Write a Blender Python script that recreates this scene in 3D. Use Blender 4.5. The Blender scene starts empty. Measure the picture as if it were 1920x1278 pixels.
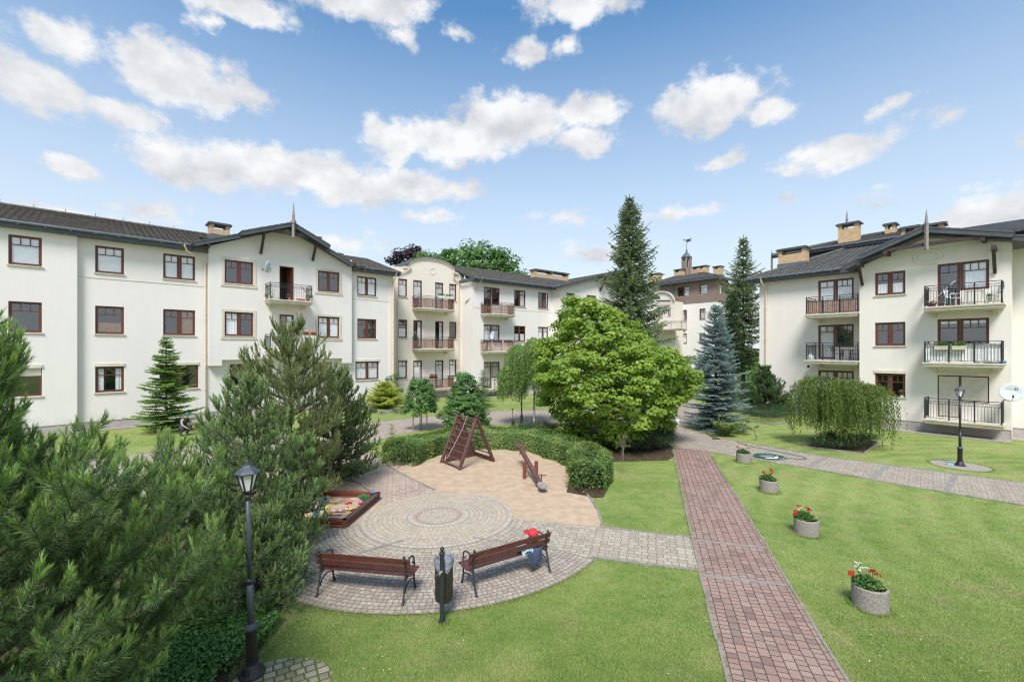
import bpy, bmesh, math, random
import numpy as np
from mathutils import Vector, Matrix
random.seed(11)
rng = np.random.default_rng(5)
scene = bpy.context.scene
COL = scene.collection
R_ = math.radians
FPX, HZ, CAMZ = 840.0, 655.0, 4.4

# ---------------------------------------------------------------- helpers
ORG = {}
def G(u, v, z=0.0):
    y = FPX * (CAMZ - z) / (v - HZ)
    return ((u - 960.0) / FPX * y, y)
def at(u, v, y):
    return ((u - 960.0) / FPX * y, y, CAMZ + (HZ - v) / FPX * y)

def tag(o, label=None, cat=None, group=None, kind=None):
    if label: o['label'] = label
    if cat: o['category'] = cat
    if group: o['group'] = group
    if kind: o['kind'] = kind
    return o
def empty(name, loc, label=None, cat=None, group=None, rz=0.0, scale=1.0):
    o = bpy.data.objects.new(name, None)
    COL.objects.link(o)
    o.location = loc
    o.rotation_euler = (0, 0, rz)
    o.scale = (scale,) * 3
    o.empty_display_size = 0.2
    ORG[o.name] = Vector(loc)
    return tag(o, label, cat, group)
def link(name, me, parent=None, rel=False):
    o = bpy.data.objects.new(name, me)
    COL.objects.link(o)
    if parent is not None:
        o.parent = parent
        if rel:
            g = ORG[parent.name]
            me.transform(Matrix.Translation(-g))
            ORG[o.name] = g
    return o
def setmats(me, mats):
    for m in (mats if isinstance(mats, (list, tuple)) else [mats]):
        me.materials.append(m)

class MB:
    def __init__(s):
        s.v = []; s.f = []; s.m = []; s.uv = {}; s.mi = 0
        s.T = None
    def vert(s, p):
        s.v.append(tuple(s.T @ Vector(p)) if s.T is not None else tuple(p)); return len(s.v) - 1
    def face(s, idx, uv=None):
        s.f.append(tuple(idx)); s.m.append(s.mi)
        if uv: s.uv[len(s.f) - 1] = uv
    def quad(s, a, b, c, d, uv=None):
        s.face([s.vert(p) for p in (a, b, c, d)], uv)
    def poly(s, pts, uv=None):
        s.face([s.vert(p) for p in pts], uv)
    def hexa(s, P):   # 8 points: bottom 4 ccw, top 4 ccw
        i = [s.vert(p) for p in P]
        for f in ((3,2,1,0), (4,5,6,7), (0,1,5,4), (1,2,6,5), (2,3,7,6), (3,0,4,7)):
            s.face([i[k] for k in f])
    def box(s, x0, x1, y0, y1, z0, z1):
        s.hexa([(x0,y0,z0),(x1,y0,z0),(x1,y1,z0),(x0,y1,z0),(x0,y0,z1),(x1,y0,z1),(x1,y1,z1),(x0,y1,z1)])
    def fbox(s, F, s0, s1, z0, z1, o0, o1):
        s.hexa([F.P(s0,z0,o1),F.P(s1,z0,o1),F.P(s1,z0,o0),F.P(s0,z0,o0),
                F.P(s0,z1,o1),F.P(s1,z1,o1),F.P(s1,z1,o0),F.P(s0,z1,o0)])
    def bar(s, a, b, w, h=None, up=(0,0,1)):
        a = Vector(a); b = Vector(b); h = h or w
        d = (b - a).normalized(); u = Vector(up)
        if abs(d.dot(u)) > .97: u = Vector((1,0,0))
        x = d.cross(u).normalized(); y = x.cross(d).normalized()
        x *= w/2; y *= h/2
        s.hexa([a-x-y, a+x-y, a+x+y, a-x+y, b-x-y, b+x-y, b+x+y, b-x+y])
    def tube(s, pts, rad, n=6, caps=True):
        pts = [Vector(p) for p in pts]
        if not isinstance(rad, (list, tuple)): rad = [rad]*len(pts)
        prev = None; x = None
        for i, p in enumerate(pts):
            d = (pts[min(i+1, len(pts)-1)] - pts[max(i-1, 0)])
            if d.length < 1e-9: d = Vector((0,0,1))
            d.normalize()
            if x is None:
                u = Vector((0,0,1)) if abs(d.z) < .9 else Vector((1,0,0))
                x = d.cross(u).normalized()
            else:
                x = (x - d*x.dot(d))
                x = x.normalized() if x.length > 1e-6 else d.orthogonal().normalized()
            y = d.cross(x)
            ring = [s.vert(p + (x*math.cos(2*math.pi*k/n) + y*math.sin(2*math.pi*k/n))*rad[i]) for k in range(n)]
            if prev:
                for k in range(n):
                    s.face([prev[k], prev[(k+1)%n], ring[(k+1)%n], ring[k]])
            elif caps: s.face(ring[::-1])
            prev = ring
        if caps: s.face(prev)
    def lathe(s, prof, n=16, c=(0,0,0)):
        prev = None
        for (r, z) in prof:
            ring = [s.vert((c[0]+r*math.cos(2*math.pi*k/n), c[1]+r*math.sin(2*math.pi*k/n), c[2]+z)) for k in range(n)]
            if prev:
                for k in range(n):
                    s.face([prev[k], prev[(k+1)%n], ring[(k+1)%n], ring[k]])
            else: s.face(ring[::-1])
            prev = ring
        s.face(prev)
    def sphere(s, c, r, n=8, sc=(1,1,1)):
        prev = None; c = Vector(c)
        top = s.vert(c + Vector((0,0,r*sc[2])))
        for j in range(1, n):
            th = math.pi*j/n
            ring = [s.vert(c + Vector((r*sc[0]*math.sin(th)*math.cos(2*math.pi*k/n), r*sc[1]*math.sin(th)*math.sin(2*math.pi*k/n), r*sc[2]*math.cos(th)))) for k in range(n)]
            for k in range(n):
                if prev: s.face([prev[k], ring[k], ring[(k+1)%n], prev[(k+1)%n]])
                else: s.face([top, ring[k], ring[(k+1)%n]])
            prev = ring
        bot = s.vert(c - Vector((0,0,r*sc[2])))
        for k in range(n): s.face([bot, prev[(k+1)%n], prev[k]])
    def build(s, name, mats, parent=None, rel=False, smooth=False):
        me = bpy.data.meshes.new(name)
        me.from_pydata(s.v, [], s.f)
        setmats(me, mats)
        if any(s.m): me.polygons.foreach_set('material_index', s.m)
        if s.uv:
            ul = me.uv_layers.new(name='UVMap').data
            for fi, uvs in s.uv.items():
                for k, li in enumerate(me.polygons[fi].loop_indices): ul[li].uv = uvs[k]
        if smooth: me.polygons.foreach_set('use_smooth', [True]*len(me.polygons))
        me.update()
        return link(name, me, parent, rel)

def np_mesh(name, V, K, mat, parent=None, tint=None, rel=False, smooth=False):
    """V (N*K,3): N faces of K verts each"""
    V = np.ascontiguousarray(V.reshape(-1, 3), dtype=np.float32)
    n = len(V)//K
    me = bpy.data.meshes.new(name)
    me.vertices.add(len(V)); me.vertices.foreach_set('co', V.ravel())
    me.loops.add(len(V)); me.loops.foreach_set('vertex_index', np.arange(len(V), dtype=np.int32))
    me.polygons.add(n)
    me.polygons.foreach_set('loop_start', np.arange(0, n*K, K, dtype=np.int32))
    me.polygons.foreach_set('loop_total', np.full(n, K, dtype=np.int32))
    if tint is not None:
        a = me.attributes.new('tint', 'FLOAT', 'POINT')
        a.data.foreach_set('value', np.ascontiguousarray(tint, dtype=np.float32))
    setmats(me, mat)
    me.update(calc_edges=True); me.validate()
    return link(name, me, parent, rel)

class Fr:
    """a facade: origin, direction s (left to right as seen from the court), outward normal o"""
    def __init__(s, x, y, dx, dy):
        l = math.hypot(dx, dy); s.x, s.y, s.dx, s.dy = x, y, dx/l, dy/l
        s.nx, s.ny = s.dy, -s.dx
    def P(s, a, z, o=0.0):
        return (s.x + s.dx*a + s.nx*o, s.y + s.dy*a + s.ny*o, z)
    def su(s, u, o=0.0):
        k = (u-960.0)/FPX; X0 = s.x + s.nx*o; Y0 = s.y + s.ny*o
        return (k*Y0 - X0)/(s.dx - k*s.dy)
    def sz(s, u, v, o=0.0):
        a = s.su(u, o); Y = s.y + s.ny*o + s.dy*a
        return a, CAMZ + (HZ - v)/FPX*Y
    def z(s, u, v, o=0.0): return s.sz(u, v, o)[1]

# ---------------------------------------------------------------- materials
def newmat(name):
    m = bpy.data.materials.new(name); m.use_nodes = True
    nt = m.node_tree; b = nt.nodes['Principled BSDF']
    return m, nt, b
def N(nt, t, **kw):
    n = nt.nodes.new(t)
    for k, v in kw.items():
        if k in n.inputs: n.inputs[k].default_value = v
        else: setattr(n, k, v)
    return n
def ramp(nt, stops, interp='LINEAR'):
    r = nt.nodes.new('ShaderNodeValToRGB'); e = r.color_ramp.elements; r.color_ramp.interpolation = interp
    while len(e) < len(stops): e.new(.5)
    for i, (p, c) in enumerate(stops):
        e[i].position = p; e[i].color = (*c, 1) if len(c) == 3 else c
    return r
def noise(nt, scale, detail=4, rough=.55, vec=None, dist=0.0):
    n = N(nt, 'ShaderNodeTexNoise', Scale=scale, Detail=detail, Roughness=rough, Distortion=dist)
    if vec is not None: nt.links.new(vec, n.inputs['Vector'])
    return n.outputs['Fac']
def mathn(nt, op, a, b=None, c=None, clamp=False):
    n = nt.nodes.new('ShaderNodeMath'); n.operation = op; n.use_clamp = clamp
    for i, x in enumerate((a, b, c)):
        if x is None: continue
        if isinstance(x, (int, float)): n.inputs[i].default_value = x
        else: nt.links.new(x, n.inputs[i])
    return n.outputs[0]
def mixc(nt, f, a, b, mode='MIX'):
    n = nt.nodes.new('ShaderNodeMix'); n.data_type = 'RGBA'; n.blend_type = mode
    for i, x in ((0, f), (6, a), (7, b)):
        if isinstance(x, (int, float)): n.inputs[i].default_value = x
        elif isinstance(x, tuple): n.inputs[i].default_value = (*x, 1) if len(x) == 3 else x
        else: nt.links.new(x, n.inputs[i])
    return n.outputs[2]
def bump(nt, b, h, strength=.3, dist=.02):
    n = N(nt, 'ShaderNodeBump', Strength=strength, Distance=dist)
    nt.links.new(h, n.inputs['Height']); nt.links.new(n.outputs[0], b.inputs['Normal'])
def objco(nt): return nt.nodes.new('ShaderNodeTexCoord').outputs['Object']
def geoco(nt): return nt.nodes.new('ShaderNodeNewGeometry').outputs['Position']

def mvar(name, c1, c2, scale=3, rough=.8, b=.2, bs=None, metal=0, spec=.5, detail=6, dist=.01):
    """two-tone noisy surface"""
    m, nt, p = newmat(name)
    co = geoco(nt)
    f = noise(nt, scale, detail, .6, co)
    r = ramp(nt, [(.3, c1), (.7, c2)]); nt.links.new(f, r.inputs[0])
    nt.links.new(r.outputs[0], p.inputs['Base Color'])
    p.inputs['Roughness'].default_value = rough; p.inputs['Metallic'].default_value = metal
    p.inputs['Specular IOR Level'].default_value = spec
    if b: bump(nt, p, noise(nt, bs or scale*6, 4, .6, co), b, dist)
    return m

def stucco(name, base, dirt, stain=.5):
    m, nt, p = newmat(name)
    co = geoco(nt)
    big = noise(nt, .35, 5, .6, co)
    # rain streaks: stretched in z
    mp = N(nt, 'ShaderNodeMapping'); mp.inputs['Scale'].default_value = (1.6, 1.6, .16)
    nt.links.new(co, mp.inputs[0])
    st = noise(nt, 1.6, 5, .65, mp.outputs[0])
    a = mathn(nt, 'MULTIPLY', st, big)
    r = ramp(nt, [(.2, (0,0,0)), (.45, (1,1,1))]); nt.links.new(a, r.inputs[0])
    f = mathn(nt, 'MULTIPLY', mathn(nt, 'SUBTRACT', 1.0, r.outputs[0]), stain)
    c = mixc(nt, f, base, dirt)
    fine = noise(nt, 22, 3, .7, co)
    c = mixc(nt, mathn(nt, 'MULTIPLY', fine, .06), c, tuple(x*.72 for x in base))
    # splash dirt low on the wall, with a ragged upper edge
    sp = nt.nodes.new('ShaderNodeSeparateXYZ'); nt.links.new(co, sp.inputs[0])
    lo = mathn(nt, 'SUBTRACT', mathn(nt, 'MULTIPLY', noise(nt, 1.7, 6, .7, co), 1.9), sp.outputs[2], clamp=True)
    c = mixc(nt, mathn(nt, 'MULTIPLY', lo, .45), c, tuple(x*.62 for x in dirt))
    nt.links.new(c, p.inputs['Base Color'])
    p.inputs['Roughness'].default_value = .93; p.inputs['Specular IOR Level'].default_value = .2
    bump(nt, p, noise(nt, 60, 3, .6, co), .12, .004)
    return m

M = {}
M['stucco'] = stucco('stucco_white', (.80,.762,.73), (.63,.59,.545), .22)
M['stucco_r'] = stucco('stucco_cream', (.80,.752,.688), (.66,.61,.54), .25)
M['stucco_tan'] = stucco('stucco_tan', (.80,.735,.645), (.68,.60,.50), .4)
M['trim'] = stucco('trim_cream', (.80,.75,.65), (.52,.46,.36), .7)
M['soffit'] = mvar('grey_fascia', (.055,.065,.08), (.085,.095,.11), 2, .5, .05)
M['gutter'] = mvar('gutter_grey', (.10,.115,.14), (.15,.17,.20), 3, .4, .03, metal=.2)
M['pipe'] = mvar('pipe_cream', (.66,.54,.42), (.74,.64,.50), 3, .5, .03)
M['plinth'] = mvar('plinth', (.38,.34,.32), (.46,.415,.39), 4, .9, .2)
M['dark'] = mvar('interior_dark', (.035,.035,.04), (.06,.055,.05), 1, .9, 0)  # dark tone painted in place of the shade inside unlit rooms
M['iron'] = mvar('iron', (.022,.025,.028), (.04,.043,.047), 8, .5, .1, spec=.4)
M['curtain'] = mvar('curtain', (.82,.82,.81), (.92,.92,.91), 4, .9, .1)
M['blind'] = mvar('blind', (.62,.57,.50), (.72,.67,.60), 4, .8, .05)
M['brownblind'] = mvar('brown_blind', (.25,.12,.05), (.40,.22,.10), 6, .8, .05)
M['white'] = mvar('white_plastic', (.78,.78,.76), (.85,.85,.84), 5, .45, .02)

def wood_mat(name, c1, c2, rough=.45):
    m, nt, p = newmat(name)
    co = geoco(nt)
    f = noise(nt, 9, 6, .7, co)
    r = ramp(nt, [(.3, c1), (.7, c2)]); nt.links.new(f, r.inputs[0])
    nt.links.new(r.outputs[0], p.inputs['Base Color'])
    p.inputs['Roughness'].default_value = rough
    bump(nt, p, noise(nt, 40, 4, .6, co), .15, .004)
    return m
M['frame'] = wood_mat('window_wood', (.085,.026,.018), (.155,.048,.03))
M['beam'] = wood_mat('dark_beam', (.035,.022,.018), (.075,.05,.042), .6)
M['oldwood'] = wood_mat('weathered_wood', (.16,.13,.12), (.38,.33,.32), .8)
M['benchwood'] = wood_mat('bench_slat', (.085,.024,.02), (.155,.05,.038), .33)
M['playwood'] = wood_mat('play_wood', (.075,.032,.025), (.16,.08,.065), .7)
M['playred'] = wood_mat('play_red', (.16,.04,.022), (.25,.07,.04), .7)

def glass():
    m, nt, p = newmat('window_glass'); nt.nodes.remove(p)
    out = nt.nodes['Material Output']
    g = N(nt, 'ShaderNodeBsdfGlossy', Roughness=.02); g.inputs['Color'].default_value = (.92,.95,1,1)
    t = nt.nodes.new('ShaderNodeBsdfTransparent'); t.inputs['Color'].default_value = (.98,.99,1,1)
    lw = nt.nodes.new('ShaderNodeLayerWeight')
    nz = noise(nt, 1.3, 2, .5, geoco(nt))
    bp = N(nt, 'ShaderNodeBump', Strength=.05, Distance=.05); nt.links.new(nz, bp.inputs['Height'])
    nt.links.new(bp.outputs[0], g.inputs['Normal'])
    f = mathn(nt, 'MULTIPLY_ADD', mathn(nt, 'POWER', lw.outputs['Facing'], 3.0), .75, .17, clamp=True)
    mx = nt.nodes.new('ShaderNodeMixShader')
    nt.links.new(f, mx.inputs[0]); nt.links.new(t.outputs[0], mx.inputs[1]); nt.links.new(g.outputs[0], mx.inputs[2])
    nt.links.new(mx.outputs[0], out.inputs[0])
    return m
M['glass'] = glass()

def tile_mat(name, c1, c2, moss):
    m, nt, p = newmat(name)
    co = geoco(nt)
    f = noise(nt, 1.2, 6, .65, co); f2 = noise(nt, 9, 4, .6, co)
    r = ramp(nt, [(.3, c1), (.72, c2)]); nt.links.new(f2, r.inputs[0])
    r2 = ramp(nt, [(.48, (0,0,0)), (.68, (1,1,1))]); nt.links.new(f, r2.inputs[0])
    c = mixc(nt, mathn(nt, 'MULTIPLY', r2.outputs[0], .6), r.outputs[0], moss)
    nt.links.new(c, p.inputs['Base Color'])
    p.inputs['Roughness'].default_value = .8; p.inputs['Specular IOR Level'].default_value = .3
    bump(nt, p, noise(nt, 30, 4, .6, co), .3, .01)
    return m
M['tile'] = tile_mat('roof_tile', (.075,.066,.058), (.155,.14,.122), (.17,.155,.105))
M['tile_r'] = tile_mat('roof_tile_grey', (.075,.07,.068), (.155,.148,.14), (.16,.15,.125))

def brick_mat(name, bw, rh, stops, mortar, msize=.006, squash=1.0, sqf=2, bumps=.5, dirtc=None, dirt=.25, off=.5, uv=True, dots=None, rough=.85, wear=None, blotch=None, gain=1.48):
    m, nt, p = newmat(name)
    tc = nt.nodes.new('ShaderNodeTexCoord')
    co = tc.outputs['UV'] if uv else tc.outputs['Object']
    # slightly wobbly stones
    nv = N(nt, 'ShaderNodeTexNoise', Scale=3.0, Detail=3.0); nt.links.new(co, nv.inputs['Vector'])
    sub = nt.nodes.new('ShaderNodeVectorMath'); sub.operation = 'MULTIPLY_ADD'
    nt.links.new(nv.outputs['Color'], sub.inputs[0]); sub.inputs[1].default_value = (.03*bw/.2,)*3
    nt.links.new(co, sub.inputs[2])
    b = nt.nodes.new('ShaderNodeTexBrick')
    nt.links.new(sub.outputs[0], b.inputs['Vector'])
    b.offset = off; b.squash = squash; b.squash_frequency = sqf
    for k, v in (('Color1', (0,0,0,1)), ('Color2', (1,1,1,1)), ('Mortar', (.5,.5,.5,1)), ('Scale', 1.0),
                 ('Mortar Size', msize), ('Mortar Smooth', .25), ('Bias', 0.0), ('Brick Width', bw), ('Row Height', rh)):
        b.inputs[k].default_value = v
    r = ramp(nt, [(q, tuple(min(.8, x*gain) for x in c_)) for q, c_ in stops]); nt.links.new(b.outputs['Color'], r.inputs[0])
    pos = geoco(nt)
    c = r.outputs[0]
    n1 = noise(nt, .9, 6, .65, pos)
    if dirtc:
        rr = ramp(nt, [(.4, (0,0,0)), (.7, (1,1,1))]); nt.links.new(n1, rr.inputs[0])
        c = mixc(nt, mathn(nt, 'MULTIPLY', rr.outputs[0], dirt), c, dirtc)
    if blotch:
        n5 = noise(nt, 2.2, 5, .7, pos, 1.0)
        rb = ramp(nt, [(.56, (0,0,0)), (.68, (1,1,1))]); nt.links.new(n5, rb.inputs[0])
        c = mixc(nt, mathn(nt, 'MULTIPLY', rb.outputs[0], .55), c, blotch)
    n2 = noise(nt, 30, 4, .7, pos)
    c = mixc(nt, mathn(nt, 'MULTIPLY', n2, .45), c, mixc(nt, .45, c, (.02,.02,.02)))
    c = mixc(nt, b.outputs['Fac'], c, mortar)
    h = mathn(nt, 'ADD', mathn(nt, 'MULTIPLY', mathn(nt, 'SUBTRACT', 1.0, b.outputs['Fac']), 1.0), mathn(nt, 'MULTIPLY', n2, .3))
    if dots:
        sx, sy, rad = dots
        sep = nt.nodes.new('ShaderNodeSeparateXYZ'); nt.links.new(co, sep.inputs[0])
        row = mathn(nt, 'FLOOR', mathn(nt, 'DIVIDE', sep.outputs[1], sy))
        sh = mathn(nt, 'MULTIPLY', mathn(nt, 'MODULO', row, 2.0), .5)
        fx = mathn(nt, 'FRACT', mathn(nt, 'ADD', mathn(nt, 'DIVIDE', sep.outputs[0], sx), sh))
        fy = mathn(nt, 'FRACT', mathn(nt, 'DIVIDE', sep.outputs[1], sy))
        dx = mathn(nt, 'MULTIPLY', mathn(nt, 'ABSOLUTE', mathn(nt, 'SUBTRACT', fx, .5)), sx)
        dy = mathn(nt, 'MULTIPLY', mathn(nt, 'ABSOLUTE', mathn(nt, 'SUBTRACT', fy, .5)), sy)
        inside = mathn(nt, 'LESS_THAN', mathn(nt, 'MAXIMUM', dx, dy), rad)
        c = mixc(nt, inside, c, mortar)
    nt.links.new(c, p.inputs['Base Color'])
    p.inputs['Roughness'].default_value = rough; p.inputs['Specular IOR Level'].default_value = .3
    bump(nt, p, h, bumps, .012)
    return m
M['chimney'] = brick_mat('yellow_brick', .25, .075, [(0,(.50,.30,.14)),(.5,(.62,.41,.21)),(1,(.70,.49,.28))], (.50,.43,.33), .01, uv=True, dirtc=(.46,.31,.17), gain=1.05)
M['redpath'] = brick_mat('red_paving', .185, .15, [(0,(.185,.118,.10)),(.07,(.21,.135,.112)),(.15,(.262,.166,.136)),(.55,(.285,.182,.148)),(1,(.32,.21,.172))], (.07,.06,.045), .008, squash=.62, bumps=.6, dirtc=(.46,.36,.30), dirt=.28, blotch=(.26,.18,.15), gain=1.2)
M['beigepath'] = brick_mat('beige_paving', .20, .10, [(0,(.235,.20,.155)),(.5,(.285,.25,.20)),(1,(.335,.295,.24))], (.12,.10,.075), .006, dirtc=(.40,.30,.255), dirt=.4, dots=(.30,.15,.022))
M['roadpath'] = brick_mat('road_paving', .20, .10, [(0,(.25,.205,.165)),(.5,(.30,.25,.205)),(1,(.355,.30,.25))], (.12,.095,.065), .008, dirtc=(.44,.36,.31), dirt=.5, dots=(.30,.15,.022))
M['pinkpath'] = brick_mat('pinkish_paving', .20, .14, [(0,(.26,.19,.15)),(.5,(.31,.235,.19)),(1,(.355,.275,.225))], (.15,.12,.09), .0055, dirtc=(.56,.45,.34), dirt=.65, squash=.7)
M['yellowpath'] = brick_mat('yellowish_paving', .20, .15, [(0,(.25,.215,.16)),(.5,(.30,.26,.20)),(1,(.345,.30,.235))], (.13,.115,.085), .0065, dirtc=(.38,.32,.27), dirt=.5, squash=.75)
M['ring'] = brick_mat('ring_paving', .13, .115, [(0,(.275,.235,.18)),(.5,(.32,.275,.213)),(1,(.36,.312,.245))], (.23,.19,.145), .005, dirtc=(.56,.455,.34), dirt=.75, squash=.85)
M['ringgrey'] = brick_mat('ring_grey', .11, .11, [(0,(.305,.27,.225)),(1,(.365,.33,.28))], (.25,.21,.165), .006)
M['ringred'] = brick_mat('ring_red', .12, .11, [(0,(.28,.205,.175)),(1,(.33,.25,.215))], (.21,.165,.135), .006)
M['setts'] = brick_mat('granite_setts', .115, .105, [(0,(.20,.175,.148)),(.5,(.27,.236,.20)),(1,(.335,.295,.25))], (.16,.135,.10), .0075, bumps=.7, dirtc=(.42,.33,.26), dirt=.6, squash=.85, blotch=(.36,.28,.22))
M['mosspave'] = brick_mat('mossy_setts', .16, .13, [(0,(.17,.155,.12)),(1,(.29,.265,.21))], (.10,.11,.03), .014, bumps=.9, dirtc=(.15,.17,.04), dirt=.8, squash=.8, blotch=(.14,.15,.04))
M['kerb'] = mvar('kerb_grey', (.19,.175,.155), (.31,.29,.26), 5, .9, .3)
M['sand'] = mvar('sand', (.405,.295,.20), (.545,.415,.295), 3.0, .98, .7, 22, spec=.1, dist=.02)
M['soil'] = mvar('soil', (.045,.03,.02), (.10,.07,.05), 5, 1, .6, 20, spec=.1)
M['gravel'] = mvar('gravel', (.26,.23,.20), (.40,.37,.33), 18, 1, .8, 60, spec=.1)
M['stonepot'] = mvar('pebble_concrete', (.15,.13,.115), (.42,.385,.345), 42, .95, .9, 45, dist=.01)
M['concrete'] = mvar('concrete', (.30,.28,.26), (.42,.40,.37), 6, .9, .2)

def grass_mat():
    m, nt, p = newmat('lawn_grass')
    co = geoco(nt)
    n1 = noise(nt, .33, 6, .6, co, .4); n2 = noise(nt, 2.6, 6, .7, co); n3 = noise(nt, 38, 4, .75, co)
    c1 = ramp(nt, [(.36, (.145,.225,.055)), (.5, (.235,.305,.085)), (.64, (.345,.37,.14))]); nt.links.new(n1, c1.inputs[0])
    c2 = ramp(nt, [(.36, (.13,.215,.05)), (.52, (.24,.31,.085)), (.68, (.37,.37,.165))]); nt.links.new(n2, c2.inputs[0])
    c = mixc(nt, .5, c1.outputs[0], c2.outputs[0])
    # mowing bands: arcs swept round the far end of the right-hand lawn
    sep = nt.nodes.new('ShaderNodeSeparateXYZ'); nt.links.new(co, sep.inputs[0])
    dx = mathn(nt, 'SUBTRACT', sep.outputs[0], 19.0); dy = mathn(nt, 'SUBTRACT', sep.outputs[1], 6.0)
    d = mathn(nt, 'SQRT', mathn(nt, 'ADD', mathn(nt, 'MULTIPLY', dx, dx), mathn(nt, 'MULTIPLY', dy, dy)))
    d = mathn(nt, 'ADD', d, mathn(nt, 'MULTIPLY', n1, 1.5))
    w = mathn(nt, 'SINE', mathn(nt, 'MULTIPLY', d, 7.2))
    w = mathn(nt, 'MULTIPLY_ADD', w, .5, .5)
    msk = ramp(nt, [(.0, (0,0,0)), (.30, (1,1,1))]); nt.links.new(mathn(nt, 'MULTIPLY', mathn(nt, 'SUBTRACT', sep.outputs[0], 4.5), .09, clamp=True), msk.inputs[0])
    f = mathn(nt, 'MULTIPLY', mathn(nt, 'MULTIPLY', w, msk.outputs[0]), .3)
    c = mixc(nt, f, c, (.40,.45,.17))
    # dry patches
    n4 = noise(nt, .8, 5, .65, co, .8)
    rd = ramp(nt, [(.54, (0,0,0)), (.68, (1,1,1))]); nt.links.new(n4, rd.inputs[0])
    c = mixc(nt, mathn(nt, 'MULTIPLY', rd.outputs[0], .65), c, (.38,.31,.17))
    r3 = ramp(nt, [(.3, (.5,.53,.45)), (.62, (1.12,1.12,1.1))]); nt.links.new(n3, r3.inputs[0])
    c = mixc(nt, .85, c, r3.outputs[0], 'MULTIPLY')
    nt.links.new(c, p.inputs['Base Color'])
    p.inputs['Roughness'].default_value = .95; p.inputs['Specular IOR Level'].default_value = .1
    bump(nt, p, n3, .8, .03)
    return m
M['grass'] = grass_mat()

PG = {'golden_juniper': 1.2, 'ground_cover_leaf': 1.35, 'pine_needles': 1.42, 'pine_needles_near': 1.5, 'pine_needles_olive': 1.42, 'spruce_needles': 1.5, 'birch_leaf': 1.25, 'shrub_leaf': 1.15, 'fir_needles': 1.2, 'juniper_dark': 1.2, 'weeping_leaf': .86, 'spruce_needles_dark': 1.25}
def leaf_mat(name, stops, trans=.35, rough=.5, spec=.35, tcol=None):
    """stops over the per-leaf 'tint' attribute"""
    m, nt, p = newmat(name)
    at_ = N(nt, 'ShaderNodeAttribute'); at_.attribute_name = 'tint'
    stops = [(q, tuple(x*PG.get(name, 1) for x in c)) for q, c in stops]
    r = ramp(nt, stops); nt.links.new(at_.outputs['Fac'], r.inputs[0])
    nt.links.new(r.outputs[0], p.inputs['Base Color'])
    p.inputs['Roughness'].default_value = rough; p.inputs['Specular IOR Level'].default_value = spec
    t = nt.nodes.new('ShaderNodeBsdfTranslucent')
    nt.links.new(mixc(nt, 1.0, r.outputs[0], tcol or (1.3,1.4,.7), 'MULTIPLY'), t.inputs['Color'])
    mx = nt.nodes.new('ShaderNodeMixShader'); mx.inputs[0].default_value = trans
    nt.links.new(p.outputs[0], mx.inputs[1]); nt.links.new(t.outputs[0], mx.inputs[2])
    nt.links.new(mx.outputs[0], nt.nodes['Material Output'].inputs[0])
    return m
M['bark'] = mvar('bark_brown', (.05,.035,.028), (.13,.095,.075), 9, .95, .8, 30)
M['barkgrey'] = mvar('bark_grey', (.15,.12,.10), (.28,.23,.19), 9, .95, .8, 30)
M['barkbirch'] = mvar('bark_birch', (.10,.09,.08), (.60,.57,.52), 7, .9, .5, 20)
M['pine'] = leaf_mat('pine_needles', [(0,(.065,.105,.055)),(.5,(.12,.18,.085)),(.8,(.17,.245,.10)),(1,(.235,.33,.11))], .2, .45)
M['pine_near'] = leaf_mat('pine_needles_near', [(0,(.05,.085,.035)),(.5,(.10,.155,.06)),(.8,(.16,.24,.075)),(1,(.25,.36,.095))], .2, .4)
M['pine_olive'] = leaf_mat('pine_needles_olive', [(0,(.075,.105,.05)),(.5,(.135,.18,.078)),(.85,(.19,.245,.095)),(1,(.25,.23,.11))], .2, .5)
M['spruce'] = leaf_mat('spruce_needles', [(0,(.05,.07,.035)),(.5,(.095,.135,.06)),(.85,(.155,.19,.08)),(1,(.22,.19,.11))], .15, .6)
M['spruce_b'] = leaf_mat('spruce_needles_dark', [(0,(0.033,0.068,0.033)),(.6,(0.068,0.120,0.051)),(1,(0.128,0.195,0.068))], .15, .6)
M['bluespruce'] = leaf_mat('blue_spruce_needles', [(0,(0.105,0.165,0.158)),(.5,(0.195,0.277,0.270)),(1,(0.330,0.450,0.435))], .12, .6, tcol=(1,1,1))
M['fir'] = leaf_mat('fir_needles', [(0,(0.053,0.112,0.030)),(.5,(0.112,0.195,0.048)),(1,(0.255,0.375,0.090))], .25, .5)
M['plane'] = leaf_mat('big_tree_leaf', [(0,(.14,.225,.033)),(.5,(.235,.345,.055)),(1,(.38,.49,.095))], .42, .42)
M['oak'] = leaf_mat('far_green_leaf', [(0,(0.054,0.135,0.032)),(1,(0.135,0.252,0.063))], .3, .6)
M['beech'] = leaf_mat('purple_leaf', [(0,(0.033,0.021,0.027)),(1,(0.083,0.048,0.057))], .2, .6, tcol=(1,.8,.8))
M['birchleaf'] = leaf_mat('birch_leaf', [(0,(0.080,0.152,0.042)),(.6,(0.160,0.248,0.072)),(1,(0.320,0.400,0.144))], .35, .5)
M['weep'] = leaf_mat('weeping_leaf', [(0,(0.083,0.143,0.030)),(.6,(0.165,0.247,0.053)),(1,(0.315,0.360,0.112))], .35, .5)
M['hedge'] = leaf_mat('hedge_leaf', [(0,(.09,.16,.045)),(.55,(.19,.29,.08)),(.9,(.34,.41,.13)),(1,(.45,.43,.18))], .3, .5)
M['shrub'] = leaf_mat('shrub_leaf', [(0,(0.053,0.128,0.038)),(.6,(0.105,0.217,0.060)),(1,(0.210,0.330,0.090))], .3, .5)
M['ivy'] = leaf_mat('ground_cover_leaf', [(0,(0.035,0.098,0.025)),(.6,(0.077,0.175,0.042)),(1,(0.168,0.294,0.070))], .3, .4)
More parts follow.
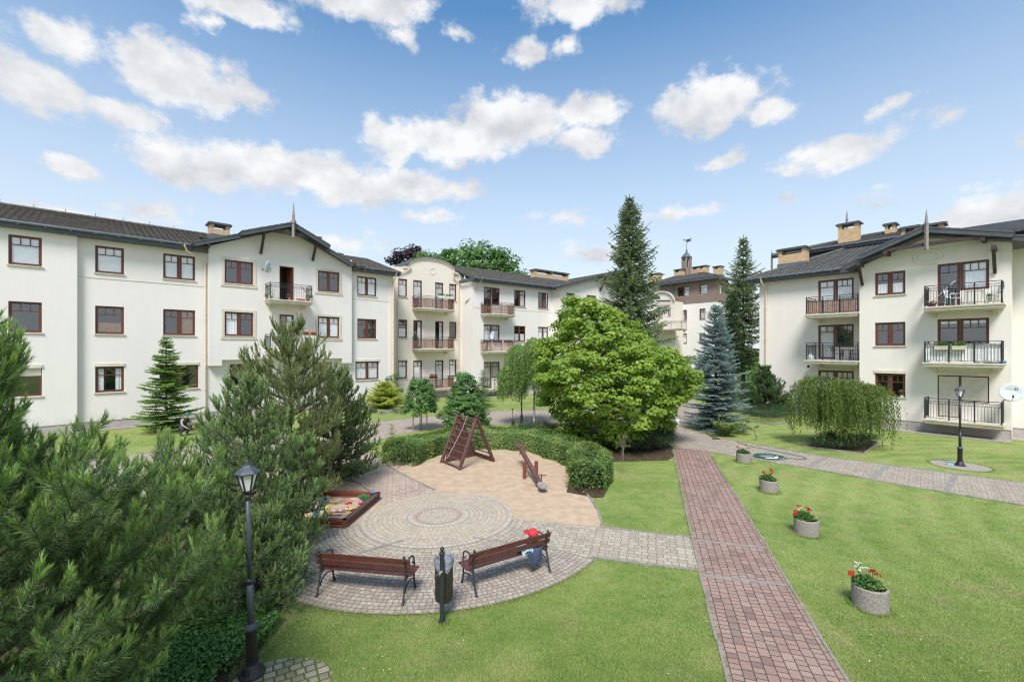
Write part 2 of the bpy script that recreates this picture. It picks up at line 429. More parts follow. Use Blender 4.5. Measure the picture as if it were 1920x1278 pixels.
M['juniper'] = leaf_mat('juniper_dark', [(0,(0.029,0.056,0.029)),(.7,(0.064,0.112,0.051)),(1,(0.112,0.168,0.072))], .15, .6)
M['yellowbush'] = leaf_mat('golden_juniper', [(0,(0.135,0.203,0.041)),(.5,(0.270,0.338,0.061)),(1,(0.486,0.499,0.108))], .25, .5)
M['flowerleaf'] = leaf_mat('flower_leaf', [(0,(0.042,0.112,0.021)),(.7,(0.098,0.210,0.042)),(1,(0.308,0.420,0.140))], .3, .5)
M['blade'] = leaf_mat('grass_blade', [(0,(.15,.235,.055)),(.5,(.25,.335,.09)),(.85,(.37,.42,.15)),(1,(.46,.40,.23))], .35, .6)
def flat(name, c, rough=.5, metal=0, spec=.5):
    m, nt, p = newmat(name)
    n = noise(nt, 12, 3, .6, geoco(nt))
    cc = mixc(nt, mathn(nt, 'MULTIPLY', n, .25), c, tuple(x*.6 for x in c))
    nt.links.new(cc, p.inputs['Base Color']); p.inputs['Roughness'].default_value = rough
    p.inputs['Metallic'].default_value = metal; p.inputs['Specular IOR Level'].default_value = spec
    return m
M['redfl'] = flat('red_petal', (.62,.022,.02), .6)
M['whitefl'] = flat('white_petal', (.8,.8,.78), .6)
M['pinkfl'] = flat('pink_petal', (.70,.22,.20), .6)

# ---------------------------------------------------------------- camera, sky, sun
cam = bpy.data.cameras.new('camera'); cam.lens = 36*FPX/1920; cam.sensor_width = 36
cam.shift_y = (HZ-639)/1920; cam.clip_end = 2000; cam.clip_start = .05
co_ = bpy.data.objects.new('camera', cam); COL.objects.link(co_)
co_.location = (0, 0, CAMZ); co_.rotation_euler = (R_(90), 0, 0)
scene.camera = co_

SUN_AZ, SUN_EL = R_(188), R_(54)      # azimuth clockwise from +Y
def world():
    w = bpy.data.worlds.new('World'); scene.world = w; w.use_nodes = True
    nt = w.node_tree; nt.nodes.clear()
    out = nt.nodes.new('ShaderNodeOutputWorld'); bg = nt.nodes.new('ShaderNodeBackground')
    sky = nt.nodes.new('ShaderNodeTexSky'); sky.sky_type = 'NISHITA'; sky.sun_disc = False
    sky.sun_elevation = SUN_EL; sky.sun_rotation = SUN_AZ
    sky.air_density = 1.0; sky.dust_density = .6; sky.ozone_density = 1.6
    d = nt.nodes.new('ShaderNodeTexCoord').outputs['Generated']
    sep = nt.nodes.new('ShaderNodeSeparateXYZ'); nt.links.new(d, sep.inputs[0])
    az = mathn(nt, 'ARCTAN2', sep.outputs[0], sep.outputs[1]); el = mathn(nt, 'ARCSINE', sep.outputs[2])
    v = nt.nodes.new('ShaderNodeCombineXYZ'); nt.links.new(az, v.inputs[0]); nt.links.new(el, v.inputs[1])
    # wobble so that outlines are ragged
    nzc = N(nt, 'ShaderNodeTexNoise', Scale=7.0, Detail=8.0, Roughness=.62)
    mp = N(nt, 'ShaderNodeMapping'); mp.inputs['Scale'].default_value = (1, 1.35, 1); nt.links.new(v.outputs[0], mp.inputs[0])
    nt.links.new(mp.outputs[0], nzc.inputs['Vector'])
    wob = nt.nodes.new('ShaderNodeVectorMath'); wob.operation = 'MULTIPLY_ADD'
    sb = nt.nodes.new('ShaderNodeVectorMath'); sb.operation = 'SUBTRACT'; sb.inputs[1].default_value = (.5,.5,.5)
    nt.links.new(nzc.outputs['Color'], sb.inputs[0]); nt.links.new(sb.outputs[0], wob.inputs[0])
    wob.inputs[1].default_value = (.13,.075,0); nt.links.new(v.outputs[0], wob.inputs[2])
    clouds = [(60,150,110,62,1),(125,70,75,45,.8),(330,140,165,62,1),(220,200,120,30,.7),(430,165,70,30,.8),
      (440,8,150,42,1),(680,5,170,45,1),(390,50,45,22,.6),(745,62,42,26,.55),(850,60,34,18,.5),
      (1080,15,105,45,.9),(990,102,60,26,.7),(1073,100,38,22,.6),(1335,190,118,58,1.1),(1450,208,50,32,.9),
      (1575,288,112,36,1.05),(1355,298,52,18,.7),(1105,205,80,36,1),(965,225,125,55,1.1),(860,262,150,48,1.1),(740,262,60,55,.9),
      (1090,262,75,34,1),(560,325,300,48,1.15),(370,320,105,40,1),(760,345,160,30,1),(130,310,58,26,.8),(270,388,110,26,.6),
      (1670,207,48,20,.5),(1745,222,60,22,.55),(1850,392,110,48,.9),(1050,405,70,22,.45),(1260,405,90,16,.5),(1908,262,36,18,.6),
      (100,392,110,16,.5),(640,450,100,26,.5),(1460,376,36,14,.5),(810,402,55,16,.5),(1120,470,90,24,.4),(1640,378,60,16,.4)]
    acc = None
    for (u, vv, hw, hh, k) in clouds:
        t = (u-960)/FPX; a0 = math.atan(t); ca = math.cos(a0)
        e0 = math.atan((HZ-vv)/FPX*ca)
        wa = hw/FPX*ca*ca; we = hh/FPX*ca*math.cos(e0)**2
        s1 = nt.nodes.new('ShaderNodeVectorMath'); s1.operation = 'SUBTRACT'
        nt.links.new(wob.outputs[0], s1.inputs[0]); s1.inputs[1].default_value = (a0, e0, 0)
        s2 = nt.nodes.new('ShaderNodeVectorMath'); s2.operation = 'MULTIPLY'
        nt.links.new(s1.outputs[0], s2.inputs[0]); s2.inputs[1].default_value = (1/(wa*1.12), 1/(we*1.12), 0)
        s3 = nt.nodes.new('ShaderNodeVectorMath'); s3.operation = 'LENGTH'; nt.links.new(s2.outputs[0], s3.inputs[0])
        b = mathn(nt, 'MULTIPLY', mathn(nt, 'SUBTRACT', 1.0, s3.outputs['Value']), k)
        acc = b if acc is None else mathn(nt, 'SMOOTH_MAX', acc, b, .25)
    # the rest of the sky (overhead and behind the court) is broken cloud too
    gen = N(nt, 'ShaderNodeTexNoise', Scale=2.6, Detail=7.0, Roughness=.6); nt.links.new(d, gen.inputs['Vector'])
    back = mathn(nt, 'SUBTRACT', mathn(nt, 'MULTIPLY', gen.outputs['Fac'], 2.6), 1.15)
    bm = mathn(nt, 'MULTIPLY', mathn(nt, 'SUBTRACT', .35, sep.outputs[1]), 3.0, clamp=True)
    up_ = mathn(nt, 'MULTIPLY', mathn(nt, 'SUBTRACT', sep.outputs[2], .66), 6.0, clamp=True)
    bm = mathn(nt, 'MAXIMUM', bm, up_)
    back = mathn(nt, 'ADD', mathn(nt, 'MULTIPLY', back, bm), mathn(nt, 'MULTIPLY', mathn(nt, 'SUBTRACT', bm, 1.0), 1.0))
    acc = mathn(nt, 'MAXIMUM', acc, back)
    fine = N(nt, 'ShaderNodeTexNoise', Scale=17.0, Detail=7.0, Roughness=.62); nt.links.new(mp.outputs[0], fine.inputs['Vector'])
    dens = mathn(nt, 'ADD', acc, mathn(nt, 'MULTIPLY', mathn(nt, 'SUBTRACT', fine.outputs['Fac'], .5), 1.5))
    sm = nt.nodes.new('ShaderNodeMapRange'); sm.interpolation_type = 'SMOOTHSTEP'
    nt.links.new(dens, sm.inputs['Value']); sm.inputs['From Min'].default_value = .0; sm.inputs['From Max'].default_value = .50
    fac = mathn(nt, 'MULTIPLY', sm.outputs[0], .96)
    # billows: bright where dense and towards the top, soft grey towards the base
    mp2 = N(nt, 'ShaderNodeMapping'); mp2.inputs['Location'].default_value = (0.0,.055,0); mp2.inputs['Scale'].default_value = (1,1.35,1)
    nt.links.new(v.outputs[0], mp2.inputs[0])
    lowf = N(nt, 'ShaderNodeTexNoise', Scale=7.0, Detail=4.0, Roughness=.55); nt.links.new(mp.outputs[0], lowf.inputs['Vector'])
    lowg = N(nt, 'ShaderNodeTexNoise', Scale=7.0, Detail=4.0, Roughness=.55); nt.links.new(mp2.outputs[0], lowg.inputs['Vector'])
    sh = mathn(nt, 'SUBTRACT', lowf.outputs['Fac'], lowg.outputs['Fac'])
    sh = mathn(nt, 'MULTIPLY_ADD', sh, 3.4, .62, clamp=True)
    cc = mixc(nt, sh, (.66,.68,.72), (1.0,1.0,1.0))
    skm = mixc(nt, 1.0, sky.outputs[0], WORLD_TINT, 'MULTIPLY')
    # cloud light is given in the same units as the sky texture
    cl = mixc(nt, 1.0, cc, (CLOUD_L,)*3, 'MULTIPLY')
    # thin high veil near the horizon
    veil = mathn(nt, 'MULTIPLY', mathn(nt, 'SUBTRACT', .60, sep.outputs[2]), 1.95, clamp=True)
    veil = mathn(nt, 'MULTIPLY', veil, .90)
    skm = mixc(nt, veil, skm, tuple(CLOUD_L*x for x in (.86,.90,.93)))
    col = mixc(nt, fac, skm, cl)
    nt.links.new(col, bg.inputs['Color']); bg.inputs['Strength'].default_value = .15
    nt.links.new(bg.outputs[0], out.inputs[0])
WORLD_TINT = (.39, .59, .65)
CLOUD_L = 2.95
world()
sl = bpy.data.lights.new('sun', 'SUN'); sl.energy = 2.1; sl.angle = R_(18); sl.color = (1, .955, .92)
so = bpy.data.objects.new('sun', sl); COL.objects.link(so)
sd = Vector((math.sin(SUN_AZ)*math.cos(SUN_EL), math.cos(SUN_AZ)*math.cos(SUN_EL), math.sin(SUN_EL)))
so.rotation_euler = sd.to_track_quat('Z', 'Y').to_euler(); so.location = sd*60
scene.view_settings.view_transform = 'Standard'; scene.view_settings.look = 'None'
scene.view_settings.exposure = 1.16
scene.cycles.max_bounces = 8; scene.cycles.transparent_max_bounces = 12
# ---------------------------------------------------------------- building kit
def wall_grid(mb, F, s0, s1, z0, z1, holes=(), o=0.0, rev=.14):
    hs = [h for h in holes if h[0] < s1 and h[1] > s0]
    xs = sorted({s0, s1, *[min(max(h[k], s0), s1) for h in hs for k in (0, 1)]})
    zs = sorted({z0, z1, *[min(max(h[k], z0), z1) for h in hs for k in (2, 3)]})
    for i in range(len(xs)-1):
        for j in range(len(zs)-1):
            cx, cz = (xs[i]+xs[i+1])/2, (zs[j]+zs[j+1])/2
            if xs[i+1]-xs[i] < 1e-5 or zs[j+1]-zs[j] < 1e-5: continue
            if any(h[0] < cx < h[1] and h[2] < cz < h[3] for h in hs): continue
            mb.quad(F.P(xs[i],zs[j],o), F.P(xs[i+1],zs[j],o), F.P(xs[i+1],zs[j+1],o), F.P(xs[i],zs[j+1],o))
    for (a, b, c, d) in hs:
        mb.quad(F.P(a,c,o), F.P(a,d,o), F.P(a,d,o-rev), F.P(a,c,o-rev))
        mb.quad(F.P(b,c,o), F.P(b,c,o-rev), F.P(b,d,o-rev), F.P(b,d,o))
        mb.quad(F.P(a,d,o), F.P(b,d,o), F.P(b,d,o-rev), F.P(a,d,o-rev))
        mb.quad(F.P(a,c,o), F.P(a,c,o-rev), F.P(b,c,o-rev), F.P(b,c,o))

def window(F, root, a, b, c, d, o=0.0, leaves=2, small=2, cur='none', sill=True, box=False, surround=False, door=None, muntin=True, tilt=False, closed=False, kind='window', deep=.12):
    """one window: frame, panes, curtain, sill.  door=(s split, z bottom): left leaf goes down to the floor"""
    o1 = o - deep + .05; o0 = o - deep
    fw = .075
    mb = MB()
    parts = []
    if door: split, zb = door; parts = [(a, split, zb, d, 2), (split, b, c, d, 3)]
    else:
        w = (b-a)/leaves
        parts = [(a+w*i, a+w*(i+1), c, d, small) for i in range(leaves)]
    panes = MB()
    for (x0, x1, y0, y1, k) in parts:
        mb.fbox(F, x0, x0+fw, y0, y1, o0, o1); mb.fbox(F, x1-fw, x1, y0, y1, o0, o1)
        mb.fbox(F, x0+fw, x1-fw, y0, y0+fw, o0, o1-.002); mb.fbox(F, x0+fw, x1-fw, y1-fw, y1, o0, o1-.002)
        # inner sash
        sw = .04
        mb.fbox(F, x0+fw, x0+fw+sw, y0+fw, y1-fw, o0+.01, o1-.018); mb.fbox(F, x1-fw-sw, x1-fw, y0+fw, y1-fw, o0+.01, o1-.018)
        mb.fbox(F, x0+fw+sw, x1-fw-sw, y0+fw, y0+fw+sw, o0+.01, o1-.02); mb.fbox(F, x0+fw+sw, x1-fw-sw, y1-fw-sw, y1-fw, o0+.01, o1-.02)
        if muntin:
            ym = y1 - fw - .40
            mb.fbox(F, x0+fw+sw, x1-fw-sw, ym-.022, ym+.022, o0+.012, o1-.016)
            for i in range(1, k):
                xm = x0 + fw + (x1-x0-2*fw)*i/k
                mb.fbox(F, xm-.02, xm+.02, ym+.022, y1-fw-sw, o0+.014, o1-.015)
        panes.quad(F.P(x0+fw,y0+fw,o0+.02), F.P(x1-fw,y0+fw,o0+.02), F.P(x1-fw,y1-fw,o0+.02), F.P(x0+fw,y1-fw,o0+.02))
    w_ = mb.build(kind, M['frame'], root, rel=True)
    panes.build('pane', M['glass'], w_, rel=True)
    zb_ = door[1] if door else c
    if cur != 'none':
        cb = MB()
        mats = M['curtain']
        def drape(x0, x1, y0, y1, amp=.015, oo=-.025):
            n = max(6, int((x1-x0)/.045)); pr = None
            ph = random.random()*6
            for i in range(n+1):
                x = x0+(x1-x0)*i/n; q = amp*math.sin(i*1.9+ph)
                cu = (cb.vert(F.P(x, y0, o0+oo+q)), cb.vert(F.P(x, y1, o0+oo+q*.6)))
                if pr: cb.face([pr[0], cu[0], cu[1], pr[1]])
                pr = cu
        W = b-a
        if cur == 'full': drape(a+.02, b-.02, zb_+.03, d-.05)
        elif cur == 'half': drape(a+.02, b-.02, zb_+.03, zb_+(d-zb_)*.5)
        elif cur == 'lace': drape(a+.02, b-.02, zb_+.03, zb_+(d-zb_)*.42); drape(a+.02, b-.02, d-.25, d-.05, .02)
        elif cur == 'left': drape(a+.02, a+W*.48, zb_+.03, d-.05)
        elif cur == 'right': drape(a+W*.55, b-.02, zb_+.03, d-.05)
        elif cur == 'sides': drape(a+.02, a+W*.3, zb_+.03, d-.05); drape(b-W*.3, b-.02, zb_+.03, d-.05)
        elif cur in ('blind', 'brown', 'brownhalf', 'white'):
            mats = {'blind': M['blind'], 'white': M['curtain']}.get(cur, M['brownblind'])
            z0_ = zb_+.03 if cur != 'brownhalf' else zb_+.03; z1_ = d-.05 if cur != 'brownhalf' else zb_+(d-zb_)*.42
            if cur == 'brown': a_ = a+W*.52
            else: a_ = a+.02
            n = int((z1_-z0_)/.05)
            for i in range(n):
                cb.quad(F.P(a_,z0_+i*.05,o0-.03), F.P(b-.02,z0_+i*.05,o0-.03), F.P(b-.02,z0_+i*.05+.048,o0-.02), F.P(a_,z0_+i*.05+.048,o0-.02))
        cb.build('curtain', mats, w_, rel=True)
    if sill:
        sb = MB(); sb.fbox(F, a-.06, b+.06, c-.05, c-.003, o-.03, o+.07); sb.build('sill', M['trim'], w_, rel=True)
    if box:
        sb = MB(); sb.fbox(F, a-.03, b+.03, d+.003, d+.17, o+.0015, o+.055); sb.build('shutter_box', M['trim'], w_, rel=True)
    if closed:
        sb = MB()
        for (x0, x1, y0, y1, k) in parts:
            n = int((y1-y0-.1)/.05)
            for i in range(n):
                sb.quad(F.P(x0+.05,y0+.05+i*.05,o-.055), F.P(x1-.05,y0+.05+i*.05,o-.055), F.P(x1-.05,y0+.097+i*.05,o-.045), F.P(x0+.05,y0+.097+i*.05,o-.045))
        sb.build('roller_shutter', M['blind'], w_, rel=True)
    if surround:
        sb = MB(); t = .16
        for (x0, x1, y0, y1) in ((a-t, a-.0, c-.05, d+t), (b, b+t, c-.05, d+t), (a, b, d, d+t)):
            sb.fbox(F, x0, x1, y0, y1, o+.0015, o+.03)
        sb.fbox(F, a-t-.05, b+t+.05, c-.05-t, c-.05, o+.0015, o+.045)
        sb.build('surround', M['trim'], w_, rel=True)
    return w_

def railing_mesh(mb, P, a, b, z, oi, of, posts=3, sides=(True, True), step=.115):
    """P(s,z,o); front at of between a and b, side runs back to oi"""
    H = 1.08
    runs = [((a, of), (b, of))]
    if sides[0]: runs.append(((a, oi), (a, of)))
    if sides[1]: runs.append(((b, of), (b, oi)))
    for ri, (p, q) in enumerate(runs):
        L = math.hypot(q[0]-p[0], q[1]-p[1])
        pt = lambda t, zz: P(p[0]+(q[0]-p[0])*t, zz, p[1]+(q[1]-p[1])*t)
        mb.bar(pt(0, z+H), pt(1, z+H), .05, .03)
        for zz in (H-.12, H-.26, .10):
            mb.bar(pt(0, z+zz), pt(1, z+zz), .018, .018)
        n = max(2, round(L/step))
        for i in range(1, n):
            mb.bar(pt(i/n, z+.10), pt(i/n, z+H-.26), .012, .012)
        m_ = max(2, round(L/.14))
        for i in range(m_):
            t = (i+.5)/m_; pr = None; ring = []
            for k in range(9):
                an = 2*math.pi*k/8
                ring.append(pt(t+math.cos(an)*.05/L, z+H-.19+math.sin(an)*.055))
            for k in range(8): mb.bar(ring[k], ring[k+1], .012, .012)
        np_ = posts if ri == 0 else 0
        for i in range(np_+1 if np_ else 0):
            mb.bar(pt(i/np_, z), pt(i/np_, z+H), .042, .042)
        if ri > 0 and oi is not None:
            mb.bar(pt(0 if ri == 1 else 1, z), pt(0 if ri == 1 else 1, z+H), .03, .03)

M['reed'] = wood_mat('reed_mat', (.13,.05,.03), (.32,.17,.11), .8)
M['reedgrey'] = wood_mat('reed_mat_pale', (.30,.18,.14), (.55,.40,.33), .8)
M['reedpink'] = wood_mat('reed_mat_pink', (.40,.24,.18), (.60,.42,.33), .8)
M['sheet'] = mvar('white_sheet', (.66,.66,.64), (.82,.82,.80), 3, .85, .4, 5)
def balcony(F, root, a, b, z, depth, o=0.0, screen=None, posts=3, sides=(True, True), rail=None, corb=True):
    mb = MB(); of = o+depth
    mb.fbox(F, a, b, z-.07, z, o, of)                       # top plate
    mb.fbox(F, a+.06, b-.06, z-.20, z-.07, o, of-.06)
    mb.fbox(F, a+.10, b-.10, z-.26, z-.20, o, of-.12)
    if corb:
        for s_ in (a+.25, b-.45):
            mb.fbox(F, s_, s_+.2, z-.42, z-.26, o, o+.34); mb.fbox(F, s_, s_+.2, z-.50, z-.42, o, o+.2)
    s = mb.build('balcony', M['trim'], root, rel=True)
    r = MB(); ra, rb = rail or (a+.10, b-.10)
    railing_mesh(r, F.P, ra, rb, z, o, of-.10, posts, sides)
    r.build('railing', M['iron'], s, rel=True)
    if screen:
        sc = MB()
        runs = [((ra+.02, of-.14), (rb-.02, of-.14))]
        if sides[0]: runs.append(((ra+.04, o+.02), (ra+.04, of-.14)))
        if sides[1]: runs.append(((rb-.04, of-.14), (rb-.04, o+.02)))
        hgt = .84 if screen != 'sheet' else .93
        for (p, q) in runs:
            L = math.hypot(q[0]-p[0], q[1]-p[1])
            if screen == 'sheet':
                n = 30; pr = None
                for i in range(n+1):
                    t = i/n; w = .02*math.sin(i*1.3)+.02*math.sin(i*.5)
                    c_ = (sc.vert(F.P(p[0]+(q[0]-p[0])*t, z+.06, p[1]+(q[1]-p[1])*t+w)), sc.vert(F.P(p[0]+(q[0]-p[0])*t, z+hgt+.02*math.sin(i*.8), p[1]+(q[1]-p[1])*t)))
                    if pr: sc.face([pr[0], c_[0], c_[1], pr[1]])
                    pr = c_
            else:
                n = int(L/.045)
                for i in range(n):
                    t = (i+.5)/n; h2 = hgt + random.uniform(-.03, .02)
                    x, y = p[0]+(q[0]-p[0])*t, p[1]+(q[1]-p[1])*t
                    sc.bar(F.P(x, z+.05, y), F.P(x+random.uniform(-.006,.006), z+h2, y), .04, .02)
        sc.build('privacy_screen', M['sheet'] if screen == 'sheet' else M[screen], s, rel=True)
    return s

def tiled(mb, P0, U, V, inside=None, tw=.30, th=.34):
    """corrugated tiles on the rectangle P0 + U*x + V*y (x,y in metres along the vectors)"""
    P0 = Vector(P0); U = Vector(U); V = Vector(V)
    Lu, Lv = U.length, V.length; u = U/Lu; v = V/Lv; n = u.cross(v).normalized()
    if n.z < 0: n = -n
    nx = max(1, round(Lu/tw)); ny = max(1, round(Lv/th)); k = 4
    for j in range(ny):
        y0, y1 = Lv*j/ny, Lv*(j+1)/ny
        for i in range(nx):
            if inside and not inside((i+.5)/nx*Lu, (y0+y1)/2): continue
            pr = None
            jit = random.uniform(-.006, .006)
            for q in range(k+1):
                x = (i+q/k)*Lu/nx
                w = .028*(1-math.cos(2*math.pi*q/k))*.5 + jit
                a = P0+u*x+v*(y0-.03)+n*(w+.045); b = P0+u*x+v*y1+n*(w+.008)
                a0 = P0+u*x+v*(y0-.03)+n*(w+.008)
                cu = (mb.vert(a), mb.vert(b), mb.vert(a0))
                if pr:
                    mb.face([pr[0], cu[0], cu[1], pr[1]]); mb.face([pr[2], cu[2], cu[0], pr[0]])
                pr = cu
def deck(mb, pts, t=.10):
    """solid roof board under the tiles: polygon extruded downwards"""
    top = [mb.vert(p) for p in pts]; bot = [mb.vert((p[0], p[1], p[2]-t)) for p in pts]
    mb.face(top); mb.face(bot[::-1]); n = len(pts)
    for i in range(n): mb.face([top[i], bot[i], bot[(i+1)%n], top[(i+1)%n]])
def ridge_caps(mb, a, b, r=.11):
    a = Vector(a); b = Vector(b); L = (b-a).length; n = max(1, int(L/.4))
    for i in range(n):
        p = a+(b-a)*(i/n); q = a+(b-a)*((i+1)/n+.02/L)
        mb.tube([p, q], [r, r*.86], 8)

def gutter_part(root, a, b, r=.075, fas=.24, F=None, out=0):
    mb = MB(); a = Vector(a); b = Vector(b)
    mb.tube([a, b], r, 8)
    n = int((b-a).length/.9)
    for i in range(n):
        p = a+(b-a)*((i+.5)/n); mb.bar(p+Vector((0,0,.03)), p-Vector((0,0,.12)), .03, r*2.2)
    mb.build('gutter', M['gutter'], root, rel=True)
def pipe_part(root, pts, r=.055, m='pipe'):
    mb = MB(); mb.tube(pts, r, 8)
    pts = [Vector(p) for p in pts]
    a, b = pts[-2], pts[-1]; L = (b-a).length
    for i in range(int(L/2.2)):
        p = a+(b-a)*((i+.6)*2.2/L); d = (b-a).normalized()
        mb.tube([p-d*.04, p+d*.04], r*1.35, 8)
    # hopper
    p = pts[0]; mb.tube([p+Vector((0,0,.12)), p-Vector((0,0,.05))], [r*1.9, r*1.2], 8)
    return mb.build('downpipe', M[m], root, rel=True)
def chimney(root, F, a, b, z0, z1, o, w=.7, slots=1):
    """brick stack with vent openings under a concrete cap; in facade coordinates, o = front face"""
    mb = MB()
    def uvbox(s0, s1, za, zb, oa, ob):
        P = F.P
        for (p, q) in (((s0, ob), (s1, ob)), ((s1, ob), (s1, oa)), ((s1, oa), (s0, oa)), ((s0, oa), (s0, ob))):
            L = math.hypot(q[0]-p[0], q[1]-p[1]); off = p[0]+p[1]
            mb.quad(P(p[0],za,p[1]), P(q[0],za,q[1]), P(q[0],zb,q[1]), P(p[0],zb,p[1]), [(off,za),(off+L,za),(off+L,zb),(off,zb)])
        mb.quad(P(s0,zb,ob), P(s1,zb,ob), P(s1,zb,oa), P(s0,zb,oa), [(0,0),(1,0),(1,1),(0,1)])
    vz = z1-.42
    uvbox(a, b, z0, vz, o-w, o)
    n = slots; pw = .24 if (b-a) > .8 else .18
    cols = [a + (b-a-pw)*i/n for i in range(n+1)]
    for c_ in cols:
        uvbox(c_, c_+pw, vz, z1-.10, o-w, o)
    c = mb.build('chimney', M['chimney'], root, rel=True)
    k = MB(); k.fbox(F, a-.13, b+.13, z1-.10, z1, o-w-.13, o+.13); k.fbox(F, a-.06, b+.06, z1, z1+.05, o-w-.06, o+.06)
    k.build('cap', M['soffit'], c, rel=True)
    k = MB(); k.fbox(F, a-.05, b+.05, z0-.3, z0+.28, o-w-.05, o+.05); k.build('flashing', M['gutter'], c, rel=True)
    return c

class Truss:
    def __init__(s, root): s.r = root
    def bar(s, a, b, w, h=None):
        m = MB(); m.bar(a, b, w, h); m.build('gable_beam' if abs(Vector(a).z-Vector(b).z) < .3 else 'gable_brace', M['beam'], s.r, rel=True)
def gable_roof(root, F, sl, sa, sr, zl, za, zr, of, ob, mat='tile', th=.34):
    """two slopes whose ridge runs back from the facade: eave sl/zl, apex sa/za, eave sr/zr, front of, back ob"""
    mb = MB()
    for (s0, z0) in ((sl, zl), (sr, zr)):
        e0 = Vector(F.P(s0, z0, of)); e1 = Vector(F.P(s0, z0, ob)); t0 = Vector(F.P(sa, za, of))
        tiled(mb, e0, e1-e0, t0-e0)
    ridge_caps(mb, F.P(sa, za+.07, of), F.P(sa, za+.07, ob))
    # verge tiles: stepped
    for (s0, z0) in ((sl, zl), (sr, zr)):
        L = math.hypot(sa-s0, za-z0); n = int(L/.36)
        for i in range(n):
            t0, t1 = i/n, (i+1)/n
            p = F.P(s0+(sa-s0)*t0, z0+(za-z0)*t0+.055, of-.02); q = F.P(s0+(sa-s0)*t1, z0+(za-z0)*t1+.035, of-.02)
            mb.bar(p, q, .16, .10)
    r = mb.build('roof', M[mat], root, rel=True)
    mb = MB()
    for (s0, z0) in ((sl, zl), (sr, zr)):
        deck(mb, [F.P(s0, z0-.02, of), F.P(sa, za-.02, of), F.P(sa, za-.02, ob), F.P(s0, z0-.02, ob)], .12)
        # barge board
        mb.bar(F.P(s0, z0-.09, of+.025), F.P(sa, za-.09, of+.025), .045, .24)
        mb.bar(F.P(s0, z0+.035, of+.04), F.P(sa, za+.035, of+.04), .06, .05)
    mb.build('barge_board', M['soffit'], r, rel=True)
    return r

# ================================================================ LEFT BUILDING (plane A)
FA = Fr(-23.44, 24.16, 890/840, 1.0)
zr1t, zr1b = FA.z(205, 462.5), FA.z(205, 512.6)
zr2t, zr2b = FA.z(205, 574), FA.z(205, 626)
zr3t, zr3b = FA.z(205, 686.7), FA.z(205, 734.8)
EA = FA.z(205, 437) + .0
print('A rows', zr1t, zr1b, zr2t, zr2b, zr3t, zr3b, 'eave', EA)
rootA = empty('apartment_building', FA.P(8, 0, -5), 'long white apartment block on the left with one central gable and a wooden spike', 'building')
wA = MB()
sA0 = -7.0; sA1 = FA.su(145); sAe = FA.su(736)
oA0 = .28
holes = []
wins = []
def W(F, u0, u1, zt, zb, o=0.0, **k):
    wins.append((F, F.su(u0, o), F.su(u1, o), zb, zt, o, k))
# bay 0 (slightly proud)
for (zt, zb, k) in ((zr1t, zr1b, dict(cur='white')), (zr2t, zr2b, dict(cur='none')), (zr3t, zr3b, dict(cur='none', box=True, blindtop=1))):
    W(FA, 15.5, 78.5, zt, zb, oA0, leaves=1, small=3, **k)
W(FA, 178.5, 232.5, zr1t, zr1b, leaves=1, small=3, cur='white')
W(FA, 178.5, 232.5, zr2t, zr2b, leaves=1, small=3, cur='brownhalf')
W(FA, 178.5, 232.5, zr3t, zr3b, leaves=1, small=3, cur='sides', box=True)
W(FA, 306, 366, zr1t, zr1b, cur='white'); W(FA, 306, 366, zr2t, zr2b, cur='brown')
W(FA, 299, 372, zr3t, zr3b, cur='none', box=True)
oG = .4
W(FA, 421, 475, zr1t, zr1b, oG, surround=True, cur='none'); W(FA, 421, 475, zr2t, zr2b, oG, surround=True, cur='left')
W(FA, 596, 636.6, zr1t, zr1b, oG, surround=True, cur='none'); W(FA, 596, 636.6, zr2t, zr2b, oG, surround=True, cur='full')
W(FA, 431, 476, zr3t, zr3b, 0, cur='none'); W(FA, 586, 622.5, zr3t, zr3b, 0, cur='white')
W(FA, 670, 706, zr1t, zr1b, cur='full'); W(FA, 670, 706, zr2t, zr2b, cur='none')
W(FA, 666.5, 710.5, zr3t, zr3b, cur='full', box=True)
sD0, sD1 = FA.su(524, oG), FA.su(551, oG)
fl1 = zr1b - .92; fl2 = zr2b - .92; fl3 = zr3b - .92
doorsA = [(sD0, sD1, fl1+.03, zr1t, oG), (sD0, sD1, fl2+.03, zr2t, oG)]
sG0, sG1 = FA.su(391, oG), FA.su(659.5, oG)
zG0 = FA.z(600, 672, oG)              # underside of the bay
H0 = [(w[1], w[2], w[3], w[4]) for w in wins]
hA0 = [h for h, w in zip(H0, wins) if w[5] == oA0]
hA = [h for h, w in zip(H0, wins) if w[5] == 0]
hG = [h for h, w in zip(H0, wins) if w[5] == oG] + [(d[0], d[1], d[2], d[3]) for d in doorsA]
PL = .45
zrid = CAMZ + (HZ-384)/FPX*22.26*(33.66+5.6)/33.66; ze = FA.z(0, 411, .62); slA = (zrid-ze)/(5.6+.62)
wtop = lambda o: ze+(.62-o)*slA-.14
wA.mi = 0
wall_grid(wA, FA, sA0, sA1, PL, wtop(oA0), hA0, oA0)
wall_grid(wA, FA, sA1, sG0, PL, wtop(0), hA, 0)
wall_grid(wA, FA, sG0, sG1, PL, zG0, hA, 0)
wall_grid(wA, FA, sG1, sAe, PL, wtop(0), hA, 0)
wA.quad(FA.P(sA1,PL,0), FA.P(sA1,EA,0), FA.P(sA1,EA,oA0), FA.P(sA1,PL,oA0))
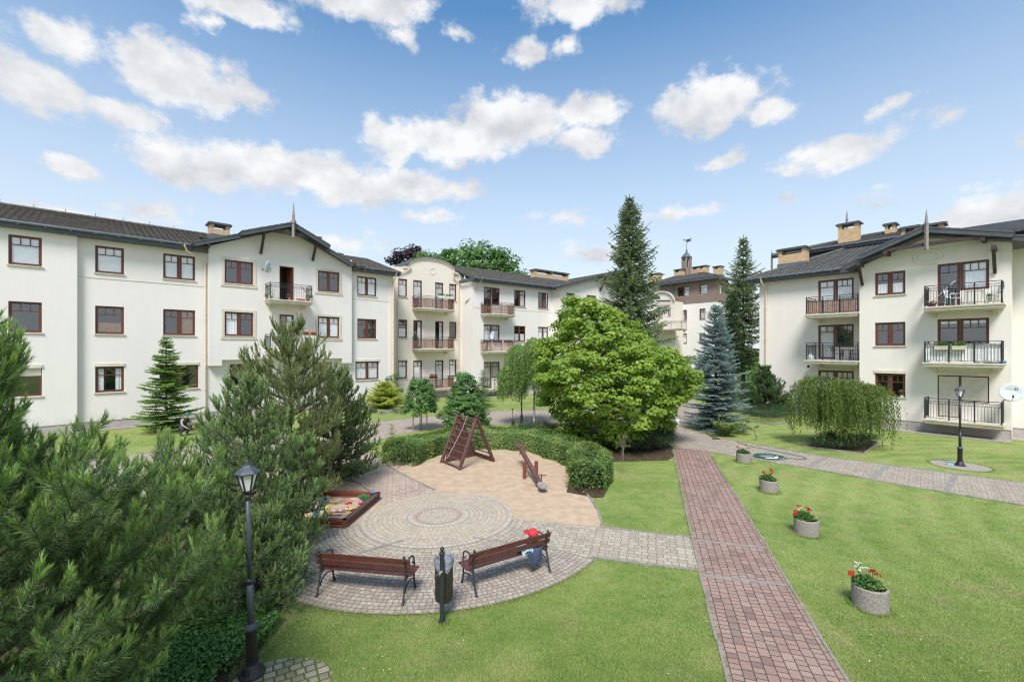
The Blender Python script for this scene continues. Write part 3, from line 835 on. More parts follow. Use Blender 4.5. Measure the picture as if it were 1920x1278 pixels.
# gable bay
apx, zap = FA.sz(548, 424, oG+.3)
zGL = FA.z(391, 461, oG); zGR = FA.z(659, 494, oG); zGtop = min(zGL, zGR)
wall_grid(wA, FA, sG0, sG1, zG0, zGtop, hG, oG)
apx = (sG0+sG1)/2 if abs(apx-(sG0+sG1)/2) < .8 else apx
wA.poly([FA.P(sG0,zGtop,oG), FA.P(sG1,zGtop,oG), FA.P(sG1,zGtop,oG), FA.P(apx,zap-.15,oG), FA.P(sG0,zGtop,oG)][:2]+[FA.P(apx,zap-.15,oG)])
for s_ in (sG0, sG1): wA.quad(FA.P(s_,zG0,0), FA.P(s_,zGtop+.4,0), FA.P(s_,zGtop+.4,oG), FA.P(s_,zG0,oG))
wA.quad(FA.P(sG0,zG0,0), FA.P(sG1,zG0,0), FA.P(sG1,zG0,oG), FA.P(sG0,zG0,oG))
wA.fbox(FA, sG0, sG0+.72, zG0-.36, zG0-.002, 0.002, oG); wA.fbox(FA, sG1-.72, sG1, zG0-.36, zG0-.002, 0.002, oG)
# end wall and back
wA.quad(FA.P(sAe,0,0), FA.P(sAe,0,-11), FA.P(sAe,EA-.3,-11), FA.P(sAe,wtop(0),0))
wA.quad(FA.P(sA0,0,oA0), FA.P(sA0,wtop(oA0),oA0), FA.P(sA0,EA-.3,-11), FA.P(sA0,0,-11))
wA.quad(FA.P(sA0,0,-11), FA.P(sAe,0,-11), FA.P(sAe,EA-.3,-11), FA.P(sA0,EA-.3,-11))
wA.build('wall', M['stucco'], rootA, rel=True)
b = MB(); wall_grid(b, FA, sA0, sA1, 0, PL, (), oA0-.03); wall_grid(b, FA, sA1, sAe, 0, PL, (), -.03)
b.quad(FA.P(sA1,0,-.03), FA.P(sA1,PL,-.03), FA.P(sA1,PL,oA0-.03), FA.P(sA1,0,oA0-.03))
b.build('plinth', M['plinth'], rootA, rel=True)
for (q0, q1) in ((sA1+.02, sG0-.02), (sG1+.02, sAe-.3)):
    b = MB(); b.fbox(FA, q0, q1, zr1b-.32, zr1b-.29, .001, .022); b.build('string_course', M['trim'], rootA, rel=True)
b = MB(); b.fbox(FA, sAe-.30, sAe+.05, PL, EA-.4, .001, .07); b.build('pilaster', M['stucco_tan'], rootA, rel=True)
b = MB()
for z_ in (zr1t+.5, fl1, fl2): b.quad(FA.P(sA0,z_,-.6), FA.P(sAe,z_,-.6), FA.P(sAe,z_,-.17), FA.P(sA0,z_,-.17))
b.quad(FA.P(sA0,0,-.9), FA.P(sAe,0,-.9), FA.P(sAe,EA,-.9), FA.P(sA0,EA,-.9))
b.build('dark_room_backing', M['dark'], rootA, rel=True)  # dark backing panel stands in for room shade behind the windows
def emit(wins, root):
    for (F, a, b_, c, d, o, k) in wins:
        k = dict(k); bt = k.pop('blindtop', None)
        w_ = window(F, root, a, b_, c, d, o, **k)
        if bt:
            sb = MB()
            for i in range(8):
                sb.quad(F.P(a+.03,d-.05-.05*i,o-.05), F.P(b_-.03,d-.05-.05*i,o-.05), F.P(b_-.03,d-.003-.05*i,o-.042), F.P(a+.03,d-.003-.05*i,o-.042))
            sb.build('roller_shutter', M['blind'], w_, rel=True)
emit(wins, rootA)
# balcony doors: the upper one stands open
a_, b_, c_, d_, o_ = doorsA[0]
mb = MB()
for (x0, x1, y0, y1) in ((a_, a_+.07, c_, d_), (b_-.07, b_, c_, d_), (a_+.07, b_-.07, d_-.07, d_)): mb.fbox(FA, x0, x1, y0, y1, o_-.12, o_-.06)
for z_ in (0,): pass
mb.hexa([FA.P(b_-.07,c_,o_-.13), FA.P(b_-.11,c_,o_-.13), FA.P(b_-.30,c_,o_-.75), FA.P(b_-.26,c_,o_-.75),
         FA.P(b_-.07,d_-.08,o_-.13), FA.P(b_-.11,d_-.08,o_-.13), FA.P(b_-.30,d_-.08,o_-.75), FA.P(b_-.26,d_-.08,o_-.75)])
dr = mb.build('door', M['frame'], rootA, rel=True); dr['label'] = 'open balcony door with a dark room behind'
window(FA, rootA, *doorsA[1][:4], oG, leaves=1, small=2, cur='right', sill=False, kind='door')
# A roof
bal = []
eo = .62
RD = 5.6
k_ = (33.66+RD)/33.66
zrid = CAMZ + (HZ-384)/FPX*22.26*k_
ze = FA.z(0, 411, eo)
print('ridge', zrid, 'eave', ze, 'wall top', EA, 'gable apex', zap)
mb = MB()
e0 = Vector(FA.P(sA0-.3, ze, eo+oA0)); U = Vector(FA.P(sAe+.4, ze, eo))-Vector(FA.P(sA0-.3, ze, eo)); Vv = Vector(FA.P(0, zrid, -RD))-Vector(FA.P(0, ze, eo))
e0 = Vector(FA.P(sA0-.3, ze, eo))
tiled(mb, e0, U, Vv, inside=lambda x, y: not (sG0-.1 < x+sA0-.3 < sG1+.1 and y < 4.2))
ridge_caps(mb, FA.P(sA0-.3, zrid+.06, -RD), FA.P(sAe-1.8, zrid+.06, -RD))
e1 = Vector(FA.P(sA0-.3, ze, -2*RD-eo)); 
rA = mb.build('roof', M['tile'], rootA, rel=True)
mb = MB()
zm = ze+slA*4.0
for (q0, q1, za_, oa_) in ((sA0-.3, sG0-.02, ze, eo), (sG0-.02, sG1+.02, zm, eo-4.0), (sG1+.02, sAe+.4, ze, eo)): deck(mb, [FA.P(q0,za_,oa_), FA.P(q1,za_,oa_), FA.P(q1,zrid,-RD), FA.P(q0,zrid,-RD)], .12)
deck(mb, [FA.P(sA0-.3,ze,-2*RD-eo), FA.P(sA0-.3,zrid,-RD-.01), FA.P(sAe+.4,zrid,-RD-.01), FA.P(sAe+.4,ze,-2*RD-eo)], .12)
mb.fbox(FA, sA0-.3, sG0-.9, ze-.30, ze-.05, eo-.05, eo-.004)
mb.fbox(FA, sG1+.9, sAe+.4, ze-.30, ze-.05, eo-.05, eo-.004)
mb.fbox(FA, sA0-.3, sG0, ze-.30, ze-.27, -.1, eo-.05)       # soffit
mb.fbox(FA, sG1, sAe+.4, ze-.30, ze-.27, -.1, eo-.05)
mb.build('fascia', M['soffit'], rA, rel=True)
# snow-guard pins on the ridge
mb = MB()
for i in range(14):
    s_ = sA0+1+i*1.35
    if s_ < sG0: mb.bar(FA.P(s_, zrid+.1, -RD), FA.P(s_, zrid+.34, -RD), .02)
mb.build('ridge_pin', M['iron'], rA, rel=True)
gutter_part(rootA, FA.P(sA0-.3, ze-.04, eo+.07), FA.P(sG0-.95, ze-.04, eo+.07))
gutter_part(rootA, FA.P(sG1+.95, ze-.04, eo+.07), FA.P(sAe+.42, ze-.04, eo+.07))
# gable roof over the bay, with the projecting upper part
gs0, gz0 = FA.sz(364, 455, oG+.55); gs1, gz1 = FA.sz(662, 495, oG+.55)
apz = FA.z(547, 424, oG+.55)
gable_roof(rootA, FA, gs0, apx, gs1, (gz0+gz1)/2, apz, (gz0+gz1)/2, oG+.55, -5.5)
gm = (gz0+gz1)/2
t_ = .40
us0 = gs0+(apx-gs0)*.44; us1 = gs1+(apx-gs1)*.44; uz = gm+(apz-gm)*.44+.06
gable_roof(rootA, FA, us0, apx, us1, uz, apz+.06, uz, oG+1.15, oG+.3)
tr = Truss(rootA)
zc = apz-.62
cs = (apx-gs0)*.36
tr.bar(FA.P(apx-cs, zc, oG+1.0), FA.P(apx+cs, zc, oG+1.0), .16, .2)
for sg in (-1, 1):
    s_ = apx+sg*cs*.86
    tr.bar(FA.P(s_, zc-.05, oG-.1), FA.P(s_, zc-.05, oG+1.15), .18, .22)
    tr.bar(FA.P(s_, zc-.10, oG+.95), FA.P(s_, zc-1.45, oG+.06), .14, .14)
    s2 = apx+sg*(apx-gs0)*.86
    tr.bar(FA.P(s2, gm+(apz-gm)*.14-.28, oG-.1), FA.P(s2, gm+(apz-gm)*.14-.28, oG+.5), .18, .2)
fn = MB()
fo = oG+1.28
fn.bar(FA.P(apx, zc-.30, fo), FA.P(apx, apz+.35, fo), .15, .15)
fn.bar(FA.P(apx, apz+.02, fo), FA.P(apx, apz+.20, fo), .26, .26)
P_ = Vector(FA.P(apx, apz+.35, fo))
fn.tube([P_, P_+Vector((0,0,.25)), P_+Vector((0,0,1.05)), P_+Vector((0,0,1.08))], [.09,.075,.012,.002], 6)
fn.build('roof_spike', M['oldwood'], rootA, rel=True)
# chimney
cs0, cz0 = FA.sz(394, 434, -3.2); cs1 = FA.su(431, -3.2)
chimney(rootA, FA, cs0, cs1, FA.z(412, 442, -3.2)-.2, FA.z(412, 419, -3.2), -3.2, .9, 1)
# downpipes
ps = FA.su(384)
pipe_part(rootA, [FA.P(FA.su(343), ze-.12, eo+.05), FA.P(FA.su(347), ze-.38, eo-.05), FA.P(ps, ze-.95, .10), FA.P(ps, .1, .10)])
ps = sAe-.02
pipe_part(rootA, [FA.P(ps, ze-.12, eo+.05), FA.P(ps, ze-.5, eo-.1), FA.P(ps, ze-.9, .16), FA.P(ps, .1, .16)])
# balconies of the gable bay
bs0, bz = FA.sz(497, 566, oG); bs1 = FA.su(587, oG+1.2)
c0 = FA.su(524, oG); c1 = FA.su(551, oG); bc = (c0+c1)/2
bs0 = FA.su(496, oG+.1); bs1 = FA.su(588, oG+1.1)
balA1 = balcony(FA, rootA, bs0, bs1, fl1, 1.15, oG, posts=2)
balA2 = balcony(FA, rootA, bs0, bs1, fl2, 1.15, oG, posts=2)

# ================================================================ ARCHED HOUSE (plane T) and RIGHT WING (plane C, D)
P1x, P1y = FA.P(FA.su(740), 0)[:2]
FC = Fr(P1x, P1y, 1090/840, 1.0)
sC0 = FC.su(886); pT = -2.0
FT = FC
sT1 = sC0; sT0 = FC.su(741.5, pT)
r1t, r1b = FC.z(755, 522.6, pT), FC.z(755, 556.7, pT)
r2t, r2b = FC.z(755, 599, pT), FC.z(755, 633.3, pT)
r3t, r3b = FC.z(755, 676, pT), FC.z(755, 709.6, pT)
print('T rows', r1t, r1b, r2t, r2b, r3t, r3b)
rootT = empty('apartment_house', FC.P((sT0+sT1)/2, 0, pT-2), 'narrow tan house with a rounded arched gable between the two white blocks', 'building')
wins = []
doors = []
flT = [r1b-.95, r2b-.95, r3b-.95]
for i, (zt, zb) in enumerate(((r1t, r1b), (r2t, r2b), (r3t, r3b))):
    W(FC, 746.5, 763.5, zt, zb, pT, leaves=1, small=2, cur=('white','half','full')[i], box=(i == 2))
    W(FC, 842.5, 856, zt, zb, pT, leaves=1, small=2, cur=('white','none','full')[i], box=(i == 2))
    for j, (u0, u1) in enumerate(((775, 791.5), (816, 831.5))):
        doors.append((FC.su(u0, pT), FC.su(u1, pT), flT[i]+.03, zt, ('white','right','full')[i]))
hT = [(w[1], w[2], w[3], w[4]) for w in wins]+[d[:4] for d in doors]
wT = MB()
ETz = CAMZ + (HZ-519)/FPX*FC.P(sT1, 0, pT)[1]      # springing of the arch at right
EC = FC.z(960, 537, 0)
zsp = r1t+.85
wall_grid(wT, FC, sT0-.5, sT1, 0, zsp, hT, pT)
# arched top
acx = FC.su(805, pT); ah = FC.z(805, 484, pT)
aw0 = FC.su(764, pT); aw1 = FC.su(852, pT)
acx = (aw0+aw1)/2; n = 24; arch = []
hw = (aw1-aw0)/2; rise = ah-(zsp+.25)
for i in range(n+1):
    t = math.pi*i/n
    arch.append((acx-hw*math.cos(t), zsp+.25+rise*math.sin(t)**.9))
wT.poly([FC.P(sT0-.5,zsp,pT), FC.P(sT1,zsp,pT), FC.P(sT1,zsp+.12,pT), FC.P(aw1,zsp+.25,pT)]+[FC.P(s_,z_,pT) for s_, z_ in arch[::-1]][1:-1]+[FC.P(aw0,zsp+.25,pT), FC.P(sT0-.5,zsp+.12,pT)])
wT.quad(FC.P(sT0-.5,0,pT), FC.P(sT0-.5,zsp,pT), FC.P(sT0-.5,zsp,pT-9), FC.P(sT0-.5,0,pT-9))
wT.build('wall', M['stucco_tan'], rootT, rel=True)
mb = MB()
for i in range(n):
    (s0_, z0_), (s1_, z1_) = arch[i], arch[i+1]
    for (dz0, dz1, oo) in ((-.22, -.04, .06), (-.04, .05, .14)):
        mb.hexa([FC.P(s0_,z0_+dz0,pT+oo), FC.P(s1_,z1_+dz0,pT+oo), FC.P(s1_,z1_+dz0,pT+.002), FC.P(s0_,z0_+dz0,pT+.002),
                 FC.P(s0_,z0_+dz1,pT+oo), FC.P(s1_,z1_+dz1,pT+oo), FC.P(s1_,z1_+dz1,pT+.002), FC.P(s0_,z0_+dz1,pT+.002)])
mb.fbox(FC, aw0-.45, aw0+.1, zsp+.1, zsp+.28, pT+.002, pT+.14); mb.fbox(FC, aw1-.1, aw1+.35, zsp+.1, zsp+.28, pT+.002, pT+.14)
rm = .28; zc_ = FC.z(811, 509, pT); sc_ = FC.su(811, pT); pr = [FC.P(sc_+rm*math.cos(k*math.pi/10), zc_+rm*math.sin(k*math.pi/10), pT+.01) for k in range(21)]
for k in range(20): mb.bar(pr[k], pr[k+1], .035, .035)
mb.build('arch_moulding', M['trim'], rootT, rel=True)
mb = MB()
for i in range(n):
    (s0_, z0_), (s1_, z1_) = arch[i], arch[i+1]
    mb.hexa([FC.P(s0_,z0_+.05,pT+.18), FC.P(s1_,z1_+.05,pT+.18), FC.P(s1_,z1_+.05,pT-6), FC.P(s0_,z0_+.05,pT-6),
             FC.P(s0_,z0_+.11,pT+.18), FC.P(s1_,z1_+.11,pT+.18), FC.P(s1_,z1_+.11,pT-6), FC.P(s0_,z0_+.11,pT-6)])
mb.build('roof', M['soffit'], rootT, rel=True)
emit(wins, rootT)
for (a, b_, c, d, cu) in doors: window(FC, rootT, a, b_, c, d, pT, leaves=1, small=2, cur=cu, sill=False, kind='door')
b = MB(); b.quad(FC.P(sT0,0,pT-.9), FC.P(sT1,0,pT-.9), FC.P(sT1,zsp,pT-.9), FC.P(sT0,zsp,pT-.9)); b.build('dark_room_backing', M['dark'], rootT, rel=True)  # added dark sheet, room shade put into its colour
tb0 = FC.su(772, pT); tb1 = FC.su(853, pT+1.1)
balT = [balcony(FC, rootT, tb0, tb1, z_, 1.2, pT, screen='reed', posts=2) for z_ in flT]
p_ = FC.su(744, pT)+.05
pipe_part(rootT, [FC.P(FC.su(768,pT),zsp+.15,pT+.12), FC.P(FC.su(765,pT),zsp-.05,pT+.12), FC.P(p_,zsp-.45,pT+.1), FC.P(p_,.1,pT+.1)])
p_ = sT1-.35
pipe_part(rootT, [FC.P(FC.su(849,pT),zsp+.1,pT+.12), FC.P(FC.su(849,pT),zsp-.3,pT+.12), FC.P(p_,zsp-.75,pT+.1), FC.P(p_,.1,pT+.1)])

# ---- right wing C + gabled end D
rootC = empty('apartment_building', FC.P((sC0+12)/2, 0, -4), 'white wing behind the weeping birch with three stacked balconies', 'building')
sC1 = FC.su(1035); pD = 1.475; sD_ = sC1
q1t, q1b = FC.z(975, 544), FC.z(975, 575); q2t, q2b = FC.z(975, 610.8), FC.z(975, 640.5); q3t, q3b = FC.z(975, 677), FC.z(975, 706)
print('C rows', q1t, q1b, q2t, q2b, q3t, q3b, 'EC', EC)
wins = []; doors = []
flC = [q1b-.95, q2b-.95, q3b-.95]
for i, (zt, zb) in enumerate(((q1t, q1b), (q2t, q2b), (q3t, q3b))):
    W(FC, 964, 985.5, zt, zb, 0, cur=('right','half','none')[i]); W(FC, 1009, 1028, zt, zb, 0, cur=('none','full','none')[i])
    W(FC, 1062, 1077, zt, zb, pD, leaves=2, small=1, cur=('none','full','none')[i]); W(FC, 1100, 1118, zt, zb, pD, cur='none')
    sa_, sb_ = FC.su(907), FC.su(937)
    doors.append((sa_, sb_, zb, zt, flC[i]+.03, ('none','full','blind')[i]))
sD1_ = sC1+16.0
wC = MB()
hC = [(w[1], w[2], w[3], w[4]) for w in wins if w[5] == 0]
for d in doors:
    sm_ = (d[0]+d[1])/2
    hC += [(d[0], sm_, d[4], d[3]), (sm_, d[1], d[2], d[3])]
hD = [(w[1], w[2], w[3], w[4]) for w in wins if w[5] != 0]
wall_grid(wC, FC, sC0, sC1, 0, EC+.1, hC, 0)
dapx = sC1+8.0
zDe = EC+.15; zDa = zDe+8.0*.27
wall_grid(wC, FC, sC1, sD1_, 0, zDe, hD, pD)
wC.poly([FC.P(sC1,zDe,pD), FC.P(sD1_,zDe,pD), FC.P(dapx,zDa,pD)])
wC.quad(FC.P(sC1,0,0), FC.P(sC1,zDe+.3,0), FC.P(sC1,zDe+.3,pD), FC.P(sC1,0,pD))
wC.quad(FC.P(sC0,0,0), FC.P(sC0,0,-10), FC.P(sC0,EC+.1,-10), FC.P(sC0,EC+.1,0))
wC.quad(FC.P(sD1_,0,pD), FC.P(sD1_,0,-10), FC.P(sD1_,zDe,-10), FC.P(sD1_,zDe,pD))
wC.quad(FC.P(sC0,0,-10), FC.P(sD1_,0,-10), FC.P(sD1_,zDe,-10), FC.P(sC0,zDe,-10))
wC.build('wall', M['stucco'], rootC, rel=True)
emit(wins, rootC)
for (a, b_, c, d, zb, cu) in doors: window(FC, rootC, a, b_, c, d, 0, door=((a+b_)/2, zb), cur=cu, sill=False)
b = MB(); b.quad(FC.P(sC0,0,-.9), FC.P(sC1,0,-.9), FC.P(sC1,EC,-.9), FC.P(sC0,EC,-.9)); b.quad(FC.P(sC1,0,pD-.9), FC.P(sD1_,0,pD-.9), FC.P(sD1_,EC,pD-.9), FC.P(sC1,EC,pD-.9)); b.build('dark_room_backing', M['dark'], rootC, rel=True)  # dark sheets paint the rooms' shade behind the glass
b = MB(); b.fbox(FC, sC0-.0, sC1-.01, q1b-.36, q1b-.33, .001, .02); b.build('string_course', M['trim'], rootC, rel=True)
cb0 = FC.su(900); cb1 = FC.su(966, 1.1)
balC = [balcony(FC, rootC, cb0, cb1, z_, 1.2, 0, screen=('reed','reedpink',None)[i], posts=2) for i, z_ in enumerate(flC)]
eo = .6
zeC = FC.z(960, 528, eo); RDC = 5.5
zrC = zeC + 6.1*.33
mb = MB()
tiled(mb, FC.P(sC0-.25, zeC, eo), Vector(FC.P(sC1+1.2,zeC,eo))-Vector(FC.P(sC0-.25,zeC,eo)), Vector(FC.P(0,zrC,-RDC))-Vector(FC.P(0,zeC,eo)))
# lower roof running over the arched house
zT0 = zsp+.35
tiled(mb, FC.P(acx, zT0, pT-.6), Vector(FC.P(sC0-.25,zT0,0))-Vector(FC.P(acx,zT0,0)), Vector(FC.P(0,zrC,-RDC-.3))-Vector(FC.P(0,zT0,pT-.6)))
ridge_caps(mb, FC.P(acx, zrC+.06, -RDC), FC.P(sC1+5, zrC+.06, -RDC))
rC = mb.build('roof', M['tile'], rootC, rel=True)
mb = MB()
deck(mb, [FC.P(acx,zT0,pT-.6), FC.P(sC0-.25,zT0,pT-.6), FC.P(sC0-.25,zrC,-RDC-.3), FC.P(acx,zrC,-RDC-.3)], .12)
deck(mb, [FC.P(sC0-.25,zeC,eo), FC.P(sC1+1.2,zeC,eo), FC.P(sC1+1.2,zrC,-RDC), FC.P(sC0-.25,zrC,-RDC)], .12)
mb.fbox(FC, sC0-.25, sC1+.2, zeC-.28, zeC-.05, eo-.05, eo-.004); mb.fbox(FC, sC0-.25, sC1+.1, zeC-.28, zeC-.25, -.1, eo-.05)
mb.fbox(FC, sC0-.30, sC0-.25, zeC-.28, zeC-.02, -3, eo)
mb.build('fascia', M['soffit'], rC, rel=True)
gutter_part(rootC, FC.P(sC0-.25, zeC-.04, eo+.07), FC.P(sC1-.2, zeC-.04, eo+.07))
gable_roof(rootC, FC, sC1-.6, dapx, sD1_+.6, zDe+.08, zDa+.22, zDe+.08, pD+.5, -5.5)
us0 = dapx-2.9; us1 = dapx+2.9; sl_ = (zDa-zDe+.14)/(dapx-sC1+.6)
gable_roof(rootC, FC, us0, dapx, us1, zDa+.28-2.9*sl_, zDa+.28, zDa+.28-2.9*sl_, pD+1.1, pD+.3)
tr = Truss(rootC); tr.bar(FC.P(dapx-2.3, zDa-.55, pD+.95), FC.P(dapx+2.3, zDa-.55, pD+.95), .16, .2)
for sg in (-1, 1):
    tr.bar(FC.P(dapx+sg*2.1, zDa-.6, pD+.95), FC.P(dapx+sg*2.1, zDa-2.0, pD+.05), .14, .14)
cs0, cs1 = FC.su(1004, -3), FC.su(1066, -3)
chimney(rootC, FC, cs0, cs1, FC.z(1030, 522, -3)-.3, FC.z(1030, 508, -3), -3, .9, 2)
pipe_part(rootC, [FC.P(FC.su(897),zeC-.1,eo), FC.P(FC.su(896),zeC-.35,eo-.1), FC.P(sC0-.08,zeC-1.9,-.6), FC.P(sC0-.08,zeC-2.1,-1.2), FC.P(sC0-.08,.1,-1.2)][:4])

# ================================================================ RIGHT BUILDING (planes R1, R2, R3)
FR = Fr(21.6, 25.3, .8274, -1.0)
oR1 = -1.75; oR3 = -1.2
t1t, t1b = FR.z(1669, 509.3), FR.z(1669, 552.5); t2t, t2b = FR.z(1669, 604), FR.z(1669, 648); t3t, t3b = FR.z(1669, 699.8), FR.z(1669, 743)
print('R rows', t1t, t1b, t2t, t2b, t3t, t3b)
rootR = empty('apartment_building', FR.P(0, 0, -5), 'cream apartment block on the right with yellow brick chimneys and many railed balconies', 'building')
rtop = [t1t+.12, t2t+.06, t3t+.0]; rbot = [t1b, t2b, t3b]
flR = [t1b-.98+.1, t2b-.98+.1, t3b-.95]
sR0 = FR.su(1424, oR1); sR1 = FR.su(1611.5); sR2 = FR.su(1896.5); sR3 = sR2+9
wins = []; doors = []
for i in range(3):
    W(FR, 1640.6, 1697.6, (t1t, t2t, t3t)[i], (t1b, t2b, t3b)[i], 0, cur=('half','none','none')[i], box=(i == 2))
    sa_, sm_, sb_ = FR.su(1534, oR1), FR.su(1566, oR1), FR.su(1600.7, oR1)
    doors.append((oR1, sa_, sb_, rbot[i]-.05, rtop[i], sm_, flR[i]+.05, ('full','left','full')[i], False))
    sa_, sm_, sb_ = FR.su(1757.7), FR.su(1800), FR.su(1854.7)
    doors.append((0, sa_, sb_, rbot[i]-.05, rtop[i], sm_, flR[i]+.05, ('right','lace','none')[i], i == 2))
hR1 = []; hR2 = [(w[1], w[2], w[3], w[4]) for w in wins]
for d in doors:
    (hR1 if d[0] == oR1 else hR2).extend([(d[1], d[5], d[6], d[4]), (d[5], d[2], d[3], d[4])])
ER = FR.z(1500, 517, oR1+.0)-.12
rax, raz = FR.sz(1733, 436, .5)
wR = MB()
wall_grid(wR, FR, sR0, sR1, PL, ER+.1, hR1, oR1)
zR2e = ER
wall_grid(wR, FR, sR1, sR2, PL, zR2e, hR2, 0)
zapR = raz-.2
slp_l = (zapR-zR2e)/(rax-sR1+.3)
wR.poly([FR.P(sR1,zR2e,0), FR.P(sR2,zR2e,0), FR.P(sR2, zapR-(sR2-rax)*slp_l*.72, 0), FR.P(rax,zapR,0)])
zR3 = zapR-(sR2-rax)*slp_l*.72
wR.quad(FR.P(sR1,0,0), FR.P(sR1,zR2e,0), FR.P(sR1,zR2e,oR1), FR.P(sR1,0,oR1))
wR.quad(FR.P(sR2,0,0), FR.P(sR2,0,oR3), FR.P(sR2,zR3,oR3), FR.P(sR2,zR3,0))
wall_grid(wR, FR, sR2, sR3, PL, zR3-.2, (), oR3)
wR.quad(FR.P(sR0,0,oR1), FR.P(sR0,ER+.1,oR1), FR.P(sR0,ER+.1,-14), FR.P(sR0,0,-14))
wR.quad(FR.P(sR0,0,-14), FR.P(sR3,0,-14), FR.P(sR3,ER,-14), FR.P(sR0,ER,-14))
wR.quad(FR.P(sR3,0,oR3), FR.P(sR3,0,-14), FR.P(sR3,ER,-14), FR.P(sR3,ER,oR3))
wR.build('wall', M['stucco_r'], rootR, rel=True)
b = MB(); wall_grid(b, FR, sR0, sR1, 0, PL, (), oR1-.03); wall_grid(b, FR, sR1, sR2, 0, PL, (), -.03); wall_grid(b, FR, sR2, sR3, 0, PL, (), oR3-.03)
b.quad(FR.P(sR2-.03,0,-.03), FR.P(sR2-.03,0,oR3), FR.P(sR2-.03,PL,oR3), FR.P(sR2-.03,PL,-.03))
b.build('plinth', M['plinth'], rootR, rel=True)
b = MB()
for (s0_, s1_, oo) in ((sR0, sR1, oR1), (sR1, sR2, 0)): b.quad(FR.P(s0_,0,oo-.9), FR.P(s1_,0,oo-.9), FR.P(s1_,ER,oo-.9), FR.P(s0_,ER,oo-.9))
b.build('dark_room_backing', M['dark'], rootR, rel=True)  # room shade painted as dark sheets behind the facade
emit(wins, rootR)
for (o, a, b_, c, d, sm_, zb, cu, cl) in doors: window(FR, rootR, a, b_, c, d, o, door=(sm_, zb), cur=cu, sill=False, box=(cl or zb < 2), closed=cl)
mb = MB(); sc_, zc_ = FR.sz(1739.5, 482); 
for (rx, rz) in ((.62,.42), (.40,.25)):
    pr = [FR.P(sc_+rx*math.cos(k*math.pi/14), zc_+rz*math.sin(k*math.pi/14), .012) for k in range(29)]
    for k in range(28): mb.bar(pr[k], pr[k+1], .03, .03)
mb.build('oval_moulding', M['trim'], rootR, rel=True)
# balconies
rb0 = FR.su(1507, oR1+1.95); 
balR1 = []
for i, z_ in enumerate(flR[:2]):
    balR1.append(balcony(FR, rootR, rb0, sR1-.003, z_, 1.9, oR1, screen=('reedgrey', None)[i], posts=3, sides=(True, False), rail=(rb0+.1, sR1-.06)))
rc0 = FR.su(1729, 1.15); rc1 = FR.su(1884, 1.15)
balR2 = [balcony(FR, rootR, rc0, rc1, z_, 1.2, 0, screen=(None, 'sheet', None)[i], posts=3, corb=(i < 2)) for i, z_ in enumerate(flR)]
# roofs
eo = .6
zeR = FR.z(1490, 513, oR1+eo)
e0 = Vector(FR.P(sR0-.65, zeR, oR1+eo)); U = Vector(FR.P(sR1-.2,zeR,0))-Vector(FR.P(sR0-.65,zeR,0)); Vv = Vector(FR.P(0,zeR+2.45,oR1-6.2))-Vector(FR.P(0,zeR,oR1+eo))
mb = MB(); tiled(mb, e0, U, Vv, inside=lambda x, y: x > y*.62)
h0 = Vector(FR.P(sR0-.65, zeR+.05, oR1+eo)); h1 = e0+U.normalized()*Vv.length*.62+Vv+Vector((0,0,.06))
ridge_caps(mb, h0, h1)
rR = mb.build('roof', M['tile_r'], rootR, rel=True)
mb = MB()
deck(mb, [FR.P(sR0-.65,zeR,oR1+eo), FR.P(sR1,zeR,oR1+eo), FR.P(sR1,zeR+2.45,oR1-6.2), tuple(h1-Vector((0,0,.06)))], .12)
deck(mb, [FR.P(sR0-.65,zeR,oR1+eo), tuple(h1-Vector((0,0,.06))), FR.P(sR0-.65,zeR,oR1-13)], .12)
mb.fbox(FR, sR0-.65, sR1-.5, zeR-.28, zeR-.05, oR1+eo-.05, oR1+eo-.004); mb.fbox(FR, sR0-.6, sR1, zeR-.28, zeR-.25, oR1-.1, oR1+eo-.05)
mb.build('fascia', M['soffit'], rR, rel=True)
gutter_part(rootR, FR.P(sR0-.68, zeR-.04, oR1+eo+.07), FR.P(FR.su(1577, oR1+eo), zeR-.04, oR1+eo+.07))
# gable roof of the bay
ofR = .55
gl, gzl = FR.sz(1580, 500, ofR); gr = FR.su(1990, ofR); gzr = raz-(gr-rax)*((raz-gzl)/(rax-gl))*.72
gable_roof(rootR, FR, gl, rax, gr, gzl, raz+.05, gzr, ofR, -8, 'tile_r')
ul = FR.su(1612, 1.0); ur = FR.su(1900, 1.0)
zul = raz-(rax-ul)*(raz-gzl)/(rax-gl)+.10; zur = raz-(ur-rax)*((raz-gzl)/(rax-gl))*.72+.10
gable_roof(rootR, FR, ul, rax, ur, zul, raz+.15, zur, 1.0, .3, 'tile_r')
tr = Truss(rootR)
zc = raz-.62
tr.bar(FR.P(rax-1.75, zc-.12, .9), FR.P(rax+2.6, zc-.05, .9), .15, .17)
for s_, zz in ((sR1+.15, ER-.1+.15), (sR2-.55, zur-.55)):
    tr.bar(FR.P(s_, zz, -.1), FR.P(s_, zz, .98), .16, .2)
    tr.bar(FR.P(s_, zz-.05, .85), FR.P(s_, zz-1.15, .05), .13, .13)
for s_, zz in ((rax-1.55, zc-.25), (rax+2.2, zc-.18)):
    tr.bar(FR.P(s_, zz, -.1), FR.P(s_, zz, 1.0), .16, .2)
fn = MB(); fo = 1.1
fs, fz = FR.sz(1737, 436, fo)
fn.bar(FR.P(fs, FR.z(1737,468,fo), fo), FR.P(fs, FR.z(1737,420,fo), fo), .13, .13)
P_ = Vector(FR.P(fs, FR.z(1737,420,fo), fo)); Q_ = Vector(FR.P(fs, FR.z(1737,393,fo), fo))
fn.tube([P_, P_+(Q_-P_)*.2, Q_, Q_+Vector((0,0,.02))], [.09,.075,.01,.002], 6)
fn.bar(P_-Vector((0,0,.02)), P_+Vector((0,0,.05)), .17, .17)
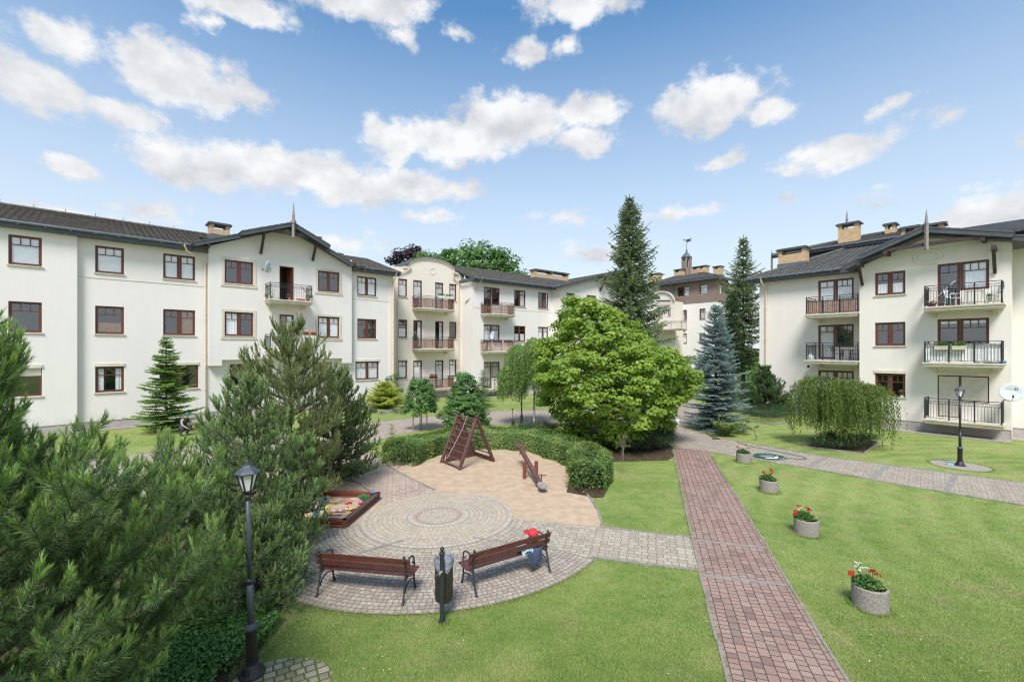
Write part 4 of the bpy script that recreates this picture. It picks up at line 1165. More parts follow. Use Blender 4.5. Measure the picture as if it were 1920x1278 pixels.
fn.build('roof_spike', M['oldwood'], rootR, rel=True)
# set-back upper storey
oU = oR1-6.4
b = MB()
su0, su1 = FR.su(1470, oU), sR3
wall_grid(b, FR, su0, su1, zeR+1.5, zeR+2.75, (), oU); b.quad(FR.P(su0,zeR+1,oU), FR.P(su0,zeR+2.75,oU), FR.P(su0,zeR+2.75,-14), FR.P(su0,zeR+1,-14))
b.build('dormer_wall', M['soffit'], rootR, rel=True)
zu = FR.z(1580, 459, oU+.6)
e0 = Vector(FR.P(FR.su(1447,oU+.6), zu, oU+.6)); U = Vector(FR.P(FR.su(1752,oU+.6),zu,0))-Vector(FR.P(FR.su(1447,oU+.6),zu,0)); Vv = Vector(FR.P(0,zu+1.55,oU-5))-Vector(FR.P(0,zu,oU+.6))
mb = MB(); tiled(mb, e0, U, Vv, inside=lambda x, y: x > y*.9)
h1 = e0+U.normalized()*Vv.length*.9+Vv
ridge_caps(mb, e0+Vector((0,0,.05)), h1+Vector((0,0,.05))); ridge_caps(mb, h1+Vector((0,0,.05)), e0+U+Vv+Vector((0,0,.05)))
r2 = mb.build('upper_roof', M['tile_r'], rootR, rel=True)
mb = MB(); deck(mb, [tuple(e0), tuple(e0+U), tuple(e0+U+Vv), tuple(h1)], .12)
mb.bar(e0-Vector((0,0,.14)), e0+U-Vector((0,0,.14)), .05, .24); mb.build('fascia', M['soffit'], r2, rel=True)
gutter_part(rootR, e0+Vector((0,0,-.03))+Vector((FR.nx,FR.ny,0))*.08, e0+U+Vector((0,0,-.03))+Vector((FR.nx,FR.ny,0))*.08)
# another roof rising behind, to the right
oV = -7
e0 = Vector(FR.P(FR.su(1800,oV), FR.z(1800,449,oV), oV)); U = Vector(FR.P(FR.su(1990,oV),0,oV))-Vector(FR.P(FR.su(1800,oV),0,oV))
mb = MB(); Vv = Vector(FR.P(0,1.5,-5))-Vector(FR.P(0,0,0)); tiled(mb, e0, U, Vv, inside=lambda x, y: x > y*.5); ridge_caps(mb, e0+U.normalized()*Vv.length*.5+Vv, e0+U+Vv); ridge_caps(mb, e0, e0+U.normalized()*Vv.length*.5+Vv)
mb.build('upper_roof', M['tile_r'], rootR, rel=True)
# chimneys: (u0,u1,v_base,v_top,o,slots)
for (u0, u1, vb, vt, o, sl_) in ((1459,1510,493,465,oR1-2.0,1), (1571,1609,455,418,oU-.7,1), (1659,1678,444,419,oU-3,1), (1690,1722,450,425,-3.2,1), (1725,1769,440,420,-6,1)):
    a, z0_ = FR.sz(u0, vb, o); b_ = FR.su(u1, o)
    chimney(rootR, FR, a, b_, FR.z((u0+u1)/2, vb, o)-.25, FR.z((u0+u1)/2, vt, o), o, .8, sl_)
for (u, vb, vt, o) in ((1588, 424, 394, oU-6), (1447.3, 495, 468, oR1-9)):
    fn = MB(); s_ = FR.su(u, o); z0_, z1_ = FR.z(u, vb, o), FR.z(u, vt, o)
    fn.bar(FR.P(s_, z0_-.8, o), FR.P(s_, z0_+(z1_-z0_)*.4, o), .13, .13)
    p = Vector(FR.P(s_, z0_+(z1_-z0_)*.4, o)); fn.tube([p, Vector(FR.P(s_, z1_, o))], [.10,.01], 6)
    fn.build('roof_spike', M['oldwood'], rootR, rel=True)
p_ = FR.su(1437.5, oR1)
pipe_part(rootR, [FR.P(FR.su(1427,oR1+eo),zeR-.1,oR1+eo+.05), FR.P(FR.su(1428,oR1+eo),zeR-.35,oR1+eo), FR.P(p_,zeR-.85,oR1+.1), FR.P(p_,.1,oR1+.1)])

# ================================================================ FAR BUILDING WITH THE LANTERN (E)
M['cladding'] = wood_mat('brown_cladding', (.19,.135,.11), (.28,.205,.17), .7)
ex, ey = at(1342.6, 655, 62)[:2]
FE = Fr(ex, ey, .8274, -1.0)      # left face, corner at s=0
FE2 = Fr(ex, ey, 1.0595, 1.0)     # right face
rootE = empty('tower_house', FE.P(-6, 0, -6), 'distant white house with a brown wood-clad top floor and a lantern turret', 'building')
eH = FE.z(1342, 519)
e1 = FE.z(1342, 565)
lv = [(FE.z(1283, 537), FE.z(1283, 555.5)), (FE.z(1283, 581), FE.z(1283, 600)), (FE.z(1283, 625), FE.z(1283, 643)), (FE.z(1283, 668), FE.z(1283, 686))]
sEl = FE.su(1238); wins = []
for i, (zt, zb) in enumerate(lv):
    W(FE, 1270.5 if i == 0 else 1270, 1293 if i == 0 else 1288, zt, zb, cur=('right','left','full','none')[i]); W(FE, 1312, 1327 if i == 0 else 1322.5, zt, zb, leaves=1, small=3, cur='white')
hE = [(w[1], w[2], w[3], w[4]) for w in wins]; wE = wins; wins = []
for i, (zt, zb) in enumerate(lv): W(FE2, 1349, 1355.5, zt, zb, leaves=1, cur=('white','none','none','none')[i])
hE2 = [(w[1], w[2], w[3], w[4]) for w in wins]
mb = MB(); wall_grid(mb, FE, sEl, 0, 0, e1, hE); wall_grid(mb, FE2, 0, 4.2, 0, e1, hE2)
wall_grid(mb, FE2, 4.2, 12, 0, eH-.4, (), -1.0); mb.quad(FE2.P(4.2,0,0), FE2.P(4.2,0,-1), FE2.P(4.2,eH,-1), FE2.P(4.2,eH,0))
mb.build('wall', M['stucco'], rootE, rel=True)
mb = MB(); wall_grid(mb, FE, sEl, 0.04, e1, eH, hE, .04); wall_grid(mb, FE2, -.04, 4.24, e1, eH, hE2, .04)
mb.build('wood_cladding', M['cladding'], rootE, rel=True)
b = MB(); b.quad(FE.P(sEl,0,-.9), FE.P(-.9,0,-.9), FE.P(-.9,eH,-.9), FE.P(sEl,eH,-.9)); b.quad(FE2.P(.9,0,-.9), FE2.P(4,0,-.9), FE2.P(4,eH,-.9), FE2.P(.9,eH,-.9)); b.build('dark_room_backing', M['dark'], rootE, rel=True)  # dark backing sheets in place of shaded rooms
emit(wE, rootE); emit(wins, rootE)
cr = FE.P(.8, eH, .8); pl = FE.P(sEl-2, eH, .8); apE = FE.P(-5.5, eH+2.1, -7); prr = Vector(cr)+Vector((FE2.dx,FE2.dy,0))*13
mb = MB()
U = Vector(cr)-Vector(pl); Lx = U.length
Vv = Vector(FE.P(0,2.1,-7))-Vector(FE.P(0,0,.8))
tiled(mb, pl, U, Vv, inside=lambda x, y: x < Lx-y*.80)
U2 = Vector(prr)-Vector(cr); V2 = Vector((-FE2.nx*6.3, -FE2.ny*6.3, 2.1)); tiled(mb, cr, U2, V2, inside=lambda x, y: x > y*1.15)
ridge_caps(mb, cr, apE, .14)
rE = mb.build('roof', M['tile_r'], rootE, rel=True)
mb = MB(); deck(mb, [pl, cr, apE, tuple(Vector(pl)+Vv)], .14); deck(mb, [cr, tuple(prr), tuple(Vector(prr)+V2), apE], .14)
mb.bar(Vector(pl)-Vector((0,0,.18)), Vector(cr)-Vector((0,0,.18)), .06, .3); mb.bar(Vector(cr)-Vector((0,0,.18)), Vector(prr)-Vector((0,0,.18)), .06, .3)
mb.build('fascia', M['soffit'], rE, rel=True)
# lantern turret
lx, ly, lz = FE.P(FE.su(1287.5,-7), FE.z(1287.5,510,-7), -7)
ls = 1/FPX*FE.P(FE.su(1287.5,-7),0,-7)[1]
mb = MB(); hw_ = 7.5*ls
zt_ = lz+27*ls
for k in range(6):
    a0, a1 = k*math.pi/3, (k+1)*math.pi/3
    for a in (a0,): mb.bar((lx+hw_*math.cos(a), ly+hw_*math.sin(a), lz-1.2), (lx+hw_*math.cos(a), ly+hw_*math.sin(a), zt_), .28, .28)
    p, q = (lx+hw_*math.cos(a0), ly+hw_*math.sin(a0)), (lx+hw_*math.cos(a1), ly+hw_*math.sin(a1))
    mb.quad((*p, lz-1.2), (*q, lz-1.2), (*q, lz+.7), (*p, lz+.7)); mb.quad((*p, zt_-.35), (*q, zt_-.35), (*q, zt_), (*p, zt_))
mb.build('lantern', M['cladding'], rootE, rel=True)
mb = MB(); mb.lathe([(hw_*1.45, zt_-lz), (hw_*1.3, zt_-lz+.12), (hw_*.75, zt_-lz+6*ls), (hw_*.22, zt_-lz+11*ls), (.12, zt_-lz+12*ls), (.16, zt_-lz+14*ls), (.03, zt_-lz+16*ls)], 6, (lx, ly, lz))
lr = mb.build('lantern_roof', M['gutter'], rootE, rel=True)
mb = MB(); top = Vector((lx, ly, zt_+16*ls)); mb.bar(top, top+Vector((0,0,20*ls)), .05)
v0 = top+Vector((0,0,15*ls)); mb.poly([v0+Vector((.05,0,-.25)), v0+Vector((.95,-.1,.1)), v0+Vector((.55,0,.12)), v0+Vector((.9,0,.5)), v0+Vector((.05,0,.25))])
mb.poly([v0+Vector((-.05,0,.0)), v0+Vector((-.05,0,.14)), v0+Vector((-.6,0,.3)), v0+Vector((-.5,0,.1))])
mb.build('weather_vane', M['iron'], lr, rel=True)
for (u0, u1, vb, vt, o) in ((1264,1278,514,505,-5), (1298,1324,512,499,-8), (1337,1351,512,499,-5.5)):
    a = FE.su(u0, o); b_ = FE.su(u1, o); chimney(rootE, FE, a, b_, FE.z((u0+u1)/2, vb, o)-.5, FE.z((u0+u1)/2, vt, o), o, 1.0, 1 if u1-u0 < 20 else 2)
pipe_part(rootE, [FE.P(FE.su(1262),eH-.2,.75), FE.P(FE.su(1263),eH-.7,.15), FE.P(FE.su(1263),0,.15)], .09, 'gutter')
# arched cream front left of it
rootQ = empty('arched_house', FE.P(sEl-5, 0, 0), 'distant cream house with a curved gable and balcony beside the tall spruce', 'building')
FQ = FE; oQ = 2.2; q0, q1 = FQ.su(1180, oQ), FQ.su(1266, oQ)
qs = FQ.z(1250, 566, oQ); qa = FQ.z(1238, 547, oQ); acx = FQ.su(1241, oQ)
wins = []
W(FQ, 1252.5, 1257.5, FQ.z(1255,580,oQ), FQ.z(1255,592,oQ), oQ, leaves=1, small=1, cur='none'); W(FQ, 1234, 1242, FQ.z(1238,577,oQ), FQ.z(1238,596,oQ), oQ, leaves=1, small=2, cur='none')
hq = [(w[1], w[2], w[3], w[4]) for w in wins]
mb = MB(); wall_grid(mb, FQ, q0, q1, 0, qs, hq, oQ)
ar = [(acx-(q1-acx)*.95*math.cos(math.pi*i/16), qs+(qa-qs)*math.sin(math.pi*i/16)) for i in range(17)]
mb.poly([FQ.P(a, z_, oQ) for a, z_ in ar[::-1]])
mb.quad(FQ.P(q1,0,oQ), FQ.P(q1,0,-2), FQ.P(q1,qs,-2), FQ.P(q1,qs,oQ))
mb.build('wall', M['stucco_tan'], rootQ, rel=True)
mb = MB()
for i in range(16): mb.bar(FQ.P(*ar[i], oQ+.1), FQ.P(*ar[i+1], oQ+.1), .3, .16)
mb.build('arch_moulding', M['trim'], rootQ, rel=True)
emit(wins, rootQ)
zq = FQ.z(1258, 616, oQ+1.5)
balcony(FQ, rootQ, FQ.su(1222,oQ+1.4), FQ.su(1279,oQ+1.4), zq, 1.6, oQ, posts=3)
mb = MB(); e0 = Vector(FQ.P(FQ.su(1232,oQ+.6), FQ.z(1245,563,oQ+.6), oQ+.6)); mb.bar(e0, FQ.P(FQ.su(1256,oQ+.6), FQ.z(1245,565,oQ+.6), oQ+.6), .5, .22); mb.build('canopy', M['soffit'], rootQ, rel=True)
# chimney seen left of it
a = FQ.su(1216,-3); chimney(rootQ, FQ, a, FQ.su(1235,-3), FQ.z(1225,540,-3)-1.5, FQ.z(1225,513,-3), -3, 1.0, 1)
mb = MB(); wall_grid(mb, FQ, FQ.su(1150,-1), sEl, 0, FQ.z(1225,535,-1), (), -1.2); mb.build('rear_wall', M['stucco'], rootQ, rel=True)
# ================================================================ GROUND
from mathutils.geometry import tessellate_polygon
def inpoly(px, py, poly):
    poly = np.array(poly); x, y = poly[:, 0], poly[:, 1]; c = np.zeros(px.shape, bool); j = len(x)-1
    for i in range(len(x)):
        m = ((y[i] > py) != (y[j] > py)) & (px < (x[j]-x[i])*(py-y[i])/(y[j]-y[i]+1e-12)+x[i]); c ^= m; j = i
    return c
def sheet(name, pts, z, mat, d=(1, 0), kind='structure', off=(0, 0)):
    l = math.hypot(*d); dx, dy = d[0]/l, d[1]/l
    vs = [Vector((p[0], p[1], 0)) for p in pts]
    tris = tessellate_polygon([vs])
    me = bpy.data.meshes.new(name); me.from_pydata([(p[0], p[1], z) for p in pts], [], [t if ((vs[t[1]]-vs[t[0]]).cross(vs[t[2]]-vs[t[0]])).z > 0 else t[::-1] for t in tris])
    uv = me.uv_layers.new(name='UVMap').data
    for l_ in me.loops:
        p = pts[l_.vertex_index]; x, y = p[0]-off[0], p[1]-off[1]
        uv[l_.index].uv = (x*dx+y*dy+50, -x*dy+y*dx+50)
    setmats(me, mat); me.update()
    o = link(name, me); o['kind'] = kind
    return o
def polar(name, c, r0, r1, a0, a1, z, mat, rh, closed=False):
    """ring paving whose courses follow the circle"""
    mb = MB(); nr = max(1, round((r1-r0)/rh)); n = max(8, int((a1-a0)/R_(5)))
    for j in range(nr):
        ra, rb = r0+(r1-r0)*j/nr, r0+(r1-r0)*(j+1)/nr; rm = (ra+rb)/2; yo = 20+j
        for i in range(n):
            t0, t1 = a0+(a1-a0)*i/n, a0+(a1-a0)*(i+1)/n
            P = lambda r, t: (c[0]+r*math.cos(t), c[1]+r*math.sin(t), z)
            mb.quad(P(ra,t0), P(rb,t0), P(rb,t1), P(ra,t1), [(rm*t0+30+j*.07, yo*rh), (rm*t0+30+j*.07, (yo+1)*rh), (rm*t1+30+j*.07, (yo+1)*rh), (rm*t1+30+j*.07, yo*rh)])
    # wind faces upwards
    mb.f = [f[::-1] for f in mb.f]; mb.uv = {k: v[::-1] for k, v in mb.uv.items()}
    o = mb.build(name, mat); o['kind'] = 'structure'; return o
def strip(name, pts, w, z0, z1, mat, jitter=0.0):
    mb = MB()
    for i in range(len(pts)-1):
        a = Vector((*pts[i], 0)); b = Vector((*pts[i+1], 0)); L = (b-a).length; n = max(1, int(L/.9)); dd = (b-a).normalized()
        sd_ = Vector((-dd.y, dd.x, 0))
        for k in range(n):
            p = a+(b-a)*(k/n)+dd*.004; q = a+(b-a)*((k+1)/n)-dd*.004
            o1, o2 = random.uniform(-jitter, jitter), random.uniform(-jitter, jitter); h = z1+random.uniform(-.006, .006)
            mb.bar(p+sd_*o1+Vector((0,0,(z0+h)/2)), q+sd_*o2+Vector((0,0,(z0+h)/2)), w, h-z0)
    o = mb.build(name, mat); o['kind'] = 'structure'; return o

g = sheet('lawn', [(-400,-60),(400,-60),(400,900),(-400,900)], 0.0, M['grass'])
CC = (-1.94, 11.83)
dA = (FA.dx, FA.dy)
road = [(-34,0),(-24.5,10.2),G(267,850),G(680,794),G(767,784),G(914,771),G(1017,769),(6,35),(11.5,46),(17,46),(14.5,33),G(1296,797),G(1283,800),G(1343,821),G(1268,838),G(1256,812),(7.5,26.6),G(1080,800),G(973,795),G(848,799),G(760,812),G(688,830),(-9.2,16),(-14,9),(-22,0)]
sheet('road', road, .006, M['roadpath'], dA)
pd = Vector((.73,-.68)); 
path2 = [G(1268,839),G(1330,847),G(1514,877),G(1773,923),G(1920,947),(23.5,3.6),(26,5.6),G(1920,906),G(1665,872),G(1545,856),G(1343,821),G(1300,812)]
sheet('side_path', path2, .010, M['beigepath'], (pd.x, pd.y))
rd = (G(1262,840)[0]-G(1365,1278)[0], G(1262,840)[1]-G(1365,1278)[1])
kx = lambda p, t: (p[0]+rd[0]*t, p[1]+rd[1]*t)
RP0, RP1 = G(1365,1278), G(1590,1278)
redpoly = [kx(RP0,-.35), kx(RP1,-.35), G(1590,1278), G(1500,1132), G(1400,962), G(1328,845), G(1262,838), G(1298,1010), G(1310,1067), G(1365,1278)]
sheet('red_path', redpoly, .014, M['redpath'], rd, off=RP0)
pink = [G(*p) for p in [(560,842),(684,831),(692,851),(745,884),(817,920),(860,967),(800,1030),(666,1042),(560,1058),(470,1075),(440,1040),(562,1010),(648,988),(713,970),(716,950),(695,923),(668,904),(560,870)]]
sheet('pink_path', pink, .010, M['pinkpath'], (1,.25))
sand1 = [G(735,880),G(817,922),G(822,967),G(972,974),G(1126,989),G(1127,975),G(1123,963),G(1101,927),(2.9,15.2),(2.6,17.5),(1.2,19.9),(-.5,20.6),(-2.5,20.4),(-4,18.9),(-4.9,17.4)]
sheet('sand_pit', sand1, .008, M['sand'])
sand2 = [G(*p) for p in [(480,870),(668,904),(695,923),(716,950),(713,970),(648,988),(562,1012),(440,1042)]]
sheet('sand_ground', sand2, .008, M['sand'])
ylw = [G(972,973),G(1126,988.5),G(1293,1007),G(1310,1069),G(1200,1056.6),G(1108,1045),(1.3,9.3),(0.2,9.0),CC]
sheet('yellow_path', ylw, .012, M['yellowpath'], (G(1293,1007)[0]-G(1126,988)[0], G(1293,1007)[1]-G(1126,988)[1]))
polar('yellow_fan', CC, 1.8, 2.35, R_(-160), R_(-6), .018, M['yellowpath'], .11)
polar('cobbles', CC, 2.35, 4.42, R_(-172), R_(-34), .022, M['setts'], .108)
polar('paved_circle', CC, .82, 1.83, 0, 2*math.pi, .024, M['ring'], .12)
polar('paved_circle_rim', CC, 1.83, 1.95, R_(-190), R_(60), .026, M['ringgrey'], .12)
polar('paved_circle_grey_ring', CC, .69, .82, 0, 2*math.pi, .026, M['ringgrey'], .10)
polar('paved_circle_inner', CC, .13, .69, 0, 2*math.pi, .022, M['ring'], .10)
polar('paved_circle_red_ring', CC, .47, .60, 0, 2*math.pi, .024, M['ringred'], .10)
polar('paved_circle_centre', CC, .02, .13, 0, 2*math.pi, .026, M['ringgrey'], .10)
for (a, r0, r1) in ((R_(-132), 1.95, 4.4), (R_(-52), 1.95, 3.3)):
    p = (CC[0]+r0*math.cos(a), CC[1]+r0*math.sin(a)); q = (CC[0]+r1*math.cos(a), CC[1]+r1*math.sin(a))
strip('kerb', [G(756,1014), G(666,1040), G(600,1056)], .07, 0, .030, M['kerb'], .01)
strip('kerb', [G(885,1009), G(960,1019), G(1045,1033)], .05, 0, .028, M['kerb'], .01)
strip('kerb', [G(692,851), G(745,884), G(815,919)], .06, 0, .03, M['kerb'], .01)
strip('kerb', [G(640,886), G(668,904), G(700,925)], .05, 0, .03, M['kerb'], .01)
strip('kerb', [kx(RP0,-.3), G(1365,1278), G(1345,1200), G(1310,1067), G(1298,1010), G(1262,842)], .045, 0, .024, M['kerb'], .014)
strip('kerb', [kx(RP1,-.3), G(1590,1278), G(1500,1130), G(1468,1076), G(1400,960), G(1328,846)], .045, 0, .024, M['kerb'], .014)
strip('kerb', [G(1330,847.5), G(1514,877.5), G(1773,923.5), G(1920,947.5), (23.5,3.5)], .06, 0, .02, M['kerb'], .01)
strip('kerb', [G(1343,820.5), G(1545,855.5), G(1665,871.5), G(1920,905.5), (26,5.7)], .06, 0, .02, M['kerb'], .01)
strip('kerb', [G(267,850), G(680,794), G(767,784), G(914,771), G(1017,769), (6,35)], .10, 0, .03, M['kerb'], .01)
strip('kerb', [G(1109,1045), G(1200,1056.8), G(1308,1069)], .06, 0, .026, M['kerb'], .01)
strip('kerb', [G(1127,988), G(1200,996.5), G(1295,1006.5)], .05, 0, .024, M['kerb'], .01)
mb = MB()
sandedge = [G(1101,927),G(1115,945),G(1123,963),G(1127,977),G(1126,988)]
strip('kerb', sandedge, .05, 0, .03, M['kerb'], .005)
for (p, q) in ((G(1303,1013.5),G(1432,1027)), (G(1322,1079.5),G(1472,1096.5))):
    strip('paving_band', [p, q], .10, 0, .019, M['kerb'])
strip('paving_band', [G(1290,945), G(1385,953)], .07, 0, .018, M['kerb'])
for (p, q) in (((1514,877),(1548,857)), ((1635,898),(1665,872)), ((1773,923),(1793,888)), ((1415,861),(1450,843))):
    strip('paving_band', [G(*p), G(*q)], .16, 0, .016, M['kerb'])
moss = [(-3.05+.62*math.cos(t)*(1+.12*math.sin(3*t)), 5.75+.72*math.sin(t)*(1+.1*math.cos(2*t))) for t in [k*math.pi/12 for k in range(24)]]
sheet('mossy_paving', moss, .012, M['mosspave'], (1,.6))
lampR = G(1800,873)
patch = [(lampR[0]+.85*math.cos(t), lampR[1]+.85*math.sin(t)) for t in [k*math.pi/12 for k in range(24)]]
sheet('lamp_paving', patch, .012, M['gravel'])
# gravel strips at the foot of the walls
def fs(F, a, b, o0, o1, name='gravel_strip', z=.005, m='gravel'):
    sheet(name, [F.P(a,0,o0)[:2], F.P(a,0,o1)[:2], F.P(b,0,o1)[:2], F.P(b,0,o0)[:2]], z, M[m])
fs(FA, sA0, sAe, -.1, .65); fs(FR, sR0, sR1, oR1, oR1+.7); fs(FR, sR1, sR2+.02, -.01, 1.35); fs(FR, sR2, sR3, oR3, -.01)
fs(FC, sT0, sC0, pT, -.2); fs(FC, sC0, sC1, 0, 1.4)
strip('kerb', [FA.P(sA0,0,.66)[:2], FA.P(sAe,0,.66)[:2]], .06, 0, .03, M['kerb'])
strip('kerb', [FR.P(sR0,0,oR1+.72)[:2], FR.P(sR1-.03,0,oR1+.72)[:2]], .06, 0, .03, M['kerb'])
strip('kerb', [FR.P(sR1-.6,0,1.37)[:2], FR.P(sR2+.03,0,1.37)[:2]], .06, 0, .03, M['kerb'])
soilh = [G(1062,923),G(1116,933),G(1132,932),G(1146,905),G(1143,880),(3.4,17.0),(2.3,17.0)]
sheet('soil_bed', soilh, .010, M['soil'])
sheet('soil_bed', [(1.5,19.5),(3.6,17.5),(6.2,17.8),(7.2,19.2),(7.3,23.5),(5.0,25.6),(.5,25.2),(0,22.6)], .007, M['soil'])
sheet('soil_bed', [(-9.5,5.2),(-4.0,5.0),(-3.6,6.2),(-3.9,7.6),(-4.4,10),(-4.9,12),(-5.8,14.5),(-8.5,15),(-12,10)], .005, M['soil'])

# grass blades
def vnoise(x, y, sc, seed):
    g = np.random.default_rng(seed).random((128, 128)); X = x/sc+200; Y = y/sc+200; i = np.floor(X).astype(int); j = np.floor(Y).astype(int); fx = X-i; fy = Y-j
    fx = fx*fx*(3-2*fx); fy = fy*fy*(3-2*fy); G_ = lambda a, b: g[a % 128, b % 128]
    return (G_(i,j)*(1-fx)+G_(i+1,j)*fx)*(1-fy)+(G_(i,j+1)*(1-fx)+G_(i+1,j+1)*fx)*fy
PLANTERS = [(6.13,7.67),(7.03,10.7),(7.97,13.9),(9.05,17.5)]
def blades():
    n = 330000
    u = rng.uniform(430, 1960, n); v = 700 + (1330-700)*rng.beta(2.2, 1.0, n)
    y = FPX*CAMZ/(v-HZ); x = (u-960)/FPX*y
    x0, y0 = x, y; x = x+rng.normal(0, .035, n); y = y+rng.normal(0, .035, n)
    keep = (y < 24)
    for poly in (road, path2, redpoly, pink, sand1, sand2, ylw, moss, patch, soilh): keep &= ~inpoly(x, y, poly)
    rr = np.hypot(x-CC[0], y-CC[1]); keep &= ~((rr < 4.43) & (y < 12.3)); keep &= rr > 1.9
    keep &= (x*FR.nx+y*FR.ny) - (FR.x*FR.nx+FR.y*FR.ny) > 1.4
    keep &= ~((x < -2.9-0.12*(y-5)) & (y < 13) & (x+4.5 < .35*(8-y)))
    x, y = x0[keep], y0[keep]; h = rng.uniform(.012, .032, len(x))*(1+.02*y)
    # taller uncut growth hugging kerbs, planters and posts
    ex = []; ey = []; eh = []
    def edge(p, q, m, j=.035, hh=(.02, .055)):
        t = rng.uniform(0, 1, m); t = t[vnoise(t*9+p[0], t*0+p[1], 1.0, 3) > .35]; k = len(t)
        ex.append(p[0]+(q[0]-p[0])*t+rng.normal(0, j, k)); ey.append(p[1]+(q[1]-p[1])*t+rng.normal(0, j, k)); eh.append(rng.uniform(*hh, k))
    for line in ([kx(RP0,-.3), G(1365,1278), G(1345,1200), G(1310,1067)], [G(1298,1010), G(1262,842)], [kx(RP1,-.3), G(1590,1278), G(1500,1130), G(1468,1076), G(1400,960), G(1328,846)], [G(1109,1045), G(1200,1056.8), G(1308,1069)], [G(1127,988), G(1200,996.5), G(1295,1006.5)], [G(1330,847.5), G(1514,877.5), G(1773,923.5), G(1920,947.5)]):
        for a, b in zip(line[:-1], line[1:]): edge(a, b, int(420*math.hypot(b[0]-a[0], b[1]-a[1])))
    arc = [(CC[0]+4.44*math.cos(R_(t)), CC[1]+4.44*math.sin(R_(t))) for t in range(-125, -33, 4)]
    for a, b in zip(arc[:-1], arc[1:]): edge(a, b, 210, .05)
    for (px_, py_, r_, m) in [(a, b, .285, 900) for a, b in PLANTERS]+[(*G(829,1166), .07, 260), (*G(1800,873), .86, 900)]:
        a = rng.uniform(0, 6.283, m); q = r_+np.abs(rng.normal(0, .03, m)); ex.append(px_+q*np.cos(a)); ey.append(py_+q*np.sin(a)); eh.append(rng.uniform(.03, .075, m))
    x = np.concatenate([x]+ex); y = np.concatenate([y]+ey); h = np.concatenate([h]+eh); n = len(x)
    wd = .0022*(1+.13*y)
    az = rng.uniform(0, 2*np.pi, n); ln = rng.uniform(.1, .9, n)
    base = np.stack([x, y, np.zeros(n)], 1)
    sx = np.stack([np.cos(az)*wd, np.sin(az)*wd, np.zeros(n)], 1)
    tip = base + np.stack([-np.sin(az)*h*ln, np.cos(az)*h*ln, h], 1)
    V = np.stack([base-sx, base+sx, tip], 1)
    fb = .5*vnoise(x, y, 2.3, 1)+.3*vnoise(x, y, .8, 2)+.2*vnoise(x, y, .3, 4)
    dry = np.clip((vnoise(x, y, 1.5, 5)*.6+vnoise(x, y, .45, 6)*.4-.56)*3.4, 0, 1)
    d0 = np.hypot(x-19, y-6); band = np.where(x > 4.5, .09*np.sin(7.2*d0+3*vnoise(x, y, 3, 8)), 0)
    t = np.clip(rng.normal(0, .2, n)+.12+.72*fb+.55*dry+band, 0, 1)
    o = np_mesh('grass', V, 3, M['blade'], tint=np.repeat(t, 3))
    tag(o, 'short mown lawn grass', 'grass', kind='stuff')
blades()
# clover and daisies: tiny pale flecks in the turf
m = 80; u = rng.uniform(520, 1900, m); v = rng.uniform(900, 1270, m); y = FPX*CAMZ/(v-HZ); x = (u-960)/FPX*y
k_ = np.ones(m, bool)
for poly in (redpoly, ylw, pink, sand1, path2, moss, soilh): k_ &= ~inpoly(x, y, poly)
k_ &= np.hypot(x-CC[0], y-CC[1]) > 4.6
x, y = x[k_], y[k_]; C = np.stack([x, y, np.full(len(x), .035)], 1); s3 = .009
V = np.stack([C+np.array([s3*math.cos(a), s3*math.sin(a), 0]) for a in [k*math.pi/3 for k in range(6)]], 1)
o = np_mesh('clover_flowers', V, 6, M['whitefl'], tint=np.full(len(V)*6, .5)); tag(o, 'tiny white clover flowers scattered in the grass', 'wild flowers', kind='stuff')
# ================================================================ VEGETATION
def unit(a): return a/np.maximum(np.linalg.norm(a, axis=-1, keepdims=True), 1e-9)
def basis(D):
    ref = np.where(np.abs(D[:, 2:3]) < .9, np.array([[0,0,1.]]), np.array([[1.,0,0]]))
    U = unit(np.cross(D, ref)); return U, np.cross(D, U)
def needles(S, D, L, tint, per, nlen, width, ang=.7, r=rng, skip=0.0, upbias=0.0):
    """needles around each shoot: triangles"""
    n = len(S); D = unit(D)
    cnt = np.maximum(3, (per*np.asarray(L)).astype(int)); idx = np.repeat(np.arange(n), cnt); m = len(idx)
    U, W_ = basis(D)
    t = skip+(1-skip)*r.uniform(0, 1, m); ph = r.uniform(0, 2*np.pi, m)
    a = ang*r.uniform(.75, 1.25, m)*(1-.45*t**3)
    rad = U[idx]*np.cos(ph)[:, None]+W_[idx]*np.sin(ph)[:, None]
    nd = D[idx]*np.cos(a)[:, None]+rad*np.sin(a)[:, None]
    nd[:, 2] += upbias; nd = unit(nd)
    base = S[idx]+D[idx]*(t*np.asarray(L)[idx])[:, None]
    ln = nlen*r.uniform(.75, 1.15, m)
    side = unit(np.cross(nd, r.normal(size=(m, 3))))*(width/2)
    tip = base+nd*ln[:, None]
    V = np.stack([base-side, base+side, tip], 1)
    T = np.clip(tint[idx]+r.normal(0, .10, m)+.18*(t-.5), 0, 1)
    return V, np.repeat(T, 3)
